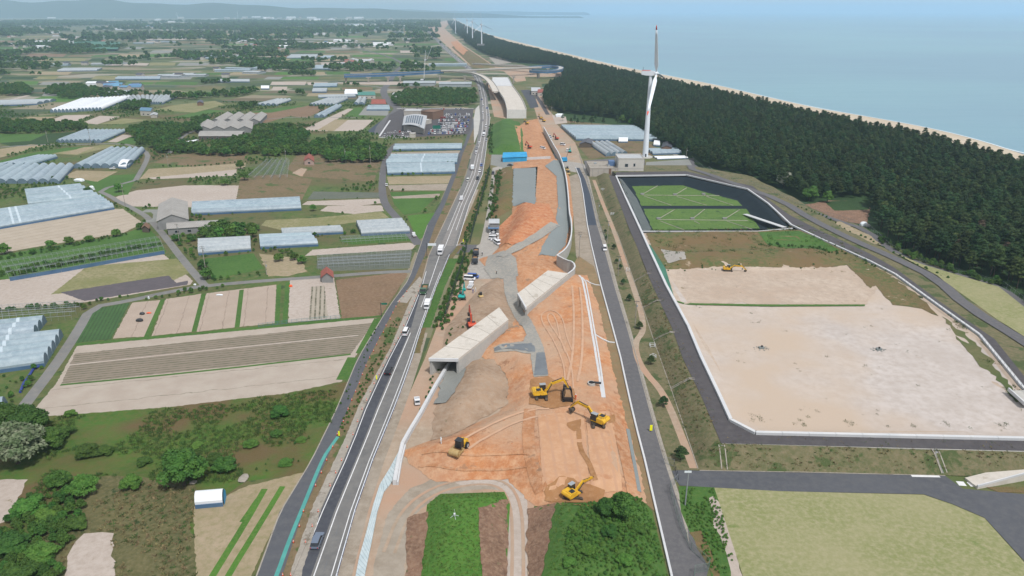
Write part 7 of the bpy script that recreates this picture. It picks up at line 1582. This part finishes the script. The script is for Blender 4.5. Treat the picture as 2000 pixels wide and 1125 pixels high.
# shrub belts: hedgerows along fields and road edges (nobody could count them)
def belt(name, px, w, sp, sc, label, proto=BROAD, z=True, n=2):
    P = polyline(px, None, step=sp); pts = []
    for p in P:
        for _ in range(n): pts.append((p.x+random.uniform(-w, w)/2, p.y+random.uniform(-w, w)/2))
    A_ = np.array(pts); return instancer(name, A_, np.random.uniform(sc[0], sc[1], len(A_)), [m[0] for m in proto], label, zs=HF(A_)-.1)
belt('hedge', [(505,246),(560,246),(608,248)], 3, 2, (.3, .5), 'low hedge beside the wood')
for i, (px, w, sp, sc, l, nn) in enumerate((([(605,208),(660,209),(735,208)],2,3,(.35,.5),'dark hedge behind the slim tunnels',1),([(320,326),(400,325),(460,318)],2,3,(.15,.3),'low weeds along the field edge',1),([(240,458),(120,485),(0,505)],5,2.2,(.12,.3),'weeds and saplings along the sand rows',2),([(20,536),(140,512),(300,480)],7,1.6,(.15,.38),'weeds growing through the bare greenhouse frame',3),([(-60,610),(60,603),(165,598)],4,2,(.15,.3),'weeds growing through the hoop frame by the lane',2),([(905,640),(885,640),(868,690),(855,720),(838,760),(825,800)],1.6,2.2,(.08,.16),'weeds on the edge of the main road',1),([(860,640),(880,590),(900,530),(912,490)],5,1.4,(.12,.28),'green shrubs under the tall dark fence',3),([(905,478),(925,430),(945,370),(955,330)],3,2,(.12,.25),'green shrubs along the upper dark fence',2),([(958,430),(963,390),(972,340)],6,2.2,(.15,.35),'shrubs on the slope below the grey basin',2),([(1590,462),(1660,498),(1720,528)],3,2.5,(.08,.2),'rough weeds on the landfill rim',1),([(1300,525),(1420,521),(1600,524)],6,2.5,(.06,.16),'weeds at the head of the sand field',1),([(1480,478),(1560,484),(1640,496)],4,1.8,(.1,.25),'green scrub along the top of the dike',2),([(735,640),(700,730),(670,790)],1.5,2,(.05,.12),'weeds between field and frontage road',1),([(775,625),(745,690),(705,770),(668,840)],2.2,1.4,(.06,.15),'weeds on the verge between the two roads',2),([(768,268),(800,274),(850,272),(905,266)],2,3,(.2,.4),'clipped shrubs along the car park edge',1),([(1560,405),(1640,445),(1700,470),(1760,505),(1850,545)],2,3,(.1,.22),'shrubs along the seaward track',1),([(1720,470),(1800,512),(1880,538),(1960,560)],5,2.2,(.2,.5),'undergrowth below the pines at the fence',2),([(960,300),(956,270),(960,245)],3,3,(.2,.4),'shrubs on the left foot of the green mound',1))):
    belt('shrubs', px, w, sp, sc, l, n=nn)
# grass tufts and low leaves
def tuftmesh(name, mat, n, r, h, seed):
    rs_ = random.Random(seed); V = []; Fc = []
    for i in range(n):
        a = rs_.uniform(0, 6.28); d = rs_.uniform(0, r); x, y = d*math.cos(a), d*math.sin(a); b_ = rs_.uniform(0, 6.28); w = rs_.uniform(.05, .14); hh = h*rs_.uniform(.4, 1); lx, ly = rs_.uniform(-.3, .3), rs_.uniform(-.3, .3)
        k = len(V); V += [(x-w*math.cos(b_), y-w*math.sin(b_), 0), (x+w*math.cos(b_), y+w*math.sin(b_), 0), (x+lx+w*.5*math.cos(b_), y+ly+w*.5*math.sin(b_), hh), (x+lx-w*.5, y+ly, hh*.9)]; Fc.append((k, k+1, k+2, k+3))
    return mesh(name, V, Fc, mat)
mk('tuft_dry', [S(150,136,96), S(126,116,78)], .8, rnd=.2); mk('tuft_green', [S(104,142,62), S(88,122,52)], .8, rnd=.2); mk('tuft_dark', [S(80,108,50), S(68,96,44)], .8, rnd=.2)
TG = [tuftmesh('tuft', 'tuft_green', 30, .8, .35, 1), tuftmesh('tuft', 'tuft_dark', 26, .9, .7, 2)]; TD = [tuftmesh('tuft', 'tuft_dry', 24, .8, .4, 3), tuftmesh('tuft', 'tuft_dark', 20, .6, .4, 4), tuftmesh('tuft', 'tuft_dry', 24, .7, .3, 5)]
def scatter(name, px, sp, sc, protos, label, seed, thr=-9, ns=.12):
    P = fill(world_poly(px), sp, seed, .5)
    if name in ('dry_grass', 'thicket', 'meadow_grass'):
        for q in ([(105,1260),(128,1088),(163,1038),(217,1041),(232,1260)], [(-60,936),(56,935),(32,985),(5,1022),(-60,1042)]): P = P[~inside(P, world_poly(q))]
    if thr > -9: P = P[vnoise(P, ns, seed) > thr]
    return instancer(name, P, np.random.uniform(sc[0], sc[1], len(P)), protos, label, zs=HF(P)+.05)
scatter('meadow_grass', [(0,1200),(0,1040),(60,940),(120,850),(70,818),(330,797),(560,770),(670,747),(640,850),(600,920),(480,938),(380,945),(200,930),(100,1010),(110,1200)], 1.1, (.5, 1.1), TG, 'rough green meadow growth below the sand field', 1, -.05)
scatter('dry_grass', [(110,1200),(120,1000),(190,935),(378,955),(384,1200)], 1.3, (.5, 1.2), TD, 'patchy dry grass and weeds left of the crop field', 2, -.1)
scatter('mound_grass', [(815,1190),(836,986),(862,968),(982,964),(990,1000),(935,1000),(950,1190)], .8, (.3, .6), TG[:1], 'fresh green grass on the small mound', 3)
scatter('mound_leaves', [(1100,1190),(1105,1060),(1150,1000),(1200,980),(1252,978),(1270,1000),(1300,1100),(1305,1190)], .75, (.04, .13), BRIGHT+[BROAD[0][0]], 'dense low leaves covering the bush mound', 4, -.55, .3)
scatter('bank_grass', [(1372,916),(1412,873),(1600,877),(2010,890),(2010,925),(1846,925)], 1.3, (.5, 1.0), TD, 'dry tufts on the front bank of the landfill', 5, -.2, .4)
scatter('bank_grass', [(1240,552),(1274,540),(1335,690),(1405,860),(1362,905),(1312,770),(1278,670)], 1.3, (.5, 1.0), TD, 'dry tufts on the long side bank of the landfill', 6, -.2, .4)
scatter('bank_leaves', [(1328,955),(1392,955),(1412,1010),(1425,1060),(1445,1190),(1400,1190),(1388,1115),(1345,1035)], .8, (.05, .11), BRIGHT, 'leafy ground cover beside the wire fence', 7, -.3, .3)
scatter('thicket', [(0,1190),(0,1030),(40,985),(110,960),(180,970),(150,1040),(110,1190)], 1.7, (.15, .4), [m[0] for m in BROAD[:3]], 'tangled green thicket in the lower left', 8, -.4, .2)
scatter('field_weeds', [(1430,824),(1475,848),(2000,858),(2000,845),(1500,838),(1440,815)], .9, (.3, .8), [TG[1], TD[0]], 'weeds growing along the foot of the white wall', 9, .25, .5)
scatter('field_weeds', [(1830,600),(1990,760),(2000,840),(1940,760),(1880,690),(1760,590)], 1.1, (.4, 1.1), [TG[1], TD[0]], 'scattered dark weeds on the seaward side of the sand field', 10, .3, .25)
scatter('field_weeds', [(1330,600),(1690,596),(1960,790),(1960,845),(1480,840),(1350,640)], 1.9, (.15, .7), [TG[1], TD[1]], 'sparse dark weed spots on the open sand field', 11, .5, .22)
scatter('shrubs', [(640,760),(600,905),(480,930),(500,860),(560,785)], 4.5, (.04, .14), [m[0] for m in BROAD], 'low shrubs dotted over the right part of the meadow', 12)
scatter('dike_grass', [(1266,458),(1560,454),(1600,468),(1695,518),(1735,545),(1690,530),(1600,518),(1420,514),(1305,518),(1280,495)], 1.6, (.5, 1.5), TG+TD, 'rough grass and weeds on the landfill dike', 14, -.1, .3)
scatter('mound_grass', [(1062,1190),(1088,990),(1160,985),(1150,1190)], .9, (.3, .7), TG[:1], 'low grass on the open flank of the bush mound', 15)
# stones on the orange fill and soil heaps
def rocks(label, px, sp, sc, seed, mat):
    ms = []
    for k in range(3):
        bm = bmesh.new(); bmesh.ops.create_icosphere(bm, subdivisions=1, radius=.5); r_ = random.Random(k)
        for v in bm.verts: v.co *= r_.uniform(.7, 1.15); v.co.z *= .6
        me = bpy.data.meshes.new('clod'); bm.to_mesh(me); bm.free(); me.materials.append(MATS[mat]); ms.append(me)
    return scatter('clods', px, sp, sc, ms, label, seed)
rocks('clods of orange earth strewn over the fill edge', [(800,890),(890,860),(990,800),(1000,760),(1030,790),(1050,960),(1000,935),(850,935)], 2.2, (.1, .45), 3, 'orange_deep')
rocks('clods of soil on the scrubby heap', [(860,720),(965,706),(990,745),(986,788),(880,848),(850,856)], 1.5, (.15, .6), 4, 'scrubsoil'); rocks('clods on the slope beside the culverts', [(940,508),(985,492),(1090,506),(1060,544),(1015,568),(960,528)], 1.8, (.15, .5), 5, 'orange_slope')

# ================================================================== FAR COUNTRY
# woods and hedgerows beyond 450 m: one mass of crowns
rsn = np.random.RandomState(4)
def far_trees():
    out = []
    for (y0, y1, sp, thr, sc) in ((620, 1300, 8, .6, 1.0), (1300, 2600, 14, .26, 1.6), (2600, 7000, 32, .12, 3.2)):
        X = y1*.85; gx, gy = np.meshgrid(np.arange(-X, X*.12, sp), np.arange(y0, y1, sp)); P = np.stack([gx.ravel(), gy.ravel()], 1)+rsn.uniform(-.45, .45, (gx.size, 2))*sp
        u = P[:, 0]/P[:, 1]; road = -0.085 if y1 < 1400 else -0.095
        P = P[(u < road-.02*(P[:, 1] < 1300)) & (u > -.83)]
        nz = vnoise(P, .011 if y1 < 3000 else .004, 21)+.5*vnoise(P, .031, 22); 
        rows_ = np.abs(((P[:, 0]*.1+P[:, 1])/120) % 1-.5) < .035
        keep = (nz > thr) | (rows_ & (vnoise(P, .02, 23) > .35)); P = P[keep]
        for p in P: out.append((p[0], p[1], sc))
    return np.array(out)
FT = far_trees(); FQ = {tuple(p) for p in free_of(FT[:, :2].copy(), 1.0)}; FT = np.array([p for p in FT if (p[0], p[1]) in FQ])
# keep the traced woods, roads and greenhouses between 620 and 900 m free
ky = FT[:, 1] > 760
FT = FT[ky | (vnoise(FT[:, :2], .02, 31) > .55)]
BLOB = [leaf_mesh('crown', broad_lobes(random.Random(70+i), 3.8, 7, 10), 130, 2.6, 'leaves', 70+i, .4) for i in range(3)]
instancer('distant_woodland', FT[:, :2], FT[:, 2]*np.random.uniform(.7, 1.2, len(FT)), BLOB, 'distant woods and hedgerows fading into the haze')
# far buildings and greenhouses
def far_gable(w, d, h, wall, roof):
    t = thing('farm_building', '', 'building'); b = B(); V = [(-w/2, -d/2, 0), (w/2, -d/2, 0), (w/2, d/2, 0), (-w/2, d/2, 0)]; V += [(x, y, h) for x, y, _ in V]+[(-w/2, 0, h*1.35), (w/2, 0, h*1.35)]
    B().add(V, [(0, 1, 5, 4), (1, 2, 6, 9, 5), (2, 3, 7, 6), (3, 0, 4, 8, 7)]).obj('wall', wall, t)
    B().add([(-w/2-.4, -d/2-.4, h-.05), (w/2+.4, -d/2-.4, h-.05), (w/2+.4, 0, h*1.35+.15), (-w/2-.4, 0, h*1.35+.15), (w/2+.4, d/2+.4, h-.05), (-w/2-.4, d/2+.4, h-.05)], [(0, 1, 2, 3), (3, 2, 4, 5)]).obj('roof', roof, t)
    PENDING.add(t.name); return freeze(t)
FB = [far_gable(11, 8, 5, 'wall_cream', 'roof_dark'), far_gable(12, 9, 5.5, 'wall_cream', 'roof_blue'), far_gable(10, 8, 5, 'wall_cream', 'roof_red'), far_gable(26, 12, 6, 'wall_cream', 'roof_light'), far_gable(45, 18, 6, 'polyfilm_white', 'polyfilm_white'), far_gable(60, 14, 3, 'polyfilm', 'polyfilm'), far_gable(32, 20, 3, 'polyfilm_grey', 'polyfilm_grey')]
NMS = [('dark-roofed house', 'house'), ('blue-roofed house', 'house'), ('red-roofed house', 'house'), ('pale hall', 'hall'), ('long white hall', 'hall'), ('long pale greenhouse', 'greenhouse'), ('grey greenhouse block', 'greenhouse')]
def far_put(k, p, rz, where, s=1.0):
    o = placed(FB[k], p, rz, label=f'{NMS[k][0]} {where}', group=NMS[k][0]+'s far inland', cat=NMS[k][1], scale=s); 
    o.name = ('greenhouse' if k > 4 else 'hall' if k > 2 else 'house'); return o
rs = random.Random(23)
CL = [((220,172),26,5,'in the hamlet behind the white greenhouse complex',(0,1,1,0)),((262,174),20,4,'in the hamlet behind the white greenhouse complex',(0,1,1)),((690,128),36,6,'in the red village cluster behind the viaduct',(2,2,0,3)),((60,92),60,6,'scattered at the wooded edge on the far left',(0,0,3,1)),((95,50),120,8,'in the hazy village on the far left',(0,3,1,5)),((300,56),140,8,'in the hazy village band in the middle distance',(0,3,5,1,2)),((250,30),220,7,'in the faint town under the hills',(3,4,3,5)),((480,36),170,8,'in the faint town under the hills',(3,4,3,5)),((640,42),150,9,'in the hazy town before the coast bend',(0,3,4,5,2)),((740,56),90,8,'among the far plots near the main road',(3,5,4,6)),((600,60),120,8,'in the middle of the hazy plain',(0,3,5,1)),((700,36),110,6,'in the hazy town before the coast bend',(3,4,0)),((560,90),120,8,'on a far plot of the plain',(0,4,6,2)),((440,110),100,10,'on a far plot of the plain',(5,0,6)),((700,88),70,6,'among the far plots near the main road',(3,0,4)),((420,78),90,8,'among the hazy woods of the plain',(5,6,3)),((800,80),40,6,'beside the far stretch of the main road',(3,0)),((170,128),90,6,'on the far fields at the left',(5,6,0)),((350,150),60,6,'on the far fields at the left',(0,6)),((470,140),80,6,'on the mid fields before the viaduct',(5,0,6))]
cnt = [16,8,22,12,26,26,26,28,26,18,26,16,18,12,12,10,6,8,7,6]
for (c, sx, sy, l, ks), n in zip(CL, cnt):
    for _ in range(n):
        x, y = c[0]+rs.gauss(0, sx*.5), c[1]+max(-sy, min(sy, rs.gauss(0, sy*.5))); 
        if y < 27: y = 27+rs.random()*3
        k = rs.choice(ks); far_put(k, tuple(G(x, y)), rs.choice((.1, .1, 1.67, -.3, .5)), l, 1.0 if y > 60 else 1.5 if y > 38 else 2.6)
far_put(4, tuple(G(88, 94)), .1, 'with a bright roof at the wooded edge on the far left', .9); far_put(4, tuple(G(195, 167)), .1, 'lying low beside the hamlet', .7); far_put(5, tuple(G(45, 118)), .05, 'before the dark copse on the far left', 1.1); far_put(4, tuple(G(800, 127)), .05, 'behind the viaduct beside the road', .6); far_put(5, tuple(G(875, 129)), .02, 'beside the main road behind the viaduct', 1.2); far_put(6, tuple(G(820, 166)), .02, 'hidden behind the rectangular wood', 1.4); far_put(6, tuple(G(890, 168)), .02, 'behind the corner of the rectangular wood nearest the road', 1.4)
sheet('netting_field', [(144,80),(235,82),(230,96),(146,96)], 'liner_green', z=4.5)
for i in range(170):
    y = rs.choice((30, 33, 36, 40, 44, 48, 54, 60, 66, 74, 84))+rs.uniform(-2, 2); x = rs.uniform(-20, 800 if y < 60 else 720); k = rs.choice((0, 0, 1, 3, 3, 4, 5, 2))
    far_put(k, tuple(G(x, y)), rs.choice((.1, .1, 1.67, -.3)), 'standing alone among the hazy plots of the plain', 1.0 if y > 60 else 1.3 if y > 40 else 2.0)
drop_unused()

# ================================================================== HAZE
def haze_box():
    m = bpy.data.materials.new('haze'); m.use_nodes = True; t = m.node_tree; t.nodes.clear()
    o_ = t.nodes.new('ShaderNodeOutputMaterial'); v = t.nodes.new('ShaderNodeVolumePrincipled')
    v.inputs['Color'].default_value = HAZE_COL; v.inputs['Density'].default_value = HAZE; v.inputs['Anisotropy'].default_value = 0.1
    t.links.new(v.outputs[0], o_.inputs['Volume'])
    b = B(); b.box(0, 17000, -4, 90000, 36000, 304)
    me = b.me('haze', None); me.materials.append(m)
    o = new_obj('haze', me); o['kind'] = 'stuff'; o['label'] = 'pale blue summer haze over the plain and the sea'
haze_box()
